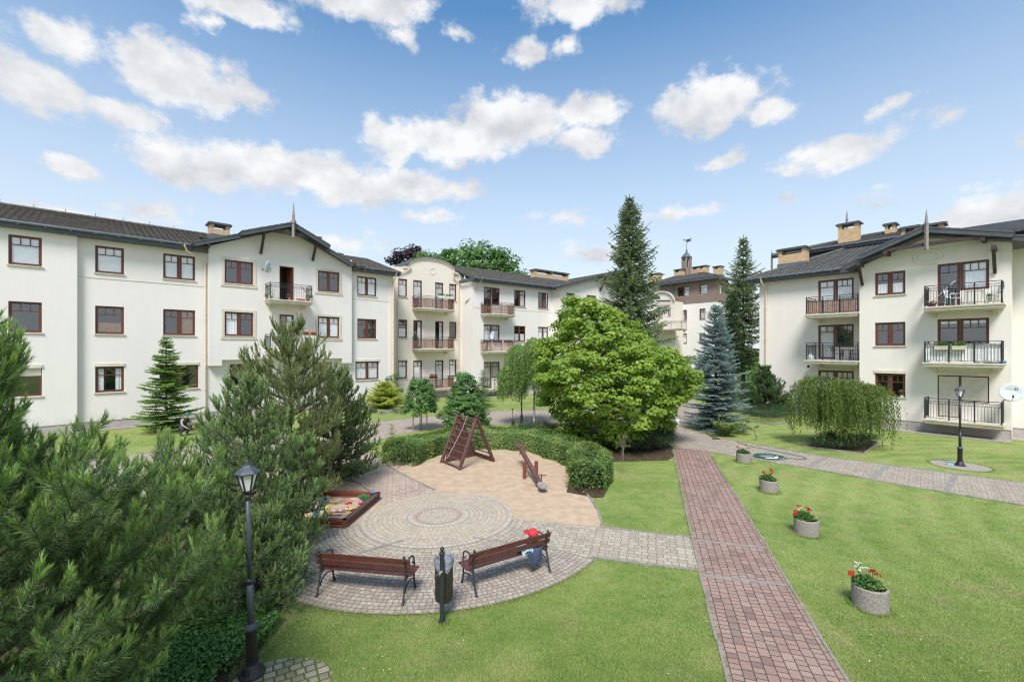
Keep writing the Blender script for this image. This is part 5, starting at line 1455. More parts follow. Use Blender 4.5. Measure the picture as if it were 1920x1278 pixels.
def leaf_cloud(C, Nn, size, tint, shape='oval', r=rng, droop=0.0):
    """one leaf per row of C, facing Nn"""
    n = len(C); Nn = unit(Nn); U, W_ = basis(Nn); a = r.uniform(0, 2*np.pi, n)[:, None]
    T = U*np.cos(a)+W_*np.sin(a); B = np.cross(Nn, T); s = np.asarray(size)[:, None] if np.ndim(size) else np.full((n, 1), size)
    if droop: T = unit(T+np.array([[0,0,-droop]]))
    if shape == 'lobed':
        tpl = [(0,-.5,0),(.22,-.22,.03),(.55,-.18,-.04),(.26,.08,.03),(.36,.42,-.03),(0,.55,.0),(-.36,.42,-.03),(-.26,.08,.03),(-.55,-.18,-.04),(-.22,-.22,.03)]
    elif shape == 'tri': tpl = [(-.35,-.5,0),(.35,-.5,0),(0,.6,0)]
    else: tpl = [(0,-.5,0),(.30,-.05,-.03),(0,.5,.03),(-.30,-.05,-.03)]
    V = np.stack([C+(T*y+B*x+Nn*z)*s for (x, y, z) in tpl], 1)
    return V, np.repeat(tint, len(tpl)), len(tpl)

def tree_root(name, x, y, label, cat='tree', group=None):
    return empty(name, (x, y, 0), label, cat, group)

def conifer(name, x, y, H, prof, label, mat, seed, dz=.3, nb=7, k1=(.1, -.3), k2=.15, tsp=.16, twl=.5, per=60, nlen=.04, width=.012, ang=.9,
            z0=.3, drop=0.0, base_tint=.45, tip_tint=.25, trunk=.12, group=None, cat='tree', cull=0.0, jit=.12, bark='bark', lean=(0,0), top=.5, gap=0.0, brn=.02, twa=.95):
    r = np.random.default_rng(seed); root = tree_root(name, x, y, label, cat, group)
    mb = MB(); mb.tube([(lean[0]*t*t, lean[1]*t*t, H*t) for t in (0,.25,.5,.75,1)], [trunk, trunk*.8, trunk*.55, trunk*.3, .008], 7)
    S=[]; D=[]; L=[]; T=[]
    z = z0
    while z < H*.985:
        f = z/H; Lz = prof(f)
        if Lz < .03: z += dz*.6; continue
        k = k1[1]+(k1[0]-k1[1])*f
        n_ = max(3, int(nb*(1-.35*f))) ; a0 = r.uniform(0, 6.28)
        for j in range(n_):
            if r.random() < gap: continue
            az = a0+2*math.pi*j/n_+r.normal(0, .25); Lb = Lz*r.uniform(1-jit*2, 1+jit); zb = z+r.uniform(-.5, .5)*dz
            kk = k+r.normal(0, .06); ca, sa = math.cos(az), math.sin(az); ox, oy = lean[0]*f*f, lean[1]*f*f
            bp = lambda t: np.array([ox+ca*Lb*t, oy+sa*Lb*t, zb+Lb*(kk*t+k2*t*t)])
            mb.tube([bp(t) for t in (0,.35,.7,.97)], [brn*(.6+Lb*.25), brn*.5, brn*.3, .003], 4, caps=False)
            nt_ = max(2, int(Lb*.95/tsp))
            for i in range(nt_+1):
                t = .10+.90*i/nt_; p = bp(t); q = bp(min(1, t+.02))-bp(t-.02); q = q/np.linalg.norm(q)
                tl = twl*min(1, .35+Lb)*(1-.6*t)*r.uniform(.8, 1.2)
                for sgn in (-1, 1):
                    if i == nt_: continue
                    if r.random() < cull: continue
                    s_ = np.array([-sa*sgn, ca*sgn, 0]); d = q*math.cos(twa)+s_*math.sin(twa); d[2] += -drop*r.uniform(.5, 1.3)+r.normal(0, .08)
                    d /= np.linalg.norm(d)
                    S.append(p); D.append(d); L.append(tl); T.append(base_tint+tip_tint*(t-.4)+r.normal(0, .08))
                S.append(p); D.append(q); L.append(max(tsp*1.2, .09)); T.append(base_tint+tip_tint*(t-.3))
        z += dz*(1-.4*f)*r.uniform(.85, 1.15)
    for k in range(int(top/.1)):
        S.append(np.array([lean[0], lean[1], H-top+.1*k])); D.append(np.array([0,0,1.])); L.append(.12); T.append(base_tint+tip_tint)
    mb.build('trunk', M[bark], root)
    V, t = needles(np.array(S), np.array(D), np.array(L), np.array(T), per, nlen, width, ang, r)
    np_mesh('crown', V, 3, M[mat], root, t)
    return root

def pine(name, x, y, H, prof, label, mat, seed, nbr=4, nang=.80, sprd=.28, cang=.42, rise=1.0, dz=.45, nb=6, el=(.9, .15), node=.3, per=260, nlen=.075, width=.004, cand=3, clen=.16, group=None, z0=.4,
         trunk=.10, tint=.4, only=None, cones=0, blen=.36, bark='bark', up=.5):
    r = np.random.default_rng(seed); root = tree_root(name, x, y, label, 'tree', group)
    mb = MB(); mb.tube([(0,0,0),(0,0,H*.5),(0.02,0,H*.95)], [trunk, trunk*.6, .015], 7)
    S=[]; D=[]; L=[]; T=[]; S2=[]; D2=[]; L2=[]; T2=[]
    def tipset(p, d, n, tt):
        for k in range(n):
            e = d*(1.0 if k else .5)+r.normal(0, sprd, 3); e[2] += up*(1 if k else 1.5); e /= np.linalg.norm(e)
            S2.append(p); D2.append(e); L2.append(clen*(r.uniform(.9, 1.25) if k == 0 else r.uniform(.5, .95))); T2.append(tt+.36+r.normal(0, .06))
            if k == 0: mb.tube([p, p+e*clen*.8], [.006, .003], 3, caps=False)
    z = z0
    while z < H*.97:
        f = z/H; L0 = prof(z); rk = rise*(math.tan(el[1]+(el[0]-el[1])*f)*.38+.22*(.5+f)); Lz = prof(min(H, z+L0*rk)); Lz = min(L0, Lz) if f > .25 else Lz
        a0 = r.uniform(0, 6.28); n_ = max(3, int(nb*(1-.2*f)))
        for j in range(n_):
            az = a0+2*math.pi*j/n_+r.normal(0, .25); Lb = Lz*r.uniform(.72, 1.10)
            if only and not only(az, z): continue
            e0 = el[1]+(el[0]-el[1])*f + r.normal(0, .07)
            ca, sa = math.cos(az), math.sin(az); zb = z+r.uniform(-.4, .4)*dz
            bp = lambda t: np.array([ca*Lb*(t-.06*t*t), sa*Lb*(t-.06*t*t), zb+rise*Lb*(math.tan(e0)*.38*t+.22*t*t*(.5+f))])
            mb.tube([bp(t) for t in (0,.25,.5,.75,1)], [.012+.014*Lb, .010+.010*Lb, .012, .009, .005], 5, caps=False)
            m = max(2, int(Lb/node))
            for i in range(1, m+1):
                t = i/m; p = bp(t); q = bp(t)-bp(t-.05); q /= np.linalg.norm(q)
                if t > .3:
                    # needles along the main branch
                    p0 = bp(max(0, t-1/m)); S.append(p0); D.append(p-p0+1e-6); L.append(np.linalg.norm(p-p0)); T.append(tint-.10+.2*t)
                if t < .22: continue
                for k in range(nbr):
                    sg = (-1, 1, .25, -.35)[k]; s_ = np.array([-sa*sg, ca*sg, 0])
                    d = q*.75+s_*.72*r.uniform(.7, 1.2); d[2] += .18+r.normal(0, .16)+.1*f+(.45 if k == 2 else -.25 if k == 3 else 0); d /= np.linalg.norm(d)
                    bl = blen*(1.15-.45*t)*r.uniform(.6, 1.25)*min(1, .4+Lb*.6)
                    e = p+d*bl; mb.tube([p, p+d*bl*.5, e], [.007, .005, .004], 3, caps=False)
                    S.append(p); D.append(d); L.append(bl); T.append(tint+r.normal(0, .07))
                    tipset(e, d, cand, tint+r.normal(0, .06))
                    if bl > .25:
                        d2 = d+np.array([-sa*sg, ca*sg, 0])*.5+np.array([0,0,.2]); d2 /= np.linalg.norm(d2); p2 = p+d*bl*.5; b2 = bl*.5
                        S.append(p2); D.append(d2); L.append(b2); T.append(tint); tipset(p2+d2*b2, d2, 2, tint)
                tipset(p, q, 2, tint)
        z += dz*r.uniform(.8, 1.2)*(1-.2*f)
    tipset(np.array([0,0,H*.96]), np.array([0,0,1.]), 5, tint)
    mb.build('trunk', M[bark], root)
    V, t = needles(np.array(S), np.array(D), np.array(L), np.array(T), per, nlen, width, nang, r)
    V2, t2 = needles(np.array(S2), np.array(D2), np.array(L2), np.array(T2), per*1.25, nlen*.72, width, cang, r)
    np_mesh('crown', np.concatenate([V, V2]), 3, M[mat], root, np.concatenate([t, t2]))
    return root

def broadleaf(name, x, y, label, prof, zs, seed, mat, ncl, clr, nleaf, size, shape='oval', trunkh=2, trunk=.12, cat='tree', group=None, squash=.6, shell=(.55, 1.0), outn=.6, upn=.8, off=None, bark='barkgrey', tint=(.5,.18), inner=0.15, asym=None):
    r = np.random.default_rng(seed); root = tree_root(name, x, y, label, cat, group)
    z0, z1 = zs
    # cluster centres spread by surface area
    zz = np.linspace(z0, z1, 60); w = np.array([prof(q) for q in zz])+.15; w = w/w.sum()
    cz = r.choice(zz, ncl, p=w)+r.normal(0, (z1-z0)/90, ncl); ca = r.uniform(0, 2*np.pi, ncl)
    fr = np.where(r.random(ncl) < inner, r.uniform(.1, .6, ncl), r.uniform(shell[0], shell[1], ncl)**.6)
    lump = 1+.10*np.sin(ca*3+cz*2.1+seed)+.08*np.sin(ca*5-cz*3.3)
    cr = np.array([prof(q) for q in cz])*fr*lump
    ox = np.array([off(q)[0] if off else 0 for q in cz]); oy = np.array([off(q)[1] if off else 0 for q in cz])
    C = np.stack([ox+cr*np.cos(ca), oy+cr*np.sin(ca), cz], 1)
    n = ncl*nleaf; ii = np.repeat(np.arange(ncl), nleaf)
    d = unit(r.normal(size=(n, 3))); rad = clr*r.uniform(.6, 1.15, ncl)[ii]*r.uniform(.35, 1.0, n)**.5
    P = C[ii]+d*rad[:, None]*np.array([[1,1,squash]])
    outv = np.stack([np.cos(ca), np.sin(ca), np.full(ncl, .2)], 1)[ii]
    Nn = d*outn+outv*.35+np.array([[0,0,upn]])+r.normal(0, .38, (n, 3))
    keep = P[:, 2] > .04
    P, Nn, ii = P[keep], Nn[keep], ii[keep]; n = len(P)
    tt = np.clip(r.normal(tint[0], tint[1], ncl)[ii]*.6+r.normal(tint[0], tint[1], n)*.4+.25*(d[keep][:, 2])*.5, 0, 1)
    V, T, K = leaf_cloud(P, Nn, size*r.uniform(.65, 1.2, n), tt, shape, r)
    np_mesh('crown', V, K, M[mat], root, T)
    mb = MB(); mb.tube([(0,0,0),(0.02,.01,trunkh*.5),(0,0,trunkh),(ox.mean()*.6, oy.mean()*.6, (trunkh+z1)*.5)], [trunk, trunk*.85, trunk*.7, trunk*.3], 8)
    for k in range(min(26, ncl)):
        c = C[k*max(1, ncl//26) % ncl]; h = min(trunkh*r.uniform(.6, 1.3), c[2]*.9)
        mb.tube([(0,0,h), tuple(c*.5+np.array([0,0,h*.5+.15])), tuple(c)], [trunk*.35, trunk*.2, .008], 5, caps=False)
    mb.build('trunk', M[bark], root)
    return root

def weeping(name, x, y, label, domes, seed, mat, nstr, size, trunkh, trunk, bark, low=.25, leafgap=.05, lo_jit=.5, group=None):
    """strands hanging from a domed canopy: domes=(cx,cy,rx,ry,ztop,zedge)"""
    r = np.random.default_rng(seed); root = tree_root(name, x, y, label, 'tree', group)
    P=[]; T=[]; mb = MB(); mb.tube([(0,0,0),(.03,0,trunkh*.5),(0,.02,trunkh)], [trunk, trunk*.85, trunk*.7], 8)
    for (cx, cy, rx, ry, zt, ze, zl) in domes:
        for k in range(nstr):
            a = r.uniform(0, 6.283); f = r.uniform(0.15, 1)**.5; lx = 1+.13*math.sin(a*4+seed)+.08*math.sin(a*9)
            ex, ey = cx+rx*f*lx*math.cos(a), cy+ry*f*lx*math.sin(a)
            zz = ze+(zt-ze)*math.sqrt(max(0, 1-f*f))+r.normal(0, .07)
            end = zl+r.uniform(0, lo_jit)*(1 if f > .75 else 1.4)+.28*math.sin(a*5+seed)+.2*math.sin(a*11)
            if k % 9 == 0: mb.tube([(cx*.4, cy*.4, trunkh*.9), ((ex+cx*.4)*.5, (ey+cy*.4)*.5, zz+.08), (ex, ey, zz)], [trunk*.3, trunk*.16, .006], 4, caps=False)
            L = max(.2, zz-end); m = int(L/leafgap); sw = r.uniform(-.12, .12, 2); ti = r.normal(.5, .2)
            for i in range(m):
                t = i/m; q = .06*math.sin(t*6+a)
                P.append((ex+.18*math.cos(a)*math.sin(t*1.6)+sw[0]*t+q*.5+r.normal(0, .025), ey+.18*math.sin(a)*math.sin(t*1.6)+sw[1]*t+r.normal(0, .025), zz-L*t)); T.append(ti+r.normal(0, .14)-.12*t)
            # arching shoots on the crown of the dome
            for i in range(6):
                t = i/6; P.append((cx+(ex-cx)*(1-.3*t)+r.normal(0,.03), cy+(ey-cy)*(1-.3*t)+r.normal(0,.03), zz+(zt-zz)*.25*t+r.normal(0,.02))); T.append(ti+.12)
    P = np.array(P); n = len(P); Nn = r.normal(size=(n, 3)); Nn[:, 2] = np.abs(Nn[:, 2])*.4
    V, T, K = leaf_cloud(P, Nn, size*r.uniform(.7, 1.25, n), np.clip(np.array(T), 0, 1), 'oval', r, droop=1.2)
    np_mesh('crown', V, K, M[mat], root, T); mb.build('trunk', M[bark], root)
    return root

def interp(*pts):
    xs = [p[0] for p in pts]; ys = [p[1] for p in pts]
    return lambda q: float(np.interp(q, xs, ys))

# ---- pines at the left
npx, npy = -4.9, 3.95
near = pine('pine_tree', npx, npy, 4.35, interp((0,1.35),(1.2,1.8),(2.0,1.95),(2.8,1.8),(3.2,1.55),(3.6,1.2),(4.0,.75),(4.35,.35)),
    'large long-needled pine closest to the camera, filling the lower left corner', 'pine_near', 3, dz=.27, nb=11, el=(.9,.30), node=.34, per=310, nlen=.105, width=.0068, cand=2, clen=.15, z0=.4, tint=.36, nbr=3, nang=1.05, sprd=.34, cang=.40, rise=1.3, up=.7, only=lambda az, z: not (1.9 < (az % 6.283) < 3.7 and z < 4.2), blen=.50, group='pines')
pine('pine_tree', -5.0, 8.4, 3.75, interp((0,1.15),(.5,1.2),(1.0,1.1),(1.5,1.08),(2.4,.95),(3.1,.65),(3.7,.3)), 'bushy pine directly behind the near lamp post', 'pine', 4, dz=.30, nb=9, el=(.9,.1), node=.24, per=200, nlen=.07, width=.0085, cand=3, clen=.14, z0=.25, tint=.42, blen=.28, group='pines', up=.9)
pine('pine_tree', -6.1, 12.3, 5.15, interp((0,1.0),(1,1.35),(2.2,1.6),(3.2,1.5),(4.0,1.3),(4.6,.9),(5.1,.4)), 'tallest pine of the group, standing against the gabled white building', 'pine_olive', 5, dz=.42, nb=8, el=(1.0,.25), node=.28, per=170, nlen=.075, width=.0115, cand=3, clen=.20, z0=.4, tint=.46, blen=.34, group='pines', up=1.1)
pine('pine_tree', -5.75, 14.9, 3.75, interp((0,1.1),(.8,1.25),(1.8,1.15),(2.6,.9),(3.3,.5),(3.75,.25)), 'dense dark pine behind the sandbox, rightmost of the pines', 'spruce_b', 6, dz=.30, nb=10, el=(.95,.2), node=.24, per=160, nlen=.062, width=.014, cand=3, clen=.17, z0=.15, tint=.62, blen=.30, group='pines', up=.9)
pine('pine_tree', -6.9, 10.6, 2.55, interp((0,.9),(1,1.05),(1.8,.8),(2.55,.3)), 'low spreading pine left of the tallest pine, in front of the crouching man', 'pine', 7, dz=.32, nb=9, el=(.9,.2), node=.26, per=170, nlen=.07, width=.0115, cand=3, clen=.16, z0=.3, tint=.42, blen=.30, group='pines', up=.9)
pine('pine_tree', -5.5, 7.2, 2.5, interp((0,.75),(1,.85),(2,.6),(2.5,.25)), 'short pine between the near pine and the lamp post', 'pine_near', 8, dz=.30, nb=9, el=(.9,.2), node=.25, per=240, nlen=.075, width=.008, cand=3, clen=.15, z0=.2, tint=.38, blen=.28, group='pines', up=.9)
pine('pine_tree', -4.75, 10.1, 2.3, interp((0,.4),(1,.5),(1.8,.35),(2.4,.15)), 'small pale pine leaning towards the left bench', 'pine', 9, dz=.28, nb=7, el=(.9,.1), node=.24, per=210, nlen=.075, width=.0095, cand=3, clen=.15, z0=.2, tint=.50, blen=.26, group='pines', up=.9)

pine('pine_tree', -4.35, 7.75, 1.5, interp((0,.75),(.4,.85),(1,.6),(1.5,.25)), 'lowest sprawling pine boughs at ground level by the left bench', 'pine', 10, dz=.22, nb=9, el=(.8,-.05), node=.22, per=230, nlen=.075, width=.008, cand=3, clen=.13, z0=.15, tint=.42, blen=.26, group='pines', up=.7)

# ---- fir, spruces
fx, fy = G(312, 808)
conifer('fir_tree', fx, fy, 5.0, lambda f: 1.95*(1-f)**.75*(.75+.25*math.cos(f*40)), 'bright young fir with flat tiered branches beside the left facade', 'fir', 12, dz=.27, nb=10, k1=(.1,-.05), k2=.10, tsp=.10, twl=.50, per=100, nlen=.065, width=.03, ang=.85, z0=.25, base_tint=.45, tip_tint=.65, trunk=.07, top=.7)
conifer('spruce_tree', 8.9, 34, 15.8, lambda f: 4.4*(1-f)**.72*(.86+.14*math.cos(f*55)), 'tall dark spruce rising above all roofs in the middle of the picture', 'spruce', 13, dz=.40, nb=9, k1=(.5,-.38), k2=.24, tsp=.20, twl=.75, per=62, nlen=.12, width=.05, ang=.8, z0=3.0, drop=.55, base_tint=.46, tip_tint=.35, trunk=.22, top=1.2, brn=.04, gap=.06)
conifer('spruce_tree', 20.9, 40.5, 14.7, lambda f: interp((0,1.1),(.12,1.3),(.3,2.2),(.55,2.0),(.74,1.6),(.80,.85),(.9,.45),(1,.02))(f), 'thin spruce with a bare tip beside the corner of the right building', 'spruce', 14, dz=.42, nb=8, k1=(.35,-.42), k2=.22, tsp=.22, twl=.7, per=56, nlen=.12, width=.052, ang=.8, z0=3.4, drop=.55, base_tint=.52, tip_tint=.4, trunk=.2, top=1.0, brn=.04, gap=.12)
conifer('spruce_tree', 19.4, 39.5, 9.5, lambda f: 1.9*(1-f)**.6, 'lower dark spruce in front of the thin bare-tipped spruce', 'spruce_b', 15, dz=.42, nb=8, k1=(.3,-.3), k2=.2, tsp=.22, twl=.6, per=56, nlen=.12, width=.052, ang=.8, z0=2.6, drop=.4, base_tint=.4, tip_tint=.3, trunk=.16, top=.6, brn=.04)
bx, by = G(1342, 806)
conifer('blue_spruce', bx, by, 6.9, lambda f: interp((0,1.85),(.1,1.85),(.35,1.55),(.6,1.08),(.8,.62),(.93,.28),(1,.03))(f)*(.9+.1*math.cos(f*62)), 'blue-grey spruce with layered boughs beside the path junction', 'bluespruce', 16, dz=.27, nb=10, k1=(.35,-.16), k2=.12, tsp=.12, twl=.50, per=120, nlen=.06, width=.028, ang=.85, z0=.15, drop=.12, base_tint=.42, tip_tint=.55, trunk=.12, top=.6, brn=.03)
sx, sy = G(906, 764)
conifer('spruce_tree', sx, sy, 2.9, lambda f: 1.15*(1-f)**.8, 'small bright green spruce beneath the lowest balcony of the white wing', 'fir', 17, dz=.25, nb=8, k1=(.2,-.1), k2=.1, tsp=.12, twl=.32, per=70, nlen=.05, width=.018, z0=.15, base_tint=.45, tip_tint=.4, trunk=.05, top=.3)
sx, sy = G(735, 838)
conifer('spruce_tree', sx, sy, 1.05, lambda f: .36*(1-f)**.7, 'knee-high young spruce on the grass left of the hedge', 'pine_olive', 18, dz=.13, nb=7, k1=(.3,.0), k2=.1, tsp=.06, twl=.13, per=160, nlen=.03, width=.008, z0=.08, base_tint=.5, tip_tint=.4, trunk=.02, top=.15, brn=.008)
mx_, my_ = G(1434, 778)
pine('mountain_pine', mx_, my_, 3.1, interp((0,1.4),(.8,1.75),(1.6,1.45),(2.4,.9),(3.1,.3)), 'rounded dark mountain pine against the blank end of the right facade', 'spruce_b', 19, dz=.26, nb=11, el=(1.0,.35), node=.24, per=130, nlen=.075, width=.02, cand=3, clen=.2, z0=.1, tint=.40, blen=.3)

# ---- big bright tree
cx_, cy_ = 4.42, 21.0
off = lambda z: (float(np.interp(z, [0, 2.5, 4.5, 6.8], [.25, .25, -.15, -1.15])), 0.0)
broadleaf('maple_tree', cx_, cy_, 'big bright green broad-leaved tree with a rounded crown touching the ground', interp((.1,1.9),(.6,2.15),(1.3,2.8),(2.2,3.4),(3.1,3.5),(4.0,3.2),(4.8,2.5),(5.6,1.75),(6.3,1.1),(6.9,.4)), (.55, 6.75), 21, 'plane', 760, .46, 76, .135, 'lobed', trunkh=1.6, trunk=.16, off=off, squash=.5, outn=.5, upn=.75, tint=(.5,.17), inner=.12, shell=(.6,1))
# ---- weeping trees
wx, wy = G(1001, 797)
weeping('weeping_birch', wx, wy, 'weeping birch with a thin speckled trunk in front of the white wing', [(-.45,0,1.1,1.2,4.7,3.9,1.9), (.2,.1,.8,.9,5.05,4.1,2.2), (-1.3,0,.75,.8,3.5,2.9,1.55)], 22, 'birchleaf', 360, .10, 4.0, .07, 'barkbirch', leafgap=.055)
wx, wy = G(1580, 838)
weeping('weeping_tree', wx, wy, 'low mop-headed weeping tree over a juniper bed in front of the right building', [(-.75,0,1.2,1.4,3.15,2.3,.62), (.75,.1,1.25,1.4,2.9,2.0,.5), (0,-.2,1.1,1.3,3.0,2.2,.75)], 23, 'weep', 290, .092, 2.3, .09, 'bark', leafgap=.05, lo_jit=.6)
# ---- far trees over the roofs
broadleaf('oak_tree', at(893,655,62)[0], 62, 'large green tree crown showing above the roof ridge of the white wing', interp((6,4),(10,7.0),(14,7.1),(16.5,5.6),(18.2,3.4),(19.2,1)), (8, 18.6), 24, 'oak', 520, 1.15, 34, .55, 'oval', trunkh=8, trunk=.4, inner=.15, tint=(.5,.2))
broadleaf('oak_tree', at(815,655,60)[0], 60, 'pale green tree crown just behind the arched gable', interp((6,2),(12,3.6),(15,3.3),(16.8,2.2),(17.8,.6)), (9, 17.2), 25, 'oak', 170, 1.0, 30, .5, 'oval', trunkh=8, trunk=.3, tint=(.75,.15))
broadleaf('copper_beech', at(770,655,64)[0], 64, 'dark purple-leaved tree crown behind the roofs', interp((6,2),(12,3.5),(16,3.6),(18,2.4),(19,.8)), (9, 18.6), 26, 'beech', 260, 1.0, 32, .5, 'oval', trunkh=8, trunk=.4)
# ---- shrubs
sx, sy = G(873, 801)
broadleaf('shrub', sx, sy, 'tall dense conical green bush behind the climbing frame', interp((0,1.15),(.7,1.3),(1.5,1.05),(2.3,.65),(3.1,.3)), (.15, 3.0), 27, 'shrub', 300, .28, 75, .11, trunkh=.5, trunk=.05, cat='bush', tint=(.5,.2))
sx, sy = G(787, 806)
r_ = broadleaf('young_tree', sx, sy, 'young narrow tree tied to three stakes by the paved road', interp((.7,.55),(1.2,.95),(1.9,.9),(2.5,.55),(3.0,.15)), (.95, 2.75), 28, 'shrub', 150, .24, 75, .10, trunkh=1.1, trunk=.03, tint=(.45,.2))
mb = MB()
for (dx, dy) in ((-.34,-.1),(.05,.25),(.38,.05)): mb.tube([(dx,dy,0),(dx,dy,1.15)], .028, 6)
for a, b_ in (((-.34,-.1,1.0),(.05,.25,1.0)), ((.05,.25,1.0),(.38,.05,1.0)), ((.38,.05,1.02),(-.34,-.1,1.02))): mb.bar(a, b_, .05, .02)
mb.build('support_stakes', M['oldwood'], r_)
# golden juniper and its companion
sx, sy = G(722, 770)
conifer('golden_juniper', sx, sy, 2.05, lambda f: interp((0,2.1),(.2,1.9),(.45,1.2),(.7,.75),(1,.15))(f), 'yellow-green spreading juniper in a stone-edged bed by the left building', 'yellowbush', 29, dz=.17, nb=11, k1=(.5,.12), k2=.05, tsp=.12, twl=.4, per=110, nlen=.07, width=.034, z0=.12, base_tint=.45, tip_tint=.7, trunk=.05, cat='bush', top=.1)
sx, sy = FA.P(sAe-.7, 0, 1.3)[:2]
broadleaf('shrub', sx, sy, 'upright dark green bush right behind the golden juniper', interp((0,.6),(1,.8),(2,.6),(2.5,.3)), (.2, 2.4), 30, 'shrub', 90, .25, 36, .10, trunkh=.4, trunk=.04, cat='bush', tint=(.3,.15))
sx, sy = G(800, 768)
broadleaf('shrub', sx+.6, sy, 'small shrub beneath the lowest balcony of the arched house', interp((0,.3),(.4,.4),(.8,.2)), (.1, .8), 31, 'shrub', 26, .16, 26, .07, trunkh=.2, trunk=.02, cat='bush')
sx, sy = G(1380, 812)
broadleaf('shrub', sx+.3, sy-.2, 'small round light green bush at the foot of the blue spruce', interp((0,.4),(.4,.48),(.8,.25)), (.1, .75), 32, 'weep', 40, .17, 30, .06, trunkh=.2, trunk=.02, cat='bush', tint=(.6,.2))
# arching yellow-green plant in front of the blue spruce
sx, sy = G(1364, 819)
rt = tree_root('bamboo_shrub', sx, sy, 'arching yellow-green leafy shrub in front of the blue spruce', 'bush'); r = np.random.default_rng(33); P=[]; T=[]
for k in range(70):
    a = r.uniform(0, 6.28); l = r.uniform(.5, 1.15)
    for i in range(16):
        t = (i+1)/16; P.append((math.cos(a)*l*.75*t+r.normal(0,.03), math.sin(a)*l*.6*t+r.normal(0,.03), .1+l*(1.35*t-.75*t*t)+r.normal(0,.02))); T.append(.7+r.normal(0,.15))
V, T, K = leaf_cloud(np.array(P), r.normal(size=(len(P),3))+np.array([[0,0,1]]), .13, np.clip(np.array(T),0,1), 'oval', r); np_mesh('crown', V, K, M['weep'], rt, T)
mb = MB(); mb.tube([(0,0,0),(0,0,.4)], .03, 5); mb.build('stem', M['bark'], rt)
# sapling right of the hedge
sx, sy = G(1168, 888)
broadleaf('sapling', sx, sy, 'thin leafless-looking sapling on the lawn between the hedge and the red path', interp((.4,.15),(1.0,.26),(1.5,.12)), (.5, 1.45), 34, 'weep', 16, .12, 7, .05, trunkh=1.0, trunk=.012, cat='tree')

def mat_plants(name, label, cat, poly, h, n, size, mat, seed, z0=.02, kind=None, edge=.25, mode='leaf', group=None):
    r = np.random.default_rng(seed); px = np.array(poly); lo, hi = px.min(0), px.max(0); X = r.uniform(lo, hi, (n*3, 2)); X = X[inpoly(X[:,0], X[:,1], poly)][:n]
    c = X.mean(0); dd = np.hypot(*(X-c).T); dd = dd/dd.max()
    top = h*(1-.45*dd**2)*(1+.22*np.sin(X[:,0]*3.1)*np.cos(X[:,1]*2.7)); z = z0+top*r.uniform(.15, 1, len(X))**.6
    P = np.stack([X[:,0], X[:,1], z], 1)
    t = np.clip(r.normal(.42, .2, len(X))+.25*(z/np.maximum(top, .01)-.5), 0, 1)
    if mode == 'leaf':
        V, T, K = leaf_cloud(P, r.normal(0, .5, (len(X), 3))+np.array([[0,0,1]]), size*r.uniform(.7, 1.2, len(X)), t, 'oval', r)
    else:
        a = r.uniform(0, 6.28, len(X)); D = np.stack([np.cos(a), np.sin(a), r.uniform(.1, .7, len(X))], 1); L = r.uniform(.6, 1.3, len(X))*size
        V, T = needles(P, D, L, t, 90, .04, .011, .7, r); K = 3
    V = V-np.array([c[0], c[1], 0])
    if kind == 'stuff':
        o = np_mesh(name, V, K, M[mat], None, T); o.location = (c[0], c[1], 0); return tag(o, label, cat, kind='stuff')
    rt = tree_root(name, c[0], c[1], label, cat, group); np_mesh('foliage', V, K, M[mat], rt, T); return rt
mat_plants('juniper_bush', 'dark creeping juniper in the kerbed bed beneath the mop-headed weeping tree', 'bush', [G(1507,838),G(1560,822),G(1648,828),G(1620,846),G(1560,846)], .42, 2600, .22, 'juniper', 41, mode='n')
mat_plants('juniper_bush', 'low juniper hedge running in front of the mountain pine', 'bush', [G(1393,778),G(1440,772),G(1492,776),G(1480,790),G(1450,795),G(1400,788)], .75, 3000, .26, 'juniper', 42, mode='n')
mat_plants('juniper_bush', 'dark spreading juniper at the path edge under the big bright tree', 'bush', [G(1150,838),G(1170,852),G(1235,850),G(1264,842),G(1256,818),(7.3,22),(5,23)], .75, 5200, .30, 'juniper', 43, mode='n')
mat_plants('juniper_bush', 'dark juniper carpet behind the hedge at the foot of the weeping birch', 'bush', [(1.3,21.2),(3.8,20),(3.6,24.2),(1.0,25.2),(-.2,23.6)], .42, 3200, .26, 'juniper', 44, mode='n')
mat_plants('ivy', 'dense glossy green ground cover under the pines at the bottom left', 'ground cover', [(-7.2,4.3),(-3.45,4.4),(-3.5,5.2),(-3.9,5.9),(-3.65,6.6),(-3.7,7.2),(-4.4,7.8),(-6.5,7.4)], .24, 30000, .055, 'ivy', 45, kind='stuff')
# soil + kerb of the beds
strip('bed_edging', [G(1506,838),G(1620,851),G(1650,828)], .05, 0, .06, M['kerb']); sheet('soil_bed', [G(1506,838),G(1620,850),G(1650,828),G(1570,815)], .012, M['soil'])
strip('bed_edging', [G(690,765),G(716,776.5),G(765,770.5)], .10, 0, .26, M['concrete']); sheet('soil_bed', [G(690,765),G(716,776.5),G(765,770.5),G(745,760)], .02, M['soil'])
strip('bed_edging', [G(1400,790),G(1450,797),G(1485,791)], .07, 0, .09, M['kerb'])

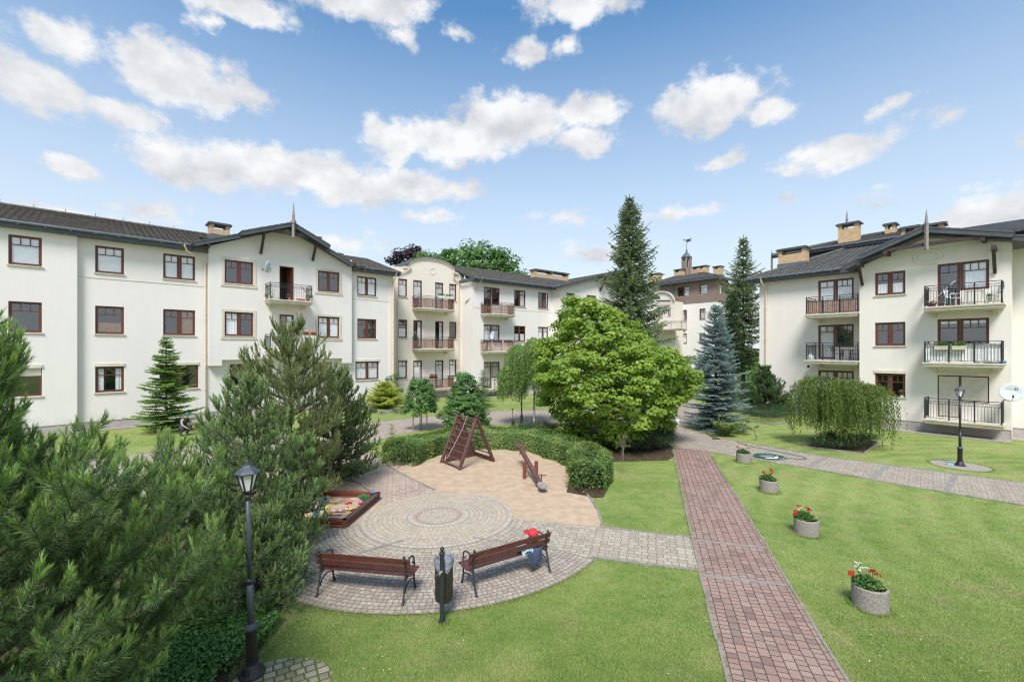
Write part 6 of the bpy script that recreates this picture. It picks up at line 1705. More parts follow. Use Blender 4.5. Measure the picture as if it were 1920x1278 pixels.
# ---- curved hedge round the sand
hl = [(-4.35,17.0),(-4.0,18.2),(-3.1,19.4),(-1.7,20.25),(0,20.35),(1.2,19.6),(2.15,18.2),(2.75,16.6),(2.75,15.2),(2.3,14.05)]
hroot = empty('hedge', (-.5, 19, 0), 'waist-high clipped green hedge curving round the back of the sand area', 'hedge')
r = np.random.default_rng(50); seg = np.array(hl); dl = np.hypot(*np.diff(seg, axis=0).T); cum = np.r_[0, np.cumsum(dl)]
n = 62000; s = r.uniform(0, cum[-1], n); hx = np.interp(s, cum, seg[:,0]); hy = np.interp(s, cum, seg[:,1])
tx = np.gradient(seg[:,0], cum); ty = np.gradient(seg[:,1], cum); txx = np.interp(s, cum, tx); tyy = np.interp(s, cum, ty); l = np.hypot(txx, tyy); nx_, ny_ = -tyy/l, txx/l
hw = .66+.07*np.sin(s*2.3)+.05*np.sin(s*5.1); hh = .86+.06*np.sin(s*1.7+1)+.04*np.sin(s*4.3)
a = r.uniform(-.12, math.pi+.12, n); q = r.uniform(.86, 1.06, n); e = .45
ox = np.sign(np.cos(a))*np.abs(np.cos(a))**e*hw*q; oz = np.abs(np.sin(a))**e*hh*q*np.where(np.sin(a) < 0, 0, 1)
low = r.random(n) < .35; side = np.sign(ox); oz = np.where(low, r.uniform(.03, .8, n), oz); ox = np.where(low, side*hw*r.uniform(.86, 1.05, n), ox)
P = np.stack([hx+nx_*ox, hy+ny_*ox, np.maximum(oz, .03)], 1)-np.array([[-.5,19,0]])
Nn = np.stack([nx_*ox/hw, ny_*ox/hw, oz/hh*.9+.15], 1)+r.normal(0, .45, (n, 3))
tint = np.clip(.45+.16*np.sin(s*3.1+ox*4)+r.normal(0, .2, n), 0, 1)
V, T, K = leaf_cloud(P, Nn, .06*r.uniform(.7, 1.3, n), tint, 'oval', r); np_mesh('foliage', V, K, M['hedge'], hroot, T)
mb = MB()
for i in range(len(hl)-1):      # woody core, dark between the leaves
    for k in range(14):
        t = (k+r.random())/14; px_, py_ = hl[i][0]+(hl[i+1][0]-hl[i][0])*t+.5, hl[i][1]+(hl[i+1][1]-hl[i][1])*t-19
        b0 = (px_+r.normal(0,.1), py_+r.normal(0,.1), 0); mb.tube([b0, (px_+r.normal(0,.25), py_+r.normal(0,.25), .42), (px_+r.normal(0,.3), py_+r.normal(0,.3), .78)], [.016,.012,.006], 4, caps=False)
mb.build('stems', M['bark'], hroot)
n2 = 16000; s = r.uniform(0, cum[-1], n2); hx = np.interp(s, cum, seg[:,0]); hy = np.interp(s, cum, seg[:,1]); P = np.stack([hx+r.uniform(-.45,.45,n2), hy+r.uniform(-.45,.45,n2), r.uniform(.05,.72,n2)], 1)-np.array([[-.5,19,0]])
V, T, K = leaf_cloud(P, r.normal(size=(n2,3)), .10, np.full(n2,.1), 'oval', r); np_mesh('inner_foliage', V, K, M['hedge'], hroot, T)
# far greenery closing the gap between the houses
for i, (u, Y, h, w_) in enumerate(((1300, 58, 3.4, 2.2), (1385, 52, 3.0, 2.4), (1412, 56, 3.6, 2.2))):
    X = (u-960)/FPX*Y
    broadleaf('shrub', X, Y, ('green bush in front of the distant tower house', 'dark bush between the spruce trunks and the far house', 'dark bush just left of the right building corner')[i], interp((0,w_),(h*.6,w_),(h,w_*.4)), (.2, h), 60+i, 'oak', 90, .6, 26, .26, trunkh=1, trunk=.08, cat='bush')
# ================================================================ PROPS
def children(o): return [c for c in list(scene.objects) if c.parent == o]
def copy_tree(o, loc=None, rz=None, label=None, parent=None, group=None):
    c = o.copy(); COL.objects.link(c)
    if parent is not None: c.parent = parent
    for ch in children(o): copy_tree(ch, parent=c)
    if parent is None:
        c.location = loc
        if rz is not None: c.rotation_euler = (0, 0, rz)
        if label: c['label'] = label
        if group: c['group'] = group
    return c
# ---- street lamps
M['lampblue'] = mvar('lamp_blue_grey', (.045,.058,.075), (.07,.085,.105), 14, .5, .15, 50)
M['lampblack'] = mvar('lamp_black', (.015,.014,.013), (.03,.028,.026), 10, .45, .1)
M['frost'] = flat('frosted_glass', (.78,.79,.78), .35)
def lamp(x, y, label, s=1.0, tilt=0.0, polem='lampblue'):
    rt = empty('street_lamp', (x, y, 0), label, 'street lamp', 'street lamps on the lawns', scale=s); rt.rotation_euler = (0, tilt, 0)
    mb = MB(); mb.lathe([(.165,0),(.165,.03),(.13,.06),(.10,.13),(.078,.16),(.085,.18),(.085,.20)], 20); mb.build('base', M['lampblack'], rt, smooth=False)
    mb = MB()
    for k in range(18):    # fluted casing
        a = 2*math.pi*k/18; mb.tube([(.058*math.cos(a),.058*math.sin(a),.19),(.058*math.cos(a),.058*math.sin(a),.62)], .0125, 5)
    mb.tube([(0,0,.19),(0,0,.63)], .058, 16); mb.build('casing', M['lampblack'], rt)
    mb = MB(); mb.lathe([(.07,.615),(.088,.63),(.088,.66),(.06,.675),(.045,.70)], 20); mb.build('collar', M['lampblue'], rt, smooth=True)
    mb = MB(); mb.tube([(0,0,.64),(0,0,1.27)], .041, 14); mb.tube([(0,0,1.27),(0,0,2.44)], .028, 12); mb.build('pole', M[polem], rt, smooth=True)
    mb = MB(); mb.lathe([(.038,1.22),(.058,1.27),(.058,1.29),(.032,1.31)], 18); mb.build('collar', M['lampblack'], rt, smooth=True)
    mb = MB(); mb.lathe([(.028,2.36),(.042,2.38),(.042,2.42),(.03,2.44),(.05,2.47),(.05,2.49)], 16)
    n = 6; r0, r1, z0, z1 = .062, .13, 2.49, 2.73; a0 = -math.pi/2
    pr = lambda r, z, k: (r*math.cos(a0+2*math.pi*k/n), r*math.sin(a0+2*math.pi*k/n), z)
    for k in range(n):
        mb.bar(pr(r0,z0,k), pr(r1,z1,k), .016); mb.bar(pr(r0,z0,k), pr(r0,z0,k+1), .02); mb.bar(pr(r1,z1,k), pr(r1,z1,k+1), .022)
    mb.build('lantern_frame', M['lampblack'], rt)
    mb = MB()
    for k in range(n): mb.quad(pr(r0*.93,z0,k), pr(r0*.93,z0,k+1), pr(r1*.93,z1,k+1), pr(r1*.93,z1,k))
    mb.build('lantern_glass', M['frost'], rt)
    mb = MB(); prof = [(.155,2.725),(.16,2.735),(.13,2.765),(.07,2.81),(.045,2.84),(.03,2.845),(.032,2.86),(.014,2.87),(.02,2.885),(.012,2.90),(.004,2.935)]
    prev = None
    for (r, z) in prof:
        ring = [mb.vert(pr(r, z, k)) for k in range(n)]
        if prev:
            for k in range(n): mb.face([prev[k], prev[(k+1)%n], ring[(k+1)%n], ring[k]])
        else: mb.face(ring[::-1])
        prev = ring
    mb.face(prev); mb.build('lantern_roof', M['lampblue'], rt)
    return rt
lx_, ly_ = G(473, 1264)
L1 = lamp(lx_, ly_, 'nearest street lamp, with a blue-grey pole and frosted lantern, before the pines', 1.0, R_(-1.4))
lamp(*G(1800, 873), 'black street lamp in front of the lowest balcony on the right', 1.05, 0, 'lampblack')
lamp(*G(978, 799), 'far street lamp whose lantern is hidden inside the weeping birch', 1.02, 0, 'lampblack')
mb = MB(); mb.lathe([(.12,0),(.12,.03),(.09,.045),(0.01,.05)], 18); o = mb.build('valve_cover', flat('pale_blue_plastic', (.18,.50,.62), .5)); o.location = (*G(1781,871), .012); tag(o, 'small pale blue cover in the paving beside the right lamp', 'cover')

# ---- litter bin
bx_, by_ = G(829, 1166)
rt = empty('litter_bin', (bx_, by_, 0), 'dark metal litter bin with a grey liner, hung on a post between the benches', 'litter bin')
mb = MB(); mb.tube([(0,0,0),(0,0,1.10)], .038, 16); mb.lathe([(.045,1.10),(.052,1.115),(.045,1.135),(.022,1.14),(.020,1.155)], 16); mb.sphere((0,0,1.185), .036, 10)
mb.tube([(0,0,.0),(0,0,.02)], .06, 12); mb.build('post', M['iron'], rt, smooth=False)
M['binbrown'] = mvar('bin_brown', (.022,.019,.014), (.04,.034,.026), 10, .42, .05)
mb = MB(); c = (0,.20); nn = 28
for k in range(nn):
    a0, a1 = 2*math.pi*k/nn, 2*math.pi*(k+1)/nn; P = lambda a, r, z: (c[0]+r*math.cos(a), c[1]+r*math.sin(a), z)
    for (r_0, z_0, r_1, z_1) in ((.145,.27,.15,.30),(.15,.30,.15,.345),(.154,.345,.154,.36),(.15,.36,.15,.40),(.154,.40,.154,.415),(.15,.415,.15,.95)):
        mb.quad(P(a0,r_0,z_0), P(a1,r_0,z_0), P(a1,r_1,z_1), P(a0,r_1,z_1))
    mb.quad(P(a1,.143,.29), P(a0,.143,.29), P(a0,.143,.95), P(a1,.143,.95)); mb.quad(P(a0,.15,.95), P(a1,.15,.95), P(a1,.143,.95), P(a0,.143,.95))
    mb.face([mb.vert(P(a1,.145,.27)), mb.vert(P(a0,.145,.27)), mb.vert((c[0],c[1],.27))])
mb.build('bin_body', M['binbrown'], rt)
M['liner'] = mvar('bin_liner', (.16,.18,.21), (.30,.33,.37), 8, .35, .9, 16, dist=.03)
mb = MB(); prof = [(.154,.82),(.16,.87),(.158,.93),(.158,.968),(.150,.972),(.138,.95),(.125,.86),(.10,.70),(.03,.55)]
prev = None; nn = 48
for i, (r, z) in enumerate(prof):
    ring = []
    for k in range(nn):
        a = 2*math.pi*k/nn; w = .006*math.sin(k*2.9)+.004*math.sin(k*1.3+i); ring.append(mb.vert((c[0]+(r+w)*math.cos(a), c[1]+(r+w)*math.sin(a), z+(.03*math.sin(k*.9) if i == 0 else 0)+(.05*max(0, math.cos(a+math.pi/2))*(-1) if i == 0 else 0))))
    if prev:
        for k in range(nn): mb.face([prev[k], prev[(k+1)%nn], ring[(k+1)%nn], ring[k]])
    prev = ring
mb.build('bin_liner', M['liner'], rt, smooth=True)
mb = MB(); mb.tube([(.02,.02,.84),(-.02,-.045,.83),(-.05,-.05,.80),(-.10,-.04,.765)], [.012,.014,.009,.004], 5); mb.tube([(.0,-.04,.84),(-.03,-.05,.79),(-.04,-.045,.745)], [.014,.01,.003], 5); mb.sphere((-.005,-.045,.835), .022, 6)
mb.build('liner_knot', M['liner'], rt, smooth=True)
mb = MB(); mb.box(-.03,.03,.02,.06,.55,.58); mb.box(-.03,.03,.02,.06,.85,.88); mb.build('bracket', M['iron'], rt)

# ---- benches
def bench(x, y, rz, label, L=1.86):
    rt = empty('park_bench', (x, y, 0), label, 'bench', 'slatted park benches', rz)
    for nm, (y0, z0, y1, z1) in (('s', (.10,.435,.18,.432)), ('s', (.195,.432,.275,.432)), ('s', (.29,.432,.37,.436)), ('s', (.385,.438,.465,.430))):
        mb = MB(); mb.hexa([(-L/2,y0,z0-.016),(L/2,y0,z0-.016),(L/2,y1,z1-.016),(-L/2,y1,z1-.016),(-L/2,y0,z0+.016),(L/2,y0,z0+.016),(L/2,y1,z1+.016),(-L/2,y1,z1+.016)]); mb.build('seat_slat', M['benchwood'], rt)
    for (z0, z1, yy) in ((.53,.625,.052),(.655,.755,.022)):
        mb = MB(); dy = -(z1-z0)*.22
        mb.hexa([(-L/2,yy,z0),(L/2,yy,z0),(L/2,yy+.028,z0),(-L/2,yy+.028,z0),(-L/2,yy+dy,z1),(L/2,yy+dy,z1),(L/2,yy+dy+.028,z1),(-L/2,yy+dy+.028,z1)]); mb.build('backrest_slat', M['benchwood'], rt)
    for sx_ in (-1, 1):
        X = sx_*(L/2-.09); mb = MB()
        mb.tube([(X,-.10,.0),(X,-.085,.03),(X,-.045,.12),(X,0,.28),(X,.04,.42),(X,.038,.55),(X,.008,.70),(X,-.012,.785)], [.034,.026,.018,.017,.021,.018,.017,.013], 8)
        mb.sphere((X,-.016,.80), .026, 8); mb.sphere((X,-.02,.745), .024, 8)
        mb.tube([(X,.50,.0),(X,.49,.03),(X,.455,.12),(X,.43,.25),(X,.44,.41)], [.032,.025,.018,.017,.020], 8)
        mb.bar((X,.05,.40),(X,.455,.405), .026, .036)
        arc = [(X, .235-.205*math.cos(t), .14+.13*math.sin(t)+.02) for t in [k*math.pi/12 for k in range(13)]]; mb.tube(arc, .012, 6)
        arm = [(X,.02,.60),(X,.10,.66),(X,.22,.69),(X,.34,.675),(X,.42,.62),(X,.435,.55),(X,.39,.515),(X,.35,.545),(X,.365,.58)]; mb.tube(arm, [.012,.014,.015,.015,.014,.013,.011,.010,.009], 7)
        mb.tube([(X,.43,.56),(X,.45,.50),(X,.44,.42)], .013, 6)
        mb.build('side_frame', M['iron'], rt, smooth=True)
    return rt
def place_bench(r0, r1, label):
    d = Vector((r1[0]-r0[0], r1[1]-r0[1])); m = ((r0[0]+r1[0])/2, (r0[1]+r1[1])/2); rz = math.atan2(d.y, d.x)
    n = Vector((-d.y, d.x)).normalized(); return m[0]+n.x*.10, m[1]+n.y*.10, rz
b1 = place_bench((-3.46,7.93), (-1.885,7.67), '')
bA = bench(*b1, 'red-brown slatted bench left of the litter bin, seen from behind', 1.79)
b2 = place_bench(G(893,1121.4), G(1033,1074), '')
bB = bench(*b2, 'red-brown slatted bench right of the litter bin, with clothes left on it', 1.82)
def bl(x, y, z): # point on the right bench
    c_, s_ = math.cos(b2[2]), math.sin(b2[2]); return (b2[0]+c_*x-s_*y, b2[1]+s_*x+c_*y, z)
def drape_cloth(name, path, x0, x1, mat, label, cat, seed, amp=.02, nx=26, taper=0.0):
    r = random.Random(seed); mb = MB(); g = []; m = len(path)
    for i, (y, z) in enumerate(path):
        row = []; t = i/(m-1)
        for k in range(nx+1):
            s = k/nx; sx_ = x0+(x1-x0)*(.5+(s-.5)*(1-taper*t*t)); f = math.sin(s*17+seed)*.6+math.sin(s*31+2*seed)*.4
            row.append(mb.vert(bl(sx_+.012*math.sin(i*1.7+s*9), y-abs(amp*f)*(.3+t)-.004, z+amp*.5*math.sin(s*11+i*.8)+(.05*math.sin(s*5+seed)*t*t))))
        g.append(row)
    for i in range(m-1):
        for k in range(nx): mb.face([g[i][k], g[i][k+1], g[i+1][k+1], g[i+1][k]])
    o = mb.build(name, mat, smooth=True)
    md = o.modifiers.new('thick', 'SOLIDIFY'); md.thickness = .012
    md = o.modifiers.new('sub', 'SUBSURF'); md.levels = md.render_levels = 1
    return tag(o, label, cat)
M['navy'] = mvar('navy_cloth', (.025,.036,.07), (.07,.09,.14), 9, .8, .6, 14, dist=.02)
M['paleblue'] = mvar('pale_blue_cloth', (.25,.40,.46), (.42,.56,.60), 9, .85, .5, 20)
M['greencloth'] = mvar('green_cloth', (.01,.15,.10), (.02,.25,.17), 9, .8, .5, 20)
M['redcloth'] = mvar('red_cloth', (.52,.02,.03), (.68,.04,.05), 9, .7, .3, 20)
drape_cloth('jacket', [(.34,.465),(.26,.49),(.18,.50),(.10,.49),(.065,.46),(.055,.39),(.05,.31),(.055,.24),(.07,.17)], .34, .76, M['navy'], 'dark navy jacket hanging down behind the seat of the right bench', 'jacket', 3, .035, taper=.35)
drape_cloth('towel', [(.36,.475),(.28,.515),(.20,.53),(.12,.515),(.075,.47),(.07,.43)], .26, .52, M['paleblue'], 'pale blue cloth crumpled beside the dark jacket on the bench', 'towel', 5, .02)
mb = MB(); mb.sphere(bl(.66,.27,.56), .11, 10, (1.0,.8,.9)); mb.sphere(bl(.74,.24,.53), .09, 8); o = mb.build('bag', M['greencloth'], smooth=True); tag(o, 'green fabric bag on the right bench under the red cap', 'bag')
d_ = o.modifiers.new('d', 'DISPLACE'); tx_ = bpy.data.textures.new('folds', 'CLOUDS'); tx_.noise_scale = .06; d_.texture = tx_; d_.strength = .03
mb = MB(); cc_ = bl(.60,.20,.70)
prev = None; mb.T = Matrix.Translation(cc_) @ Matrix.Rotation(b2[2]+.6, 4, 'Z') @ Matrix.Rotation(R_(18), 4, 'X')
mb.lathe([(.108,0),(.112,.03),(.105,.07),(.08,.105),(.045,.125),(.008,.132)], 18); mb.sphere((0,0,.133), .01, 5)
pts = [(.10*math.cos(t), .06+.11*math.sin(t), .0+.0) for t in [k*math.pi/10 for k in range(11)]]
top = [mb.vert((p[0]*1.05, p[1]+.03, .012-.02*(p[1]/.17)**2)) for p in pts]; bot = [mb.vert((p[0]*1.05, p[1]+.03, .006-.02*(p[1]/.17)**2)) for p in pts]; mb.face(top); mb.face(bot[::-1])
for k in range(10): mb.face([bot[k], bot[k+1], top[k+1], top[k]])
o = mb.build('cap', M['redcloth'], smooth=True); tag(o, 'bright red cap showing above the backrest of the right bench', 'cap')

# ---- climbing frame
A_, B_, C_ = Vector((*G(827.4,867.2),0)), Vector((*G(861,881),0)), Vector((*G(925.4,865),0)); D_ = A_+(C_-B_); TL = (A_+D_)/2+Vector((0,0,1.80)); TR = (B_+C_)/2+Vector((0,0,1.82))
rt = empty('climbing_frame', tuple((A_+C_)/2), 'brown wooden A-shaped climbing frame with rungs standing in the sand', 'climbing frame')
for (p, q) in ((A_, TL), (B_, TR), (C_, TR), (D_, TL)):
    mb = MB(); e = q+(q-p).normalized()*.08; mb.bar(p, e, .10, .10); mb.build('leg', M['playwood'], rt, rel=True)
for i in range(8):
    t = .04+.92*i/7.0; mb = MB(); dd = (B_-A_).normalized()*.09; mb.tube([A_+(TL-A_)*t-dd, B_+(TR-B_)*t+dd], .032, 8); mb.build('rung', M['playwood'], rt, rel=True)
for i in range(7):
    t = .05+.90*i/6.5; mb = MB(); dd = (B_-A_).normalized()*.07; mb.tube([D_+(TL-D_)*t-dd, C_+(TR-C_)*t+dd], .026, 8); mb.build('rung', M['playwood'], rt, rel=True)
mb = MB(); off_ = (B_-A_).normalized()*.10
a, d, t = A_+off_+(D_-A_)*.05, D_+off_-(D_-A_)*.05, TL+off_-Vector((0,0,.1)); n3 = off_.normalized()*.03
i0 = [mb.vert(p) for p in (a, d, t, a+n3, d+n3, t+n3)]; mb.face(i0[:3]); mb.face(i0[3:][::-1]); mb.face([i0[0],i0[3],i0[4],i0[1]]); mb.face([i0[1],i0[4],i0[5],i0[2]]); mb.face([i0[2],i0[5],i0[3],i0[0]])
mb.build('side_panel', M['playwood'], rt, rel=True)
mb = MB(); mb.bar(D_+Vector((0,0,.08)), C_+Vector((0,0,.08)), .12, .12); mb.build('base_beam', M['playwood'], rt, rel=True)
mb = MB(); m0 = (TL+TR)/2+Vector((0,-.05,.02)); m1 = (A_+B_)/2+Vector((-.1,-.02,.3)); mb.tube([m0, m0+(m1-m0)*.3+Vector((.03,-.06,-.05)), m0+(m1-m0)*.6+Vector((0,-.07,-.06)), m1], .012, 6)
mb.build('rope', flat('faded_rope', (.45,.30,.30), .9), rt, rel=True)

# ---- seesaw
rt = empty('seesaw', (.62, 15.33, 0), 'wooden seesaw with its near seat resting on the sand', 'seesaw')
for (u, v) in ((983.4,897),(1005.6,895.5)):
    p = G(u, v); mb = MB(); mb.tube([(*p,0),(*p,.57)], .062, 12); mb.build('post', M['playred'], rt, rel=True)
near_, far_ = Vector((.93,13.85,.15)), Vector((.30,16.95,.70)); dd = (far_-near_).normalized(); sd2 = Vector((dd.y,-dd.x,0)).normalized()
mb = MB(); mb.bar(near_, far_, .14, .10); mb.build('beam', M['playwood'], rt, rel=True)
mb = MB(); p0, p1 = Vector((*G(983.4,897),.40)), Vector((*G(1005.6,895.5),.40)); mb.tube([p0, p1], .018, 8); mb.build('axle', M['iron'], rt, rel=True)
for e, s_ in ((near_, 1), (far_, -1)):
    mb = MB(); c_ = e+dd*(-.02*s_)+Vector((0,0,.065)); n = 16
    top = []; bot = []
    for k in range(n):
        a = 2*math.pi*k/n; p = c_+sd2*(.15*math.cos(a))+dd*(.20*math.sin(a)); top.append(mb.vert(p+Vector((0,0,.02)))); bot.append(mb.vert(p-Vector((0,0,.02))))
    mb.face(top); mb.face(bot[::-1])
    for k in range(n): mb.face([top[k], bot[k], bot[(k+1)%n], top[(k+1)%n]])
    mb.build('seat', M['oldwood'] if s_ == 1 else M['playwood'], rt, rel=True)
    mb = MB(); h = e+dd*(.42*s_)
    for q in (-1, 1): mb.bar(h+sd2*(.09*q)+Vector((0,0,-.12)), h+sd2*(.09*q)+Vector((0,0,.22)), .035)
    mb.tube([h-sd2*.26+Vector((0,0,.17)), h+sd2*.26+Vector((0,0,.17))], .016, 8); mb.build('handle', M['playwood'], rt, rel=True)

# ---- sandbox
NR, FRc, FL, NL = Vector((-4.12,11.03,0)), Vector((-3.92,13.1,0)), Vector((-5.7,13.3,0)), Vector((-5.9,11.23,0))
rt = empty('sandbox', tuple((NR+FL)/2), 'square sandbox of red-brown timbers with scattered toys', 'sandbox')
for (p, q) in ((NR, FRc), (FRc, FL), (FL, NL), (NL, NR)):
    mb = MB(); d = (q-p).normalized()*.05
    for zz in (.055, .155): mb.tube([p-d+Vector((0,0,zz)), q+d+Vector((0,0,zz))], .052, 10)
    mb.bar(p-d+Vector((0,0,.205)), q+d+Vector((0,0,.205)), .13, .035); mb.build('timber', M['playred'] if p is not NR else M['playwood'], rt, rel=True)
mb = MB(); n = 22; g = []
for i in range(n+1):
    row = []
    for j in range(n+1):
        p = NR+(FRc-NR)*(i/n)+(NL-NR)*(j/n); edge = min(i, n-i, j, n-j)/4
        row.append(mb.vert((p.x, p.y, .09+.03*math.sin(i*.9)*math.cos(j*.7)+.02*math.sin(i*2.1+j)-.03*max(0, 1-edge))))
    g.append(row)
for i in range(n):
    for j in range(n): mb.face([g[i][j], g[i][j+1], g[i+1][j+1], g[i+1][j]])
mb.build('sand_fill', M['sand'], rt, rel=True, smooth=True)

def toy(name, u, v, label, color, fn, z=.11, cat=None, rz=0.0):
    x, y = G(u, v, z); mb = MB(); mb.T = Matrix.Rotation(rz, 4, 'Z'); fn(mb)
    mats = [flat('toy_'+name, c_, .4) for c_ in (color if isinstance(color, list) else [color])]
    o = mb.build(name, mats, smooth=False); o.location = (x, y, z); o.scale = (1.2,)*3; return tag(o, label, cat or 'toy', 'toys in the sandbox')
def f_bucket(mb, r=.075, h=.11):
    mb.T = mb.T @ Matrix.Rotation(R_(60), 4, 'X') @ Matrix.Translation((0,0,-.02))
    mb.lathe([(r*.7,0),(r,h),(r*1.08,h),(r*1.08,h+.008),(r*.95,h+.008),(r*.66,.01)], 16)
    mb.tube([(r*math.cos(t), .0, h+r*math.sin(t)) for t in [k*math.pi/8 for k in range(9)]], .005, 5)
def f_shovel(mb):
    mb.tube([(-.13,0,.02),(.06,0,.02)], .011, 6); mb.sphere((.11,0,.02), .05, 8, (1.2,.8,.3)); mb.tube([(-.13,-.03,.02),(-.13,.03,.02)], .010, 6)
def f_mold(mb):
    n = 10; top = []; bot = []
    for k in range(n):
        a = 2*math.pi*k/n; r = .07 if k % 2 else .045; top.append(mb.vert((r*.8*math.cos(a), r*.8*math.sin(a), .045))); bot.append(mb.vert((r*math.cos(a), r*math.sin(a), -.005)))
    mb.face(top); mb.face(bot[::-1])
    for k in range(n): mb.face([bot[k], bot[(k+1)%n], top[(k+1)%n], top[k]])
def f_fish(mb): mb.sphere((0,0,.02), .055, 8, (1.3,.8,.5)); mb.sphere((.07,0,.02), .03, 6, (.8,1.3,.4))
def f_shell(mb):
    mb.T = mb.T @ Matrix.Rotation(R_(-48), 4, 'X')
    n = 22; c_ = mb.vert((0,.0,.05)); ring = []
    for k in range(n): a = 2*math.pi*k/n; ring.append(mb.vert((.15*math.cos(a), .15*math.sin(a), .012*(k % 2))))
    for k in range(n): mb.face([c_, ring[k], ring[(k+1)%n]])
    mb.face(ring[::-1]); mb.tube([(0,0,.05),(0,0,.075)], .01, 6)
def f_snake(mb):
    for i in range(7):
        mb.mi = i % 2; x = -.20+.066*i; y = .03*math.sin(i*.9)+.008*i*i*.35; mb.sphere((x, y, .025), .036, 7, (1,.75,.75))
    mb.mi = 0
def f_rake(mb):
    mb.tube([(-.12,0,.02),(.10,.01,.02)], .009, 6); mb.bar((-.13,-.045,.02), (-.13,.045,.02), .014)
    for k in range(4): mb.bar((-.13,-.04+.026*k,.02), (-.165,-.04+.026*k,.005), .009)
toy('toy_sieve', 684, 933, 'large green round toy leaning on the far right corner of the sandbox', (.05,.55,.20), f_shell, .22)
toy('toy_truck', 699, 924, 'blue toy on the rim at the far right corner of the sandbox', (.06,.16,.45), f_fish, .235)
toy('toy_bucket', 607.5, 940, 'dark blue toy bucket lying at the left of the sandbox', (.01,.07,.42), f_bucket, .12, rz=.6)
toy('toy_bucket', 595, 948, 'white and pink toy bucket tipped over, leftmost in the sandbox', (.72,.55,.68), lambda m: f_bucket(m, .09, .12), .12, rz=-.3)
toy('toy_shovel', 621, 941, 'yellow toy shovel lying right of the dark blue bucket', (.80,.55,.10), f_shovel, rz=-.3)
toy('sand_mould', 613, 952, 'yellow sand mould in the middle left of the sandbox', (.78,.62,.12), f_mold)
toy('sand_mould', 652, 943.5, 'red sand mould on bare sand in the middle of the sandbox', (.62,.05,.06), f_fish, rz=.5)
toy('toy_spoon', 662, 937.5, 'tiny white and pink stick beyond the red sand mould', (.80,.60,.58), lambda m: m.tube([(-.05,0,.02),(.05,.01,.02)], .011, 6), rz=.3)
toy('sand_mould', 675, 941, 'pink toy beneath the green round one at the sandbox edge', (.70,.22,.36), f_mold, .12)
toy('sand_mould', 658, 955, 'yellow toy against the near right timber of the sandbox', (.78,.56,.10), f_fish, rz=1)
toy('sand_mould', 651, 953, 'small pink toy left of the yellow one by the right timber', (.62,.12,.28), lambda m: m.sphere((0,0,.02), .035, 7), rz=0)
toy('sand_mould', 602.5, 952.5, 'violet toy below the white and pink bucket', (.28,.20,.60), f_fish, rz=.2)
toy('toy_shovel', 595.5, 955, 'green toy shovel at the left of the sandbox below the violet toy', (.05,.35,.12), f_shovel, rz=.5)
toy('sand_mould', 594, 964, 'light blue toy near the front left timber of the sandbox', (.10,.42,.70), lambda m: f_bucket(m, .06, .07), .12, rz=.2)
toy('toy_snake', 632, 960, 'segmented white and orange toy snake on the sand near the front timber', [(.75,.78,.70),(.75,.28,.10)], f_snake, .11, rz=.35)
toy('toy_rake', 619, 966, 'small orange toy rake by the front timber', (.60,.12,.05), f_rake, .12, rz=.9)
toy('toy_rake', 632, 967, 'thin dark toy rake by the front timber, right of the orange one', (.03,.03,.035), f_rake, .12, rz=.05)

# ---- concrete planters with geraniums
def planter(x, y, label, seed, reds, whites, spill=0):
    r = np.random.default_rng(seed)
    rt = empty('flower_planter', (x, y, 0), label, 'planter', 'round pebble-concrete planters on the right lawn')
    mb = MB(); mb.lathe([(.245,0),(.26,.01),(.262,.355),(.25,.37),(.225,.37),(.215,.36),(.215,.30)], 36); mb.build('pot', M['stonepot'], rt, smooth=False)
    mb = MB(); mb.lathe([(.214,.30),(.214,.325),(.1,.335),(.01,.34)], 20); mb.build('soil', M['soil'], rt)
    n = 620; a = r.uniform(0, 6.28, n); q = r.uniform(0, 1, n)**.6*.22; cx_, cy_2 = -.04, .02
    P = np.stack([cx_+q*np.cos(a), cy_2+q*np.sin(a), .36+r.uniform(0, 1, n)*.17*(1-(q/.26)**2)+.01], 1)
    V, T, K = leaf_cloud(P, r.normal(0, .5, (n, 3))+np.array([[0,0,1]]), .055*r.uniform(.6, 1.2, n), np.clip(r.normal(.4, .2, n), 0, 1), 'oval', r)
    np_mesh('foliage', V, K, M['flowerleaf'], rt, T)
    m_ = 150; P = np.stack([r.uniform(.06, .25, m_), r.uniform(-.14, .10, m_), r.uniform(.36, .44, m_)], 1)
    V, T, K = leaf_cloud(P, r.normal(0, .5, (m_, 3))+np.array([[0,0,1]]), .05, np.full(m_, .95), 'oval', r); np_mesh('variegated_foliage', V, K, M['flowerleaf'], rt, T)
    def heads(nm, pts, mat, rad, per):
        C = []
        mb = MB()
        for (hx_, hy_, hz_) in pts:
            d = unit(r.normal(size=(per, 3))); d[:, 2] = np.abs(d[:, 2])*.8; C.append(np.array([hx_, hy_, hz_])+d*rad)
        C = np.concatenate(C); V, T, K = leaf_cloud(C, C-C.mean(0)+r.normal(0, .1, C.shape)+np.array([[0,0,.1]]), rad*.85, np.full(len(C), .5), 'oval', r); np_mesh(nm, V, K, mat, rt, T)
        for (hx_, hy_, hz_) in pts: mb.tube([(hx_*.5, hy_*.5, .36), (hx_, hy_, hz_)], .003, 4)
        mb.build('stems', M['flowerleaf'], rt)
    heads('red_flowers', reds, M['redfl'], .045, 40)
    if whites: heads('white_flowers', whites, M['whitefl'], .022, 24)
    return rt
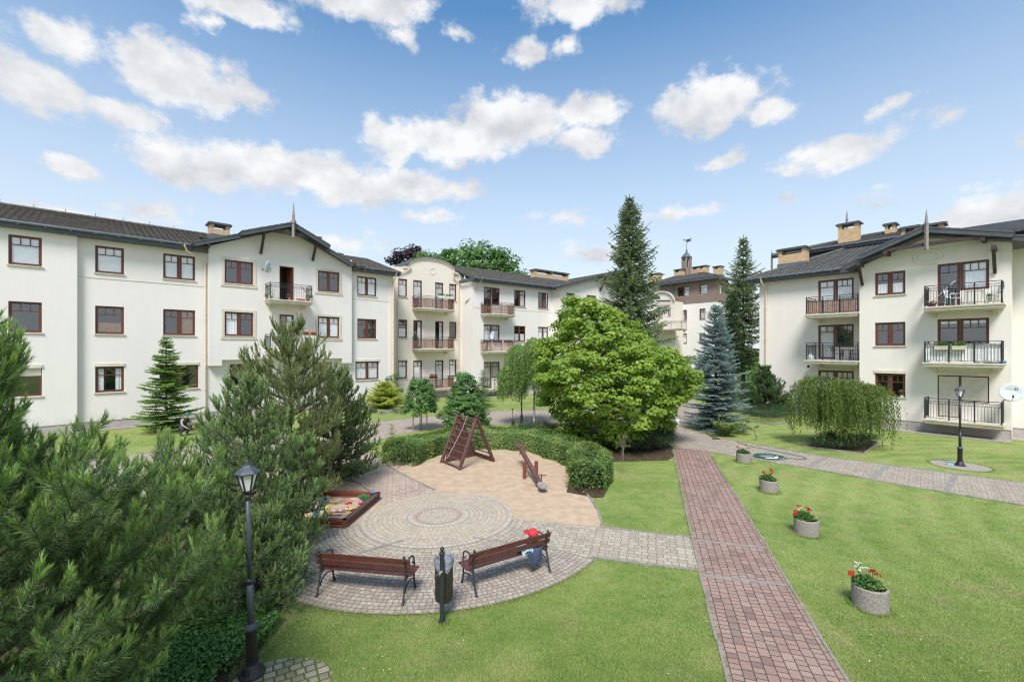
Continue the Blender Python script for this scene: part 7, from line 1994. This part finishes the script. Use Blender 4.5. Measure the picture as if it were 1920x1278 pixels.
planter(6.13, 7.67, 'nearest pebble-concrete planter with red geraniums and white flowers', 71, [(.05,.0,.60),(.09,-.05,.56),(.07,.03,.57),(-.26,.08,.54),(-.30,.04,.52)], [(-.16,.12,.70),(-.12,.14,.66),(-.17,.10,.64),(-.06,.14,.68),(-.10,.06,.63),(-.14,.05,.60),(-.02,.12,.60),(.0,.08,.62),(.05,.10,.60)])
planter(7.03, 10.7, 'second nearest planter, with one red bloom amid small white ones', 72, [(.03,.02,.60),(.06,-.02,.57),(-.22,.05,.52),(-.27,.0,.48),(-.12,.1,.62)], [(-.08,.1,.62),(-.11,.05,.60),(.09,.06,.60),(-.16,.02,.57),(-.14,.06,.55)])
planter(7.97, 13.9, 'third planter along the lawn, with a tall red bloom on its right', 73, [(.06,.02,.68),(.09,.0,.63),(.07,-.02,.55),(-.16,.04,.55),(-.12,.08,.57)], [(-.2,.05,.56),(-.18,.0,.52)])
planter(9.05, 17.5, 'farthest planter, beside the coiled green garden hose', 74, [(.10,.02,.66),(-.20,.05,.60),(-.24,.0,.56),(.16,-.03,.54)], [(-.12,.05,.62),(-.02,.06,.60),(-.08,.0,.6),(.04,.04,.62),(-.15,.08,.66)])

# ---- garden hose
M['hose'] = flat('hose_green', (.02,.13,.11), .35)
r = random.Random(4); mb = MB(); hx, hy = G(1440, 857); pts = []
for k in range(6):
    rx = .62*r.uniform(.72, 1.12); ry = .50*r.uniform(.6, 1.1); cx2, cy2 = r.uniform(-.12,.12), r.uniform(-.10,.10)
    for i in range(20):
        t = 2*math.pi*i/20; pts.append((hx+cx2+rx*math.cos(t), hy+cy2+ry*math.sin(t), .03+.012*(k % 4)+.01*math.sin(t*3+k)))
def smooth_pts(P, n=2):
    for _ in range(n): P = [P[0]]+[tuple((P[i-1][j]+2*P[i][j]+P[i+1][j])/4 for j in range(3)) for i in range(1, len(P)-1)]+[P[-1]]
    return P
tail = [(*G(u, v), .025) for (u, v) in ((1470,858),(1490,861),(1510,863),(1522,862),(1515,857),(1490,854),(1465,850),(1440,843),(1415,838),(1395,835),(1381,831),(1379,828),(1384,826))]
mb.tube(smooth_pts(pts+tail, 2), .0115, 6); o = mb.build('garden_hose', M['hose'], smooth=True); tag(o, 'dark green garden hose coiled on the side path', 'hose')
mb = MB(); mb.tube(smooth_pts([(*G(u, v), .02) for (u, v) in ((1417,801),(1416,805),(1413,810),(1414,815),(1421,820),(1422,823),(1416,826),(1412,824))], 2), .012, 5); mb.bar((*G(1414,802),.02), (*G(1422,800),.05), .05); o = mb.build('garden_hose', M['hose'], smooth=True); tag(o, 'thin loose end of hose lying on the grass', 'hose')
mb = MB(); p = G(1450, 861); mb.tube([(p[0]-.25,p[1],.06),(p[0]+.05,p[1]-.03,.06)], .022, 8); mb.tube([(p[0]+.05,p[1]-.03,.06),(p[0]+.17,p[1]+.03,.08)], [.035,.05], 10); mb.tube([(p[0]-.25,p[1],.06),(p[0]-.33,p[1]+.06,.05)], .018, 8); o = mb.build('spray_nozzle', M['white'], smooth=True); tag(o, 'pale spray nozzle lying on the coiled hose', 'nozzle')

# ---- canisters, tools
for (u, v, mname, lab) in ((1271.5,797,'white','white plastic canister, left of the pair by the blue spruce'),(1279,798.5,None,'yellowish plastic canister, right of the pair by the blue spruce')):
    x, y = G(u, v); mat = M['white'] if mname else flat('yellow_plastic', (.70,.62,.38), .5)
    rt = empty('canister', (x, y, 0), lab, 'canister', 'canisters by the path')
    mb = MB(); w, d, h = .13, .10, .34
    zs_ = [(0,.92),(.02,1),(h-.06,1),(h-.01,.82),(h,.5)]; prev = None
    for (z, s) in zs_:
        ring = [mb.vert((s*w*math.copysign(abs(math.cos(t))**.4, math.cos(t)), s*d*math.copysign(abs(math.sin(t))**.4, math.sin(t)), z)) for t in [2*math.pi*k/16 for k in range(16)]]
        if prev:
            for k in range(16): mb.face([prev[k], prev[(k+1)%16], ring[(k+1)%16], ring[k]])
        else: mb.face(ring[::-1])
        prev = ring
    mb.face(prev); mb.tube([(-.05,0,h-.01),(-.04,0,h+.045),(.05,0,h+.045),(.06,0,h-.01)], .013, 6); mb.build('body', mat, rt)
    mb = MB(); mb.tube([(.085,0,h-.03),(.085,0,h+.03)], .026, 10); mb.build('screw_cap', M['playred'], rt)
rt = empty('spade', (*G(962,797), 0), 'spade standing upright with a black T-handle behind the hedge', 'spade')
mb = MB(); mb.tube([(0,0,.25),(-.03,0,.95)], .016, 8); mb.build('shaft', M['iron'], rt); mb = MB(); mb.tube([(-.10,0,.97),(.04,0,.97)], .02, 8); mb.tube([(-.09,0,.97),(-.03,0,.88)], .012, 6); mb.tube([(.03,0,.97),(-.03,0,.88)], .012, 6); mb.build('handle', M['lampblack'], rt)
mb = MB(); mb.box(-.09,.09,-.006,.006,0,.28); mb.build('blade', M['iron'], rt)
p, q = Vector((*G(1316,808),.05)), Vector((*G(1341,823),.05))
rt = empty('lawn_edger', tuple((p+q)/2), 'dark long-handled garden tool lying across the path by the blue spruce', 'garden tool')
mb = MB(); mb.tube([p, q], .022, 8); mb.tube([p+Vector((.12,-.02,.05)), q+Vector((.1,0,.03))], .016, 8); mb.build('shaft', M['iron'], rt, rel=True)
mb = MB(); mb.bar(p+Vector((-.22,.0,0)), p+Vector((.18,.05,0)), .16, .06); mb.build('head', M['lampblack'], rt, rel=True); mb = MB(); mb.bar(q+Vector((-.15,-.1,-.02)), q+Vector((.22,-.02,-.02)), .14, .05); mb.build('grip', M['playwood'], rt, rel=True)
p = G(1257, 798); mb = MB(); mb.tube([(*p,.03),(p[0]+.45,p[1]+1.1,.08)], .014, 6); o = mb.build('stick', M['oldwood']); tag(o, 'thin grey stick on the path left of the canisters', 'stick')
# tarpaulin
mb = MB(); n = 16; g = []; c0 = Vector((*G(186,888),0))
for i in range(n+1):
    row = []
    for j in range(n+1):
        x = (i/n-.5)*1.5; y = (j/n-.5)*1.0; e = min(i, n-i, j, n-j)/3
        row.append(mb.vert((x+.08*math.sin(j*.7), y+.3*x+.08*math.sin(i*.6), .01+min(1, e)*(.10+.07*math.sin(i*.9+j*.4)+.05*math.sin(j*1.7)))))
    g.append(row)
for i in range(n):
    for j in range(n): mb.face([g[i][j], g[i+1][j], g[i+1][j+1], g[i][j+1]])
o = mb.build('tarpaulin', M['sheet'], smooth=True); o.location = c0; tag(o, 'crumpled whitish tarpaulin lying on the paving behind the near pine', 'tarpaulin')

# ---- balcony things
def dish(loc, az, tilt, r, label, logo=False):
    rt = empty('satellite_dish', loc, label, 'satellite dish', 'satellite dishes'); rt.rotation_euler = (R_(tilt), 0, az)   # faces local -Y
    mb = MB(); n = 28; prev = None
    for q in range(6):
        rr = r*q/5; ring = [mb.vert((rr*math.cos(2*math.pi*k/n), -.18*r*(q/5)**2, rr*1.02*math.sin(2*math.pi*k/n))) for k in range(n)] if q else [mb.vert((0,0,0))]
        if q == 1:
            for k in range(n): mb.face([prev[0], ring[(k+1)%n], ring[k]])
        elif q > 1:
            for k in range(n): mb.face([prev[k], prev[(k+1)%n], ring[(k+1)%n], ring[k]])
        prev = ring
    d = mb.build('reflector', flat('dish_grey', (.62,.66,.69), .4), rt, smooth=True); m = d.modifiers.new('t', 'SOLIDIFY'); m.thickness = .012; m.offset = 0
    mb = MB(); mb.tube([(0,.02,-r*.95),(0,-r*1.0,-r*.75)], .014, 6); mb.tube([(0,-r*.95,-r*.72),(0,-r*.90,-r*.45)], .035, 8); mb.build('receiver_arm', M['iron'], rt)
    mb = MB(); mb.tube([(0,.01,-.02),(0,.14,-.05)], .03, 8); mb.tube([(0,.13,-.05),(0,.13,-r*.9)], .02, 8); mb.build('mount', M['gutter'], rt)
    if logo:
        oy = -.03; og = flat('logo_orange', (.62,.42,.25), .6)
        fc = bpy.data.curves.new('logo', 'FONT'); fc.body = 'CYFRA'; fc.size = .135*r/.45; fc.extrude = .001; fc.align_x = 'RIGHT'
        ob = bpy.data.objects.new('tmp', fc); COL.objects.link(ob); dg = bpy.context.evaluated_depsgraph_get(); me = bpy.data.meshes.new_from_object(ob.evaluated_get(dg)); bpy.data.objects.remove(ob)
        me.transform(Matrix.Translation((.10*r/.45, oy-.012, .145*r/.45)) @ Matrix.Rotation(R_(90), 4, 'X')); me.materials.clear(); me.materials.append(og); me.name = 'lettering'; link('lettering', me, rt)
        mb = MB(); s = r/.45; mb.box(.125*s,.235*s,oy-.016,oy-.010,.135*s,.235*s); mb.build('black_badge', M['lampblack'], rt)
        mb = MB(); mb.box(.172*s,.188*s,oy-.020,oy-.017,.155*s,.215*s); mb.box(.150*s,.1715*s,oy-.020,oy-.017,.177*s,.193*s); mb.box(.1885*s,.210*s,oy-.020,oy-.017,.177*s,.193*s); mb.build('plus_sign', M['white'], rt)
    return rt
oo_ = .75; s_, z_ = FR.sz(1896, 735.5, oo_); dp = FR.P(s_, z_, oo_)
dR = dish(dp, math.atan2(dp[1], dp[0])-math.pi/2+R_(8), -12, .42, 'big pale satellite dish with an orange and black logo, at the right wall edge', True)
mb = MB(); mb.tube([Vector(FR.P(FR.su(1882,.05), z_-.42, .01)), Vector(FR.P(s_-.05, z_-.42, oo_-.1)), Vector(FR.P(s_, z_-.1, oo_-.12))], .018, 6); mb.build('wall_bracket', M['iron'], dR, rel=False)
_b = [c for c in children(dR) if c.name.startswith('wall_bracket')][0]; _b.matrix_parent_inverse = (Matrix.Translation(dR.location) @ dR.rotation_euler.to_matrix().to_4x4()).inverted()
s_, z_ = FA.sz(504, 505, oG+1.15); dish(FA.P(s_, z_+.15, oG+1.2), R_(-82), -10, .38, 'dark satellite dish seen edge-on at the gable balcony railing')
s_, z_ = FC.sz(923.5, 629, 1.1); dish(FC.P(s_, z_, 1.15), R_(-58), -8, .40, 'white oval satellite dish on the middle balcony of the white wing')
def flowerbox(F, s0, s1, z, o, label, mat='white', plants=None, seed=1, group='flower boxes on the railings'):
    rt = empty('flower_box', F.P((s0+s1)/2, z, o), label, 'flower box', group)
    mb = MB(); mb.hexa([F.P(s0+.02,z,o+.09),F.P(s1-.02,z,o+.09),F.P(s1-.02,z,o-.07),F.P(s0+.02,z,o-.07),F.P(s0,z+.17,o+.11),F.P(s1,z+.17,o+.11),F.P(s1,z+.17,o-.09),F.P(s0,z+.17,o-.09)]); mb.fbox(F, s0-.01, s1+.01, z+.17, z+.195, o-.10, o+.12)
    mb.build('box', M[mat], rt, rel=True)
    if plants:
        r = np.random.default_rng(seed); n = 200; a = r.uniform(s0, s1, n); zz = z+.2+r.uniform(0, 1, n)*.2; oo = o+r.uniform(-.1, .12, n); P = np.array([F.P(x, q, w) for x, q, w in zip(a, zz, oo)])-np.array(ORG[rt.name])
        V, T, K = leaf_cloud(P, r.normal(size=(n,3))+np.array([[0,0,.6]]), .08, np.clip(r.normal(.5,.2,n),0,1), 'oval', r); np_mesh('foliage', V, K, M['flowerleaf'], rt, T)
        if plants == 'red':
            m = 60; P = np.array([F.P(r.uniform(s0,s1), z+.28+r.uniform(0,.14), o+r.uniform(-.08,.16)) for _ in range(m)])-np.array(ORG[rt.name]); V, T, K = leaf_cloud(P, r.normal(size=(m,3)), .11, np.full(m,.5), 'oval', r); np_mesh('flowers', V, K, M['redfl'], rt, T)
    return rt
zt = flT[0]+.98
for i, (u0, u1) in enumerate(((821,834.5),(836.5,850))): flowerbox(FC, FC.su(u0,pT+1.15), FC.su(u1,pT+1.15), zt, pT+1.15, ('left white flower box on the top balcony of the arched house', 'right white flower box on the top balcony of the arched house')[i], 'white', 'green', 80+i)
flowerbox(FC, FC.su(806,pT+1.1), FC.su(820,pT+1.1), flT[2]+.92, pT+1.05, 'box of red flowers on the lowest balcony of the arched house', 'beam', 'red', 83)
for i, (u0, u1) in enumerate(((906,917),(925,940),(945,961))): flowerbox(FC, FC.su(u0,1.15), FC.su(u1,1.15), flC[1]+.84, 1.18, ('brown flower box left of the dish on the white wing railing', 'brown flower box between the dish and the rightmost box', 'rightmost brown flower box on the middle railing of the white wing')[i], 'playwood', None, 84)
for i, (u0, u1) in enumerate(((1752,1778),(1785,1812))): flowerbox(FR, FR.su(u0,1.15), FR.su(u1,1.15), flR[1]+.66, 1.19, ('left cream flower box hung on the sheet-covered balcony', 'right cream flower box hung on the sheet-covered balcony')[i], 'trim', 'green', 87+i)
for i, (u, lab) in enumerate(((574,'box of red geraniums on the lower gable balcony, half hidden by the pine'), (588,'rightmost red geranium box on the lower gable balcony'))): flowerbox(FA, FA.su(u-6,oG+1.1), FA.su(u+5,oG+1.1), fl2+.85, oG+1.1, lab, 'white', 'red', 90+i)
def pot(F, u, o, z, label, col, r=.11, h=.18, plant='green', ph=.25, seed=1, pc=None):
    s_ = F.su(u, o); rt = empty('flower_pot', F.P(s_, z, o), label, 'flower pot', 'flower pots on the balconies')
    mb = MB(); mb.lathe([(r*.7,0),(r,h*.85),(r*1.1,h*.85),(r*1.1,h),(r*.9,h),(r*.9,h-.02)], 14); mb.build('pot', col, rt)
    rr = np.random.default_rng(seed); n = 110; P = rr.normal(0, r*.8, (n, 3)); P[:, 2] = h+rr.uniform(0, ph, n)
    V, T, K = leaf_cloud(P, rr.normal(size=(n,3))+np.array([[0,0,.5]]), .07, np.clip(rr.normal(.5,.2,n),0,1), 'oval', rr); np_mesh('foliage', V, K, M['flowerleaf'], rt, T)
    if pc:
        n = 40; P = rr.normal(0, r*.8, (n, 3)); P[:, 2] = h+ph*rr.uniform(.6, 1.1, n); V, T, K = leaf_cloud(P, rr.normal(size=(n,3)), .06, np.full(n,.5), 'oval', rr); np_mesh('flowers', V, K, pc, rt, T)
    return rt
PINK = flat('pink_pot', (.62,.16,.16), .5); MINT = flat('mint_pot', (.45,.66,.62), .5); PLUM = flat('plum_pot', (.16,.03,.07), .5)
pot(FA, 543, oG+.95, fl1, 'coral pot with a small plant in front of the open balcony door', PINK, seed=101)
pot(FA, 508, oG+.9, fl1, 'mint pot with a bushy plant at the left end of the gable balcony', MINT, .13, .2, ph=.75, seed=102)
pot(FA, 500, oG+.7, fl1, 'small coral pot in the left corner of the gable balcony', PINK, .09, .14, seed=103)
pot(FA, 577, oG+.9, fl1, 'coral pot near the right end of the gable balcony', PINK, .11, .16, seed=104)
pot(FA, 583, oG+.95, fl1, 'white pot at the right corner of the gable balcony', M['white'], .12, .2, seed=105)
mb = MB(); s0_, s1_ = FA.su(557,oG+.95), FA.su(572,oG+.95); mb.fbox(FA, s0_, s1_, fl1, fl1+.12, oG+.85, oG+1.0); mb.fbox(FA, s0_-.02, s1_+.02, fl1+.12, fl1+.14, oG+.83, oG+1.02); o = mb.build('trough', PINK); tag(o, 'low coral plant trough on the floor of the gable balcony', 'trough')
mb = MB(); s_ = FA.su(574,oG+.8); mb.tube([FA.P(s_-.35+.5*math.sin(t*1.5), fl1+1.0-.75*t, oG+.85) for t in [k/8 for k in range(9)]], .025, 6); o = mb.build('toy_hoop', flat('coral_plastic', (.70,.12,.12), .5)); tag(o, 'curved red plastic hoop behind the gable balcony bars', 'hoop')
pot(FR, 1748, .95, flR[0], 'plum-coloured pot of flowers at the left of the top right balcony', PLUM, .16, .17, ph=.12, seed=106, pc=M['pinkfl'])
pot(FR, 1855, .9, flR[0], 'slender green plant in a small pot beneath the white wall chair', M['white'], .07, .10, ph=.4, seed=107)
pot(FR, 1691, -.02, t3b+.0, 'potted pink geranium on the ground-floor window sill', M['white'], .09, .12, ph=.28, seed=108, pc=M['pinkfl'])
# garden chairs and tables
def chair(F, u, o, z, label, mat, rz=0.0):
    s_ = F.su(u, o); rt = empty('garden_chair', F.P(s_, z, o), label, 'chair', 'balcony chairs', math.atan2(F.dy, F.dx)+rz)
    mb = MB(); mb.box(-.22,.22,-.22,.22,.40,.43); mb.build('seat', mat, rt)
    for (x, y) in ((-.2,-.2),(.2,-.2),(-.2,.2),(.2,.2)):
        mb = MB(); mb.tube([(x*1.15,y*1.15,0),(x,y,.42)], .018, 6); mb.build('leg', mat, rt)
    mb = MB()
    for k in range(5): mb.bar((-.21,.21+.02*k,.50+.085*k), (.21,.21+.02*k,.50+.085*k), .02, .05)
    for x in (-.21,.21): mb.tube([(x,.2,.42),(x,.31,.90)], .018, 6)
    mb.build('backrest', mat, rt)
    for x in (-.23,.23):
        mb = MB(); mb.tube([(x,.24,.64),(x,0,.66),(x,-.2,.64),(x,-.22,.42)], .017, 6); mb.build('armrest', mat, rt)
    return rt
def table(F, u, o, z, label, mat, w=.7, h=.72):
    s_ = F.su(u, o); rt = empty('garden_table', F.P(s_, z, o), label, 'table', None, math.atan2(F.dy, F.dx))
    mb = MB(); mb.box(-w/2,w/2,-.28,.28,h-.03,h); mb.build('tabletop', mat, rt)
    for (x, y) in ((-w*.42,-.22),(w*.42,-.22),(-w*.42,.22),(w*.42,.22)):
        mb = MB(); mb.bar((x*1.1,y,0),(x*.9,y,h-.03), .035); mb.build('leg', mat, rt)
    return rt
chair(FR, 1787, .6, flR[0], 'white plastic chair left of the table on the top right balcony', M['white'], R_(70)); chair(FR, 1865, .6, flR[0], 'white slatted chair at the right end of the top right balcony', M['white'], R_(-60)); table(FR, 1828, .6, flR[0], 'small pale table on the top right balcony between the chairs', M['white'])
chair(FR, 1570, oR1+1.3, flR[1], 'dark chair left of the dark balcony table', M['iron'], R_(90)); chair(FR, 1602, oR1+1.25, flR[1], 'dark chair tucked into the corner of the middle left balcony', M['iron'], R_(-80)); table(FR, 1588, oR1+1.3, flR[1], 'dark table on the middle balcony above the weeping tree', M['iron'], .6, .66)
mb = MB(); s_ = FR.su(1520, oR1+1.5); mb.lathe([(.12,0),(.17,.06),(.18,.2),(.12,.33),(.04,.38),(.04,.46)], 16); o = mb.build('glass_jar', flat('pale_green_glass', (.55,.68,.60), .15)); o.location = FR.P(s_, flR[1], oR1+1.5); tag(o, 'big pale green glass jar at the left of the middle balcony', 'jar')
mb = MB(); 
for k in range(7): mb.sphere((k*.14-.42, .04*math.sin(k*2), .09+.03*math.sin(k*1.7)), .12, 8, (1.2,.9,.7))
o = mb.build('blue_bag', flat('blue_plastic', (.03,.20,.46), .5), smooth=True); o.location = FR.P(FR.su(1856,.8), flR[1], .8); o.rotation_euler = (0,0,math.atan2(FR.dy,FR.dx)); tag(o, 'bright blue plastic sack on the floor of the sheet-covered balcony', 'sack')
mb = MB(); mb.tube([FR.P(FR.su(1750,.9), flR[0]+.35, .9), FR.P(FR.su(1791,.3), flR[0]+1.35, .3)], .014, 6); o = mb.build('broom_handle', flat('pale_blue_pole', (.45,.55,.72), .5)); tag(o, 'pale blue pole leaning across the top right balcony', 'pole')
mb = MB(); p = FR.P(FR.su(1515,oR1+.4), flR[1]-.42, oR1+.3); mb.sphere(p, .07, 8); mb.tube([p, (p[0]-.1,p[1]-.12,p[2]-.06)], [.05,.08], 10); o = mb.build('security_camera', M['iron'], smooth=True); tag(o, 'small dark camera beneath the middle left balcony slab', 'camera')
# trellis behind the lower gable balcony
mb = MB()
for k in range(4): mb.bar(FA.P(FA.su(577+k*2.8,oG+.9), fl2+.9, oG+.9), FA.P(FA.su(577+k*2.8,oG+.9), fl2+1.62, oG+.9), .035, .02)
for z_ in (1.0,1.3,1.55): mb.bar(FA.P(FA.su(577,oG+.92), fl2+z_, oG+.92), FA.P(FA.su(585.4,oG+.92), fl2+z_, oG+.92), .02, .03)
o = mb.build('trellis', flat('pale_wood', (.55,.38,.25), .7)); tag(o, 'small wooden trellis behind the red geraniums on the lower gable balcony', 'trellis')
# TV aerial on the arched roof
mb = MB(); p = Vector(FC.P(FC.su(825,pT-2), zsp+rise+.1, pT-2)); mb.tube([p-Vector((0,0,1.2)), p+Vector((0,0,.55))], .02, 5)
for a in (-.5,.5): mb.tube([p+Vector((0,0,.1)), p+Vector((a*.7,0,.75))], .015, 4)
o = mb.build('aerial', M['gutter']); tag(o, 'thin forked aerial on the arched roof', 'aerial')

# ---- crouching man by the fir
def person(x, y, rz):
    rt = empty('person', (x, y, 0), 'man in a teal cap and dark brown vest crouching on the lawn by the fir', 'person', None, rz)
    # skeleton: (point, radius, parent, zone) ; faces local +X
    J = [((0,0,.34),.145,-1,'t'), ((.07,0,.52),.145,0,'s'), ((.17,0,.72),.165,1,'s'), ((.24,0,.84),.12,2,'s'), ((.28,0,.92),.055,3,'k'), ((.31,0,.97),.052,4,'k'),
         ((.02,.12,.33),.105,0,'t'), ((.36,.17,.46),.075,6,'t'), ((.14,.17,.12),.052,7,'t'), ((.12,.17,.06),.045,8,'b'), ((.30,.18,.035),.035,9,'b'),
         ((.02,-.12,.33),.105,0,'t'), ((.34,-.17,.44),.075,11,'t'), ((.10,-.17,.12),.052,12,'t'), ((.08,-.17,.06),.045,13,'b'), ((.27,-.18,.035),.035,14,'b'),
         ((.20,.20,.80),.068,3,'g'), ((.30,.26,.56),.050,16,'g'), ((.50,.20,.42),.034,17,'k'), ((.56,.18,.39),.030,18,'k'),
         ((.20,-.20,.80),.068,3,'g'), ((.32,-.26,.56),.050,20,'g'), ((.52,-.20,.44),.034,21,'k'), ((.58,-.18,.41),.030,22,'k')]
    me = bpy.data.meshes.new('body'); me.from_pydata([j[0] for j in J], [(i, j[2]) for i, j in enumerate(J) if j[2] >= 0], []); me.update()
    ob = bpy.data.objects.new('tmp', me); COL.objects.link(ob); sk = ob.modifiers.new('s', 'SKIN')
    for i, j in enumerate(J): ob.data.skin_vertices[0].data[i].radius = (j[1], j[1])
    ob.data.skin_vertices[0].data[0].use_root = True
    ss = ob.modifiers.new('u', 'SUBSURF'); ss.levels = 2; ss.render_levels = 2
    dg = bpy.context.evaluated_depsgraph_get(); m2 = bpy.data.meshes.new_from_object(ob.evaluated_get(dg)); bpy.data.objects.remove(ob)
    bmx = bmesh.new(); bmx.from_mesh(m2)
    # head with brow, nose, ears, and five fingers a hand, joined into the same body
    def ell(c, s, seg=14):
        r_ = bmesh.ops.create_uvsphere(bmx, u_segments=seg, v_segments=10, radius=1); 
        for v in r_['verts']: v.co = Vector((c[0]+v.co.x*s[0], c[1]+v.co.y*s[1], c[2]+v.co.z*s[2]))
    ell((.345,0,1.055), (.095,.075,.115)); ell((.40,0,1.0), (.045,.045,.05)); ell((.445,0,1.04), (.022,.014,.024), 8); ell((.335,.075,1.045), (.02,.012,.03), 8); ell((.335,-.075,1.045), (.02,.012,.03), 8)
    for sg, hx_, hz_ in ((1,.56,.39),(-1,.58,.41)):
        for k in range(4): ell((hx_+.055-.006*abs(k-1.5), sg*(.18-.03+.02*k), hz_-.02), (.038,.0085,.0095), 8)
        ell((hx_+.02, sg*.135, hz_+.0), (.026,.009,.01), 8)
    bmx.to_mesh(m2); bmx.free()
    mats = {'t': flat('trousers', (.05,.055,.07), .9), 's': flat('brown_vest', (.055,.035,.032), .9), 'k': flat('skin', (.50,.26,.18), .55), 'g': flat('grey_sleeve', (.30,.32,.36), .9), 'b': flat('boots', (.03,.025,.02), .6)}
    keys = list(mats); m2.materials.clear()
    for k in keys: m2.materials.append(mats[k])
    for p in m2.polygons:
        c = p.center; best = min(range(len(J)), key=lambda i: (Vector(J[i][0])-c).length-J[i][1]*.9)
        z_ = J[best][3]
        if c.z > .93 or (c.x > .5): z_ = 'k'
        p.material_index = keys.index(z_); p.use_smooth = True
    m2.name = 'body'; link('body', m2, rt)
    mb = MB(); mb.T = Matrix.Translation((.34,0,1.08)) @ Matrix.Rotation(R_(8), 4, 'Y')
    mb.lathe([(.098,0),(.102,.03),(.09,.07),(.055,.10),(.008,.112)], 16); mb.hexa([(.07,-.07,.0),(.18,-.055,-.005),(.18,.055,-.005),(.07,.07,.0),(.07,-.07,.012),(.18,-.055,.006),(.18,.055,.006),(.07,.07,.012)])
    mb.build('cap', flat('teal_cap', (.02,.20,.22), .8), rt, smooth=True)
    mb = MB()
    for k in range(26):
        a = R_(70)+R_(220)*k/25; mb.tube([(.335+.088*math.cos(a), .074*math.sin(a), 1.08),(.335+.088*math.cos(a), .074*math.sin(a), 1.02)], .008, 4)
    mb.build('hair', flat('grey_hair', (.18,.16,.15), .9), rt)
    return rt
person((341-960)/840*23.0, 23.0, R_(-12))
scene.cycles.use_denoising = True; scene.cycles.denoising_prefilter = 'NONE'; scene.cycles.filter_width = 1.2
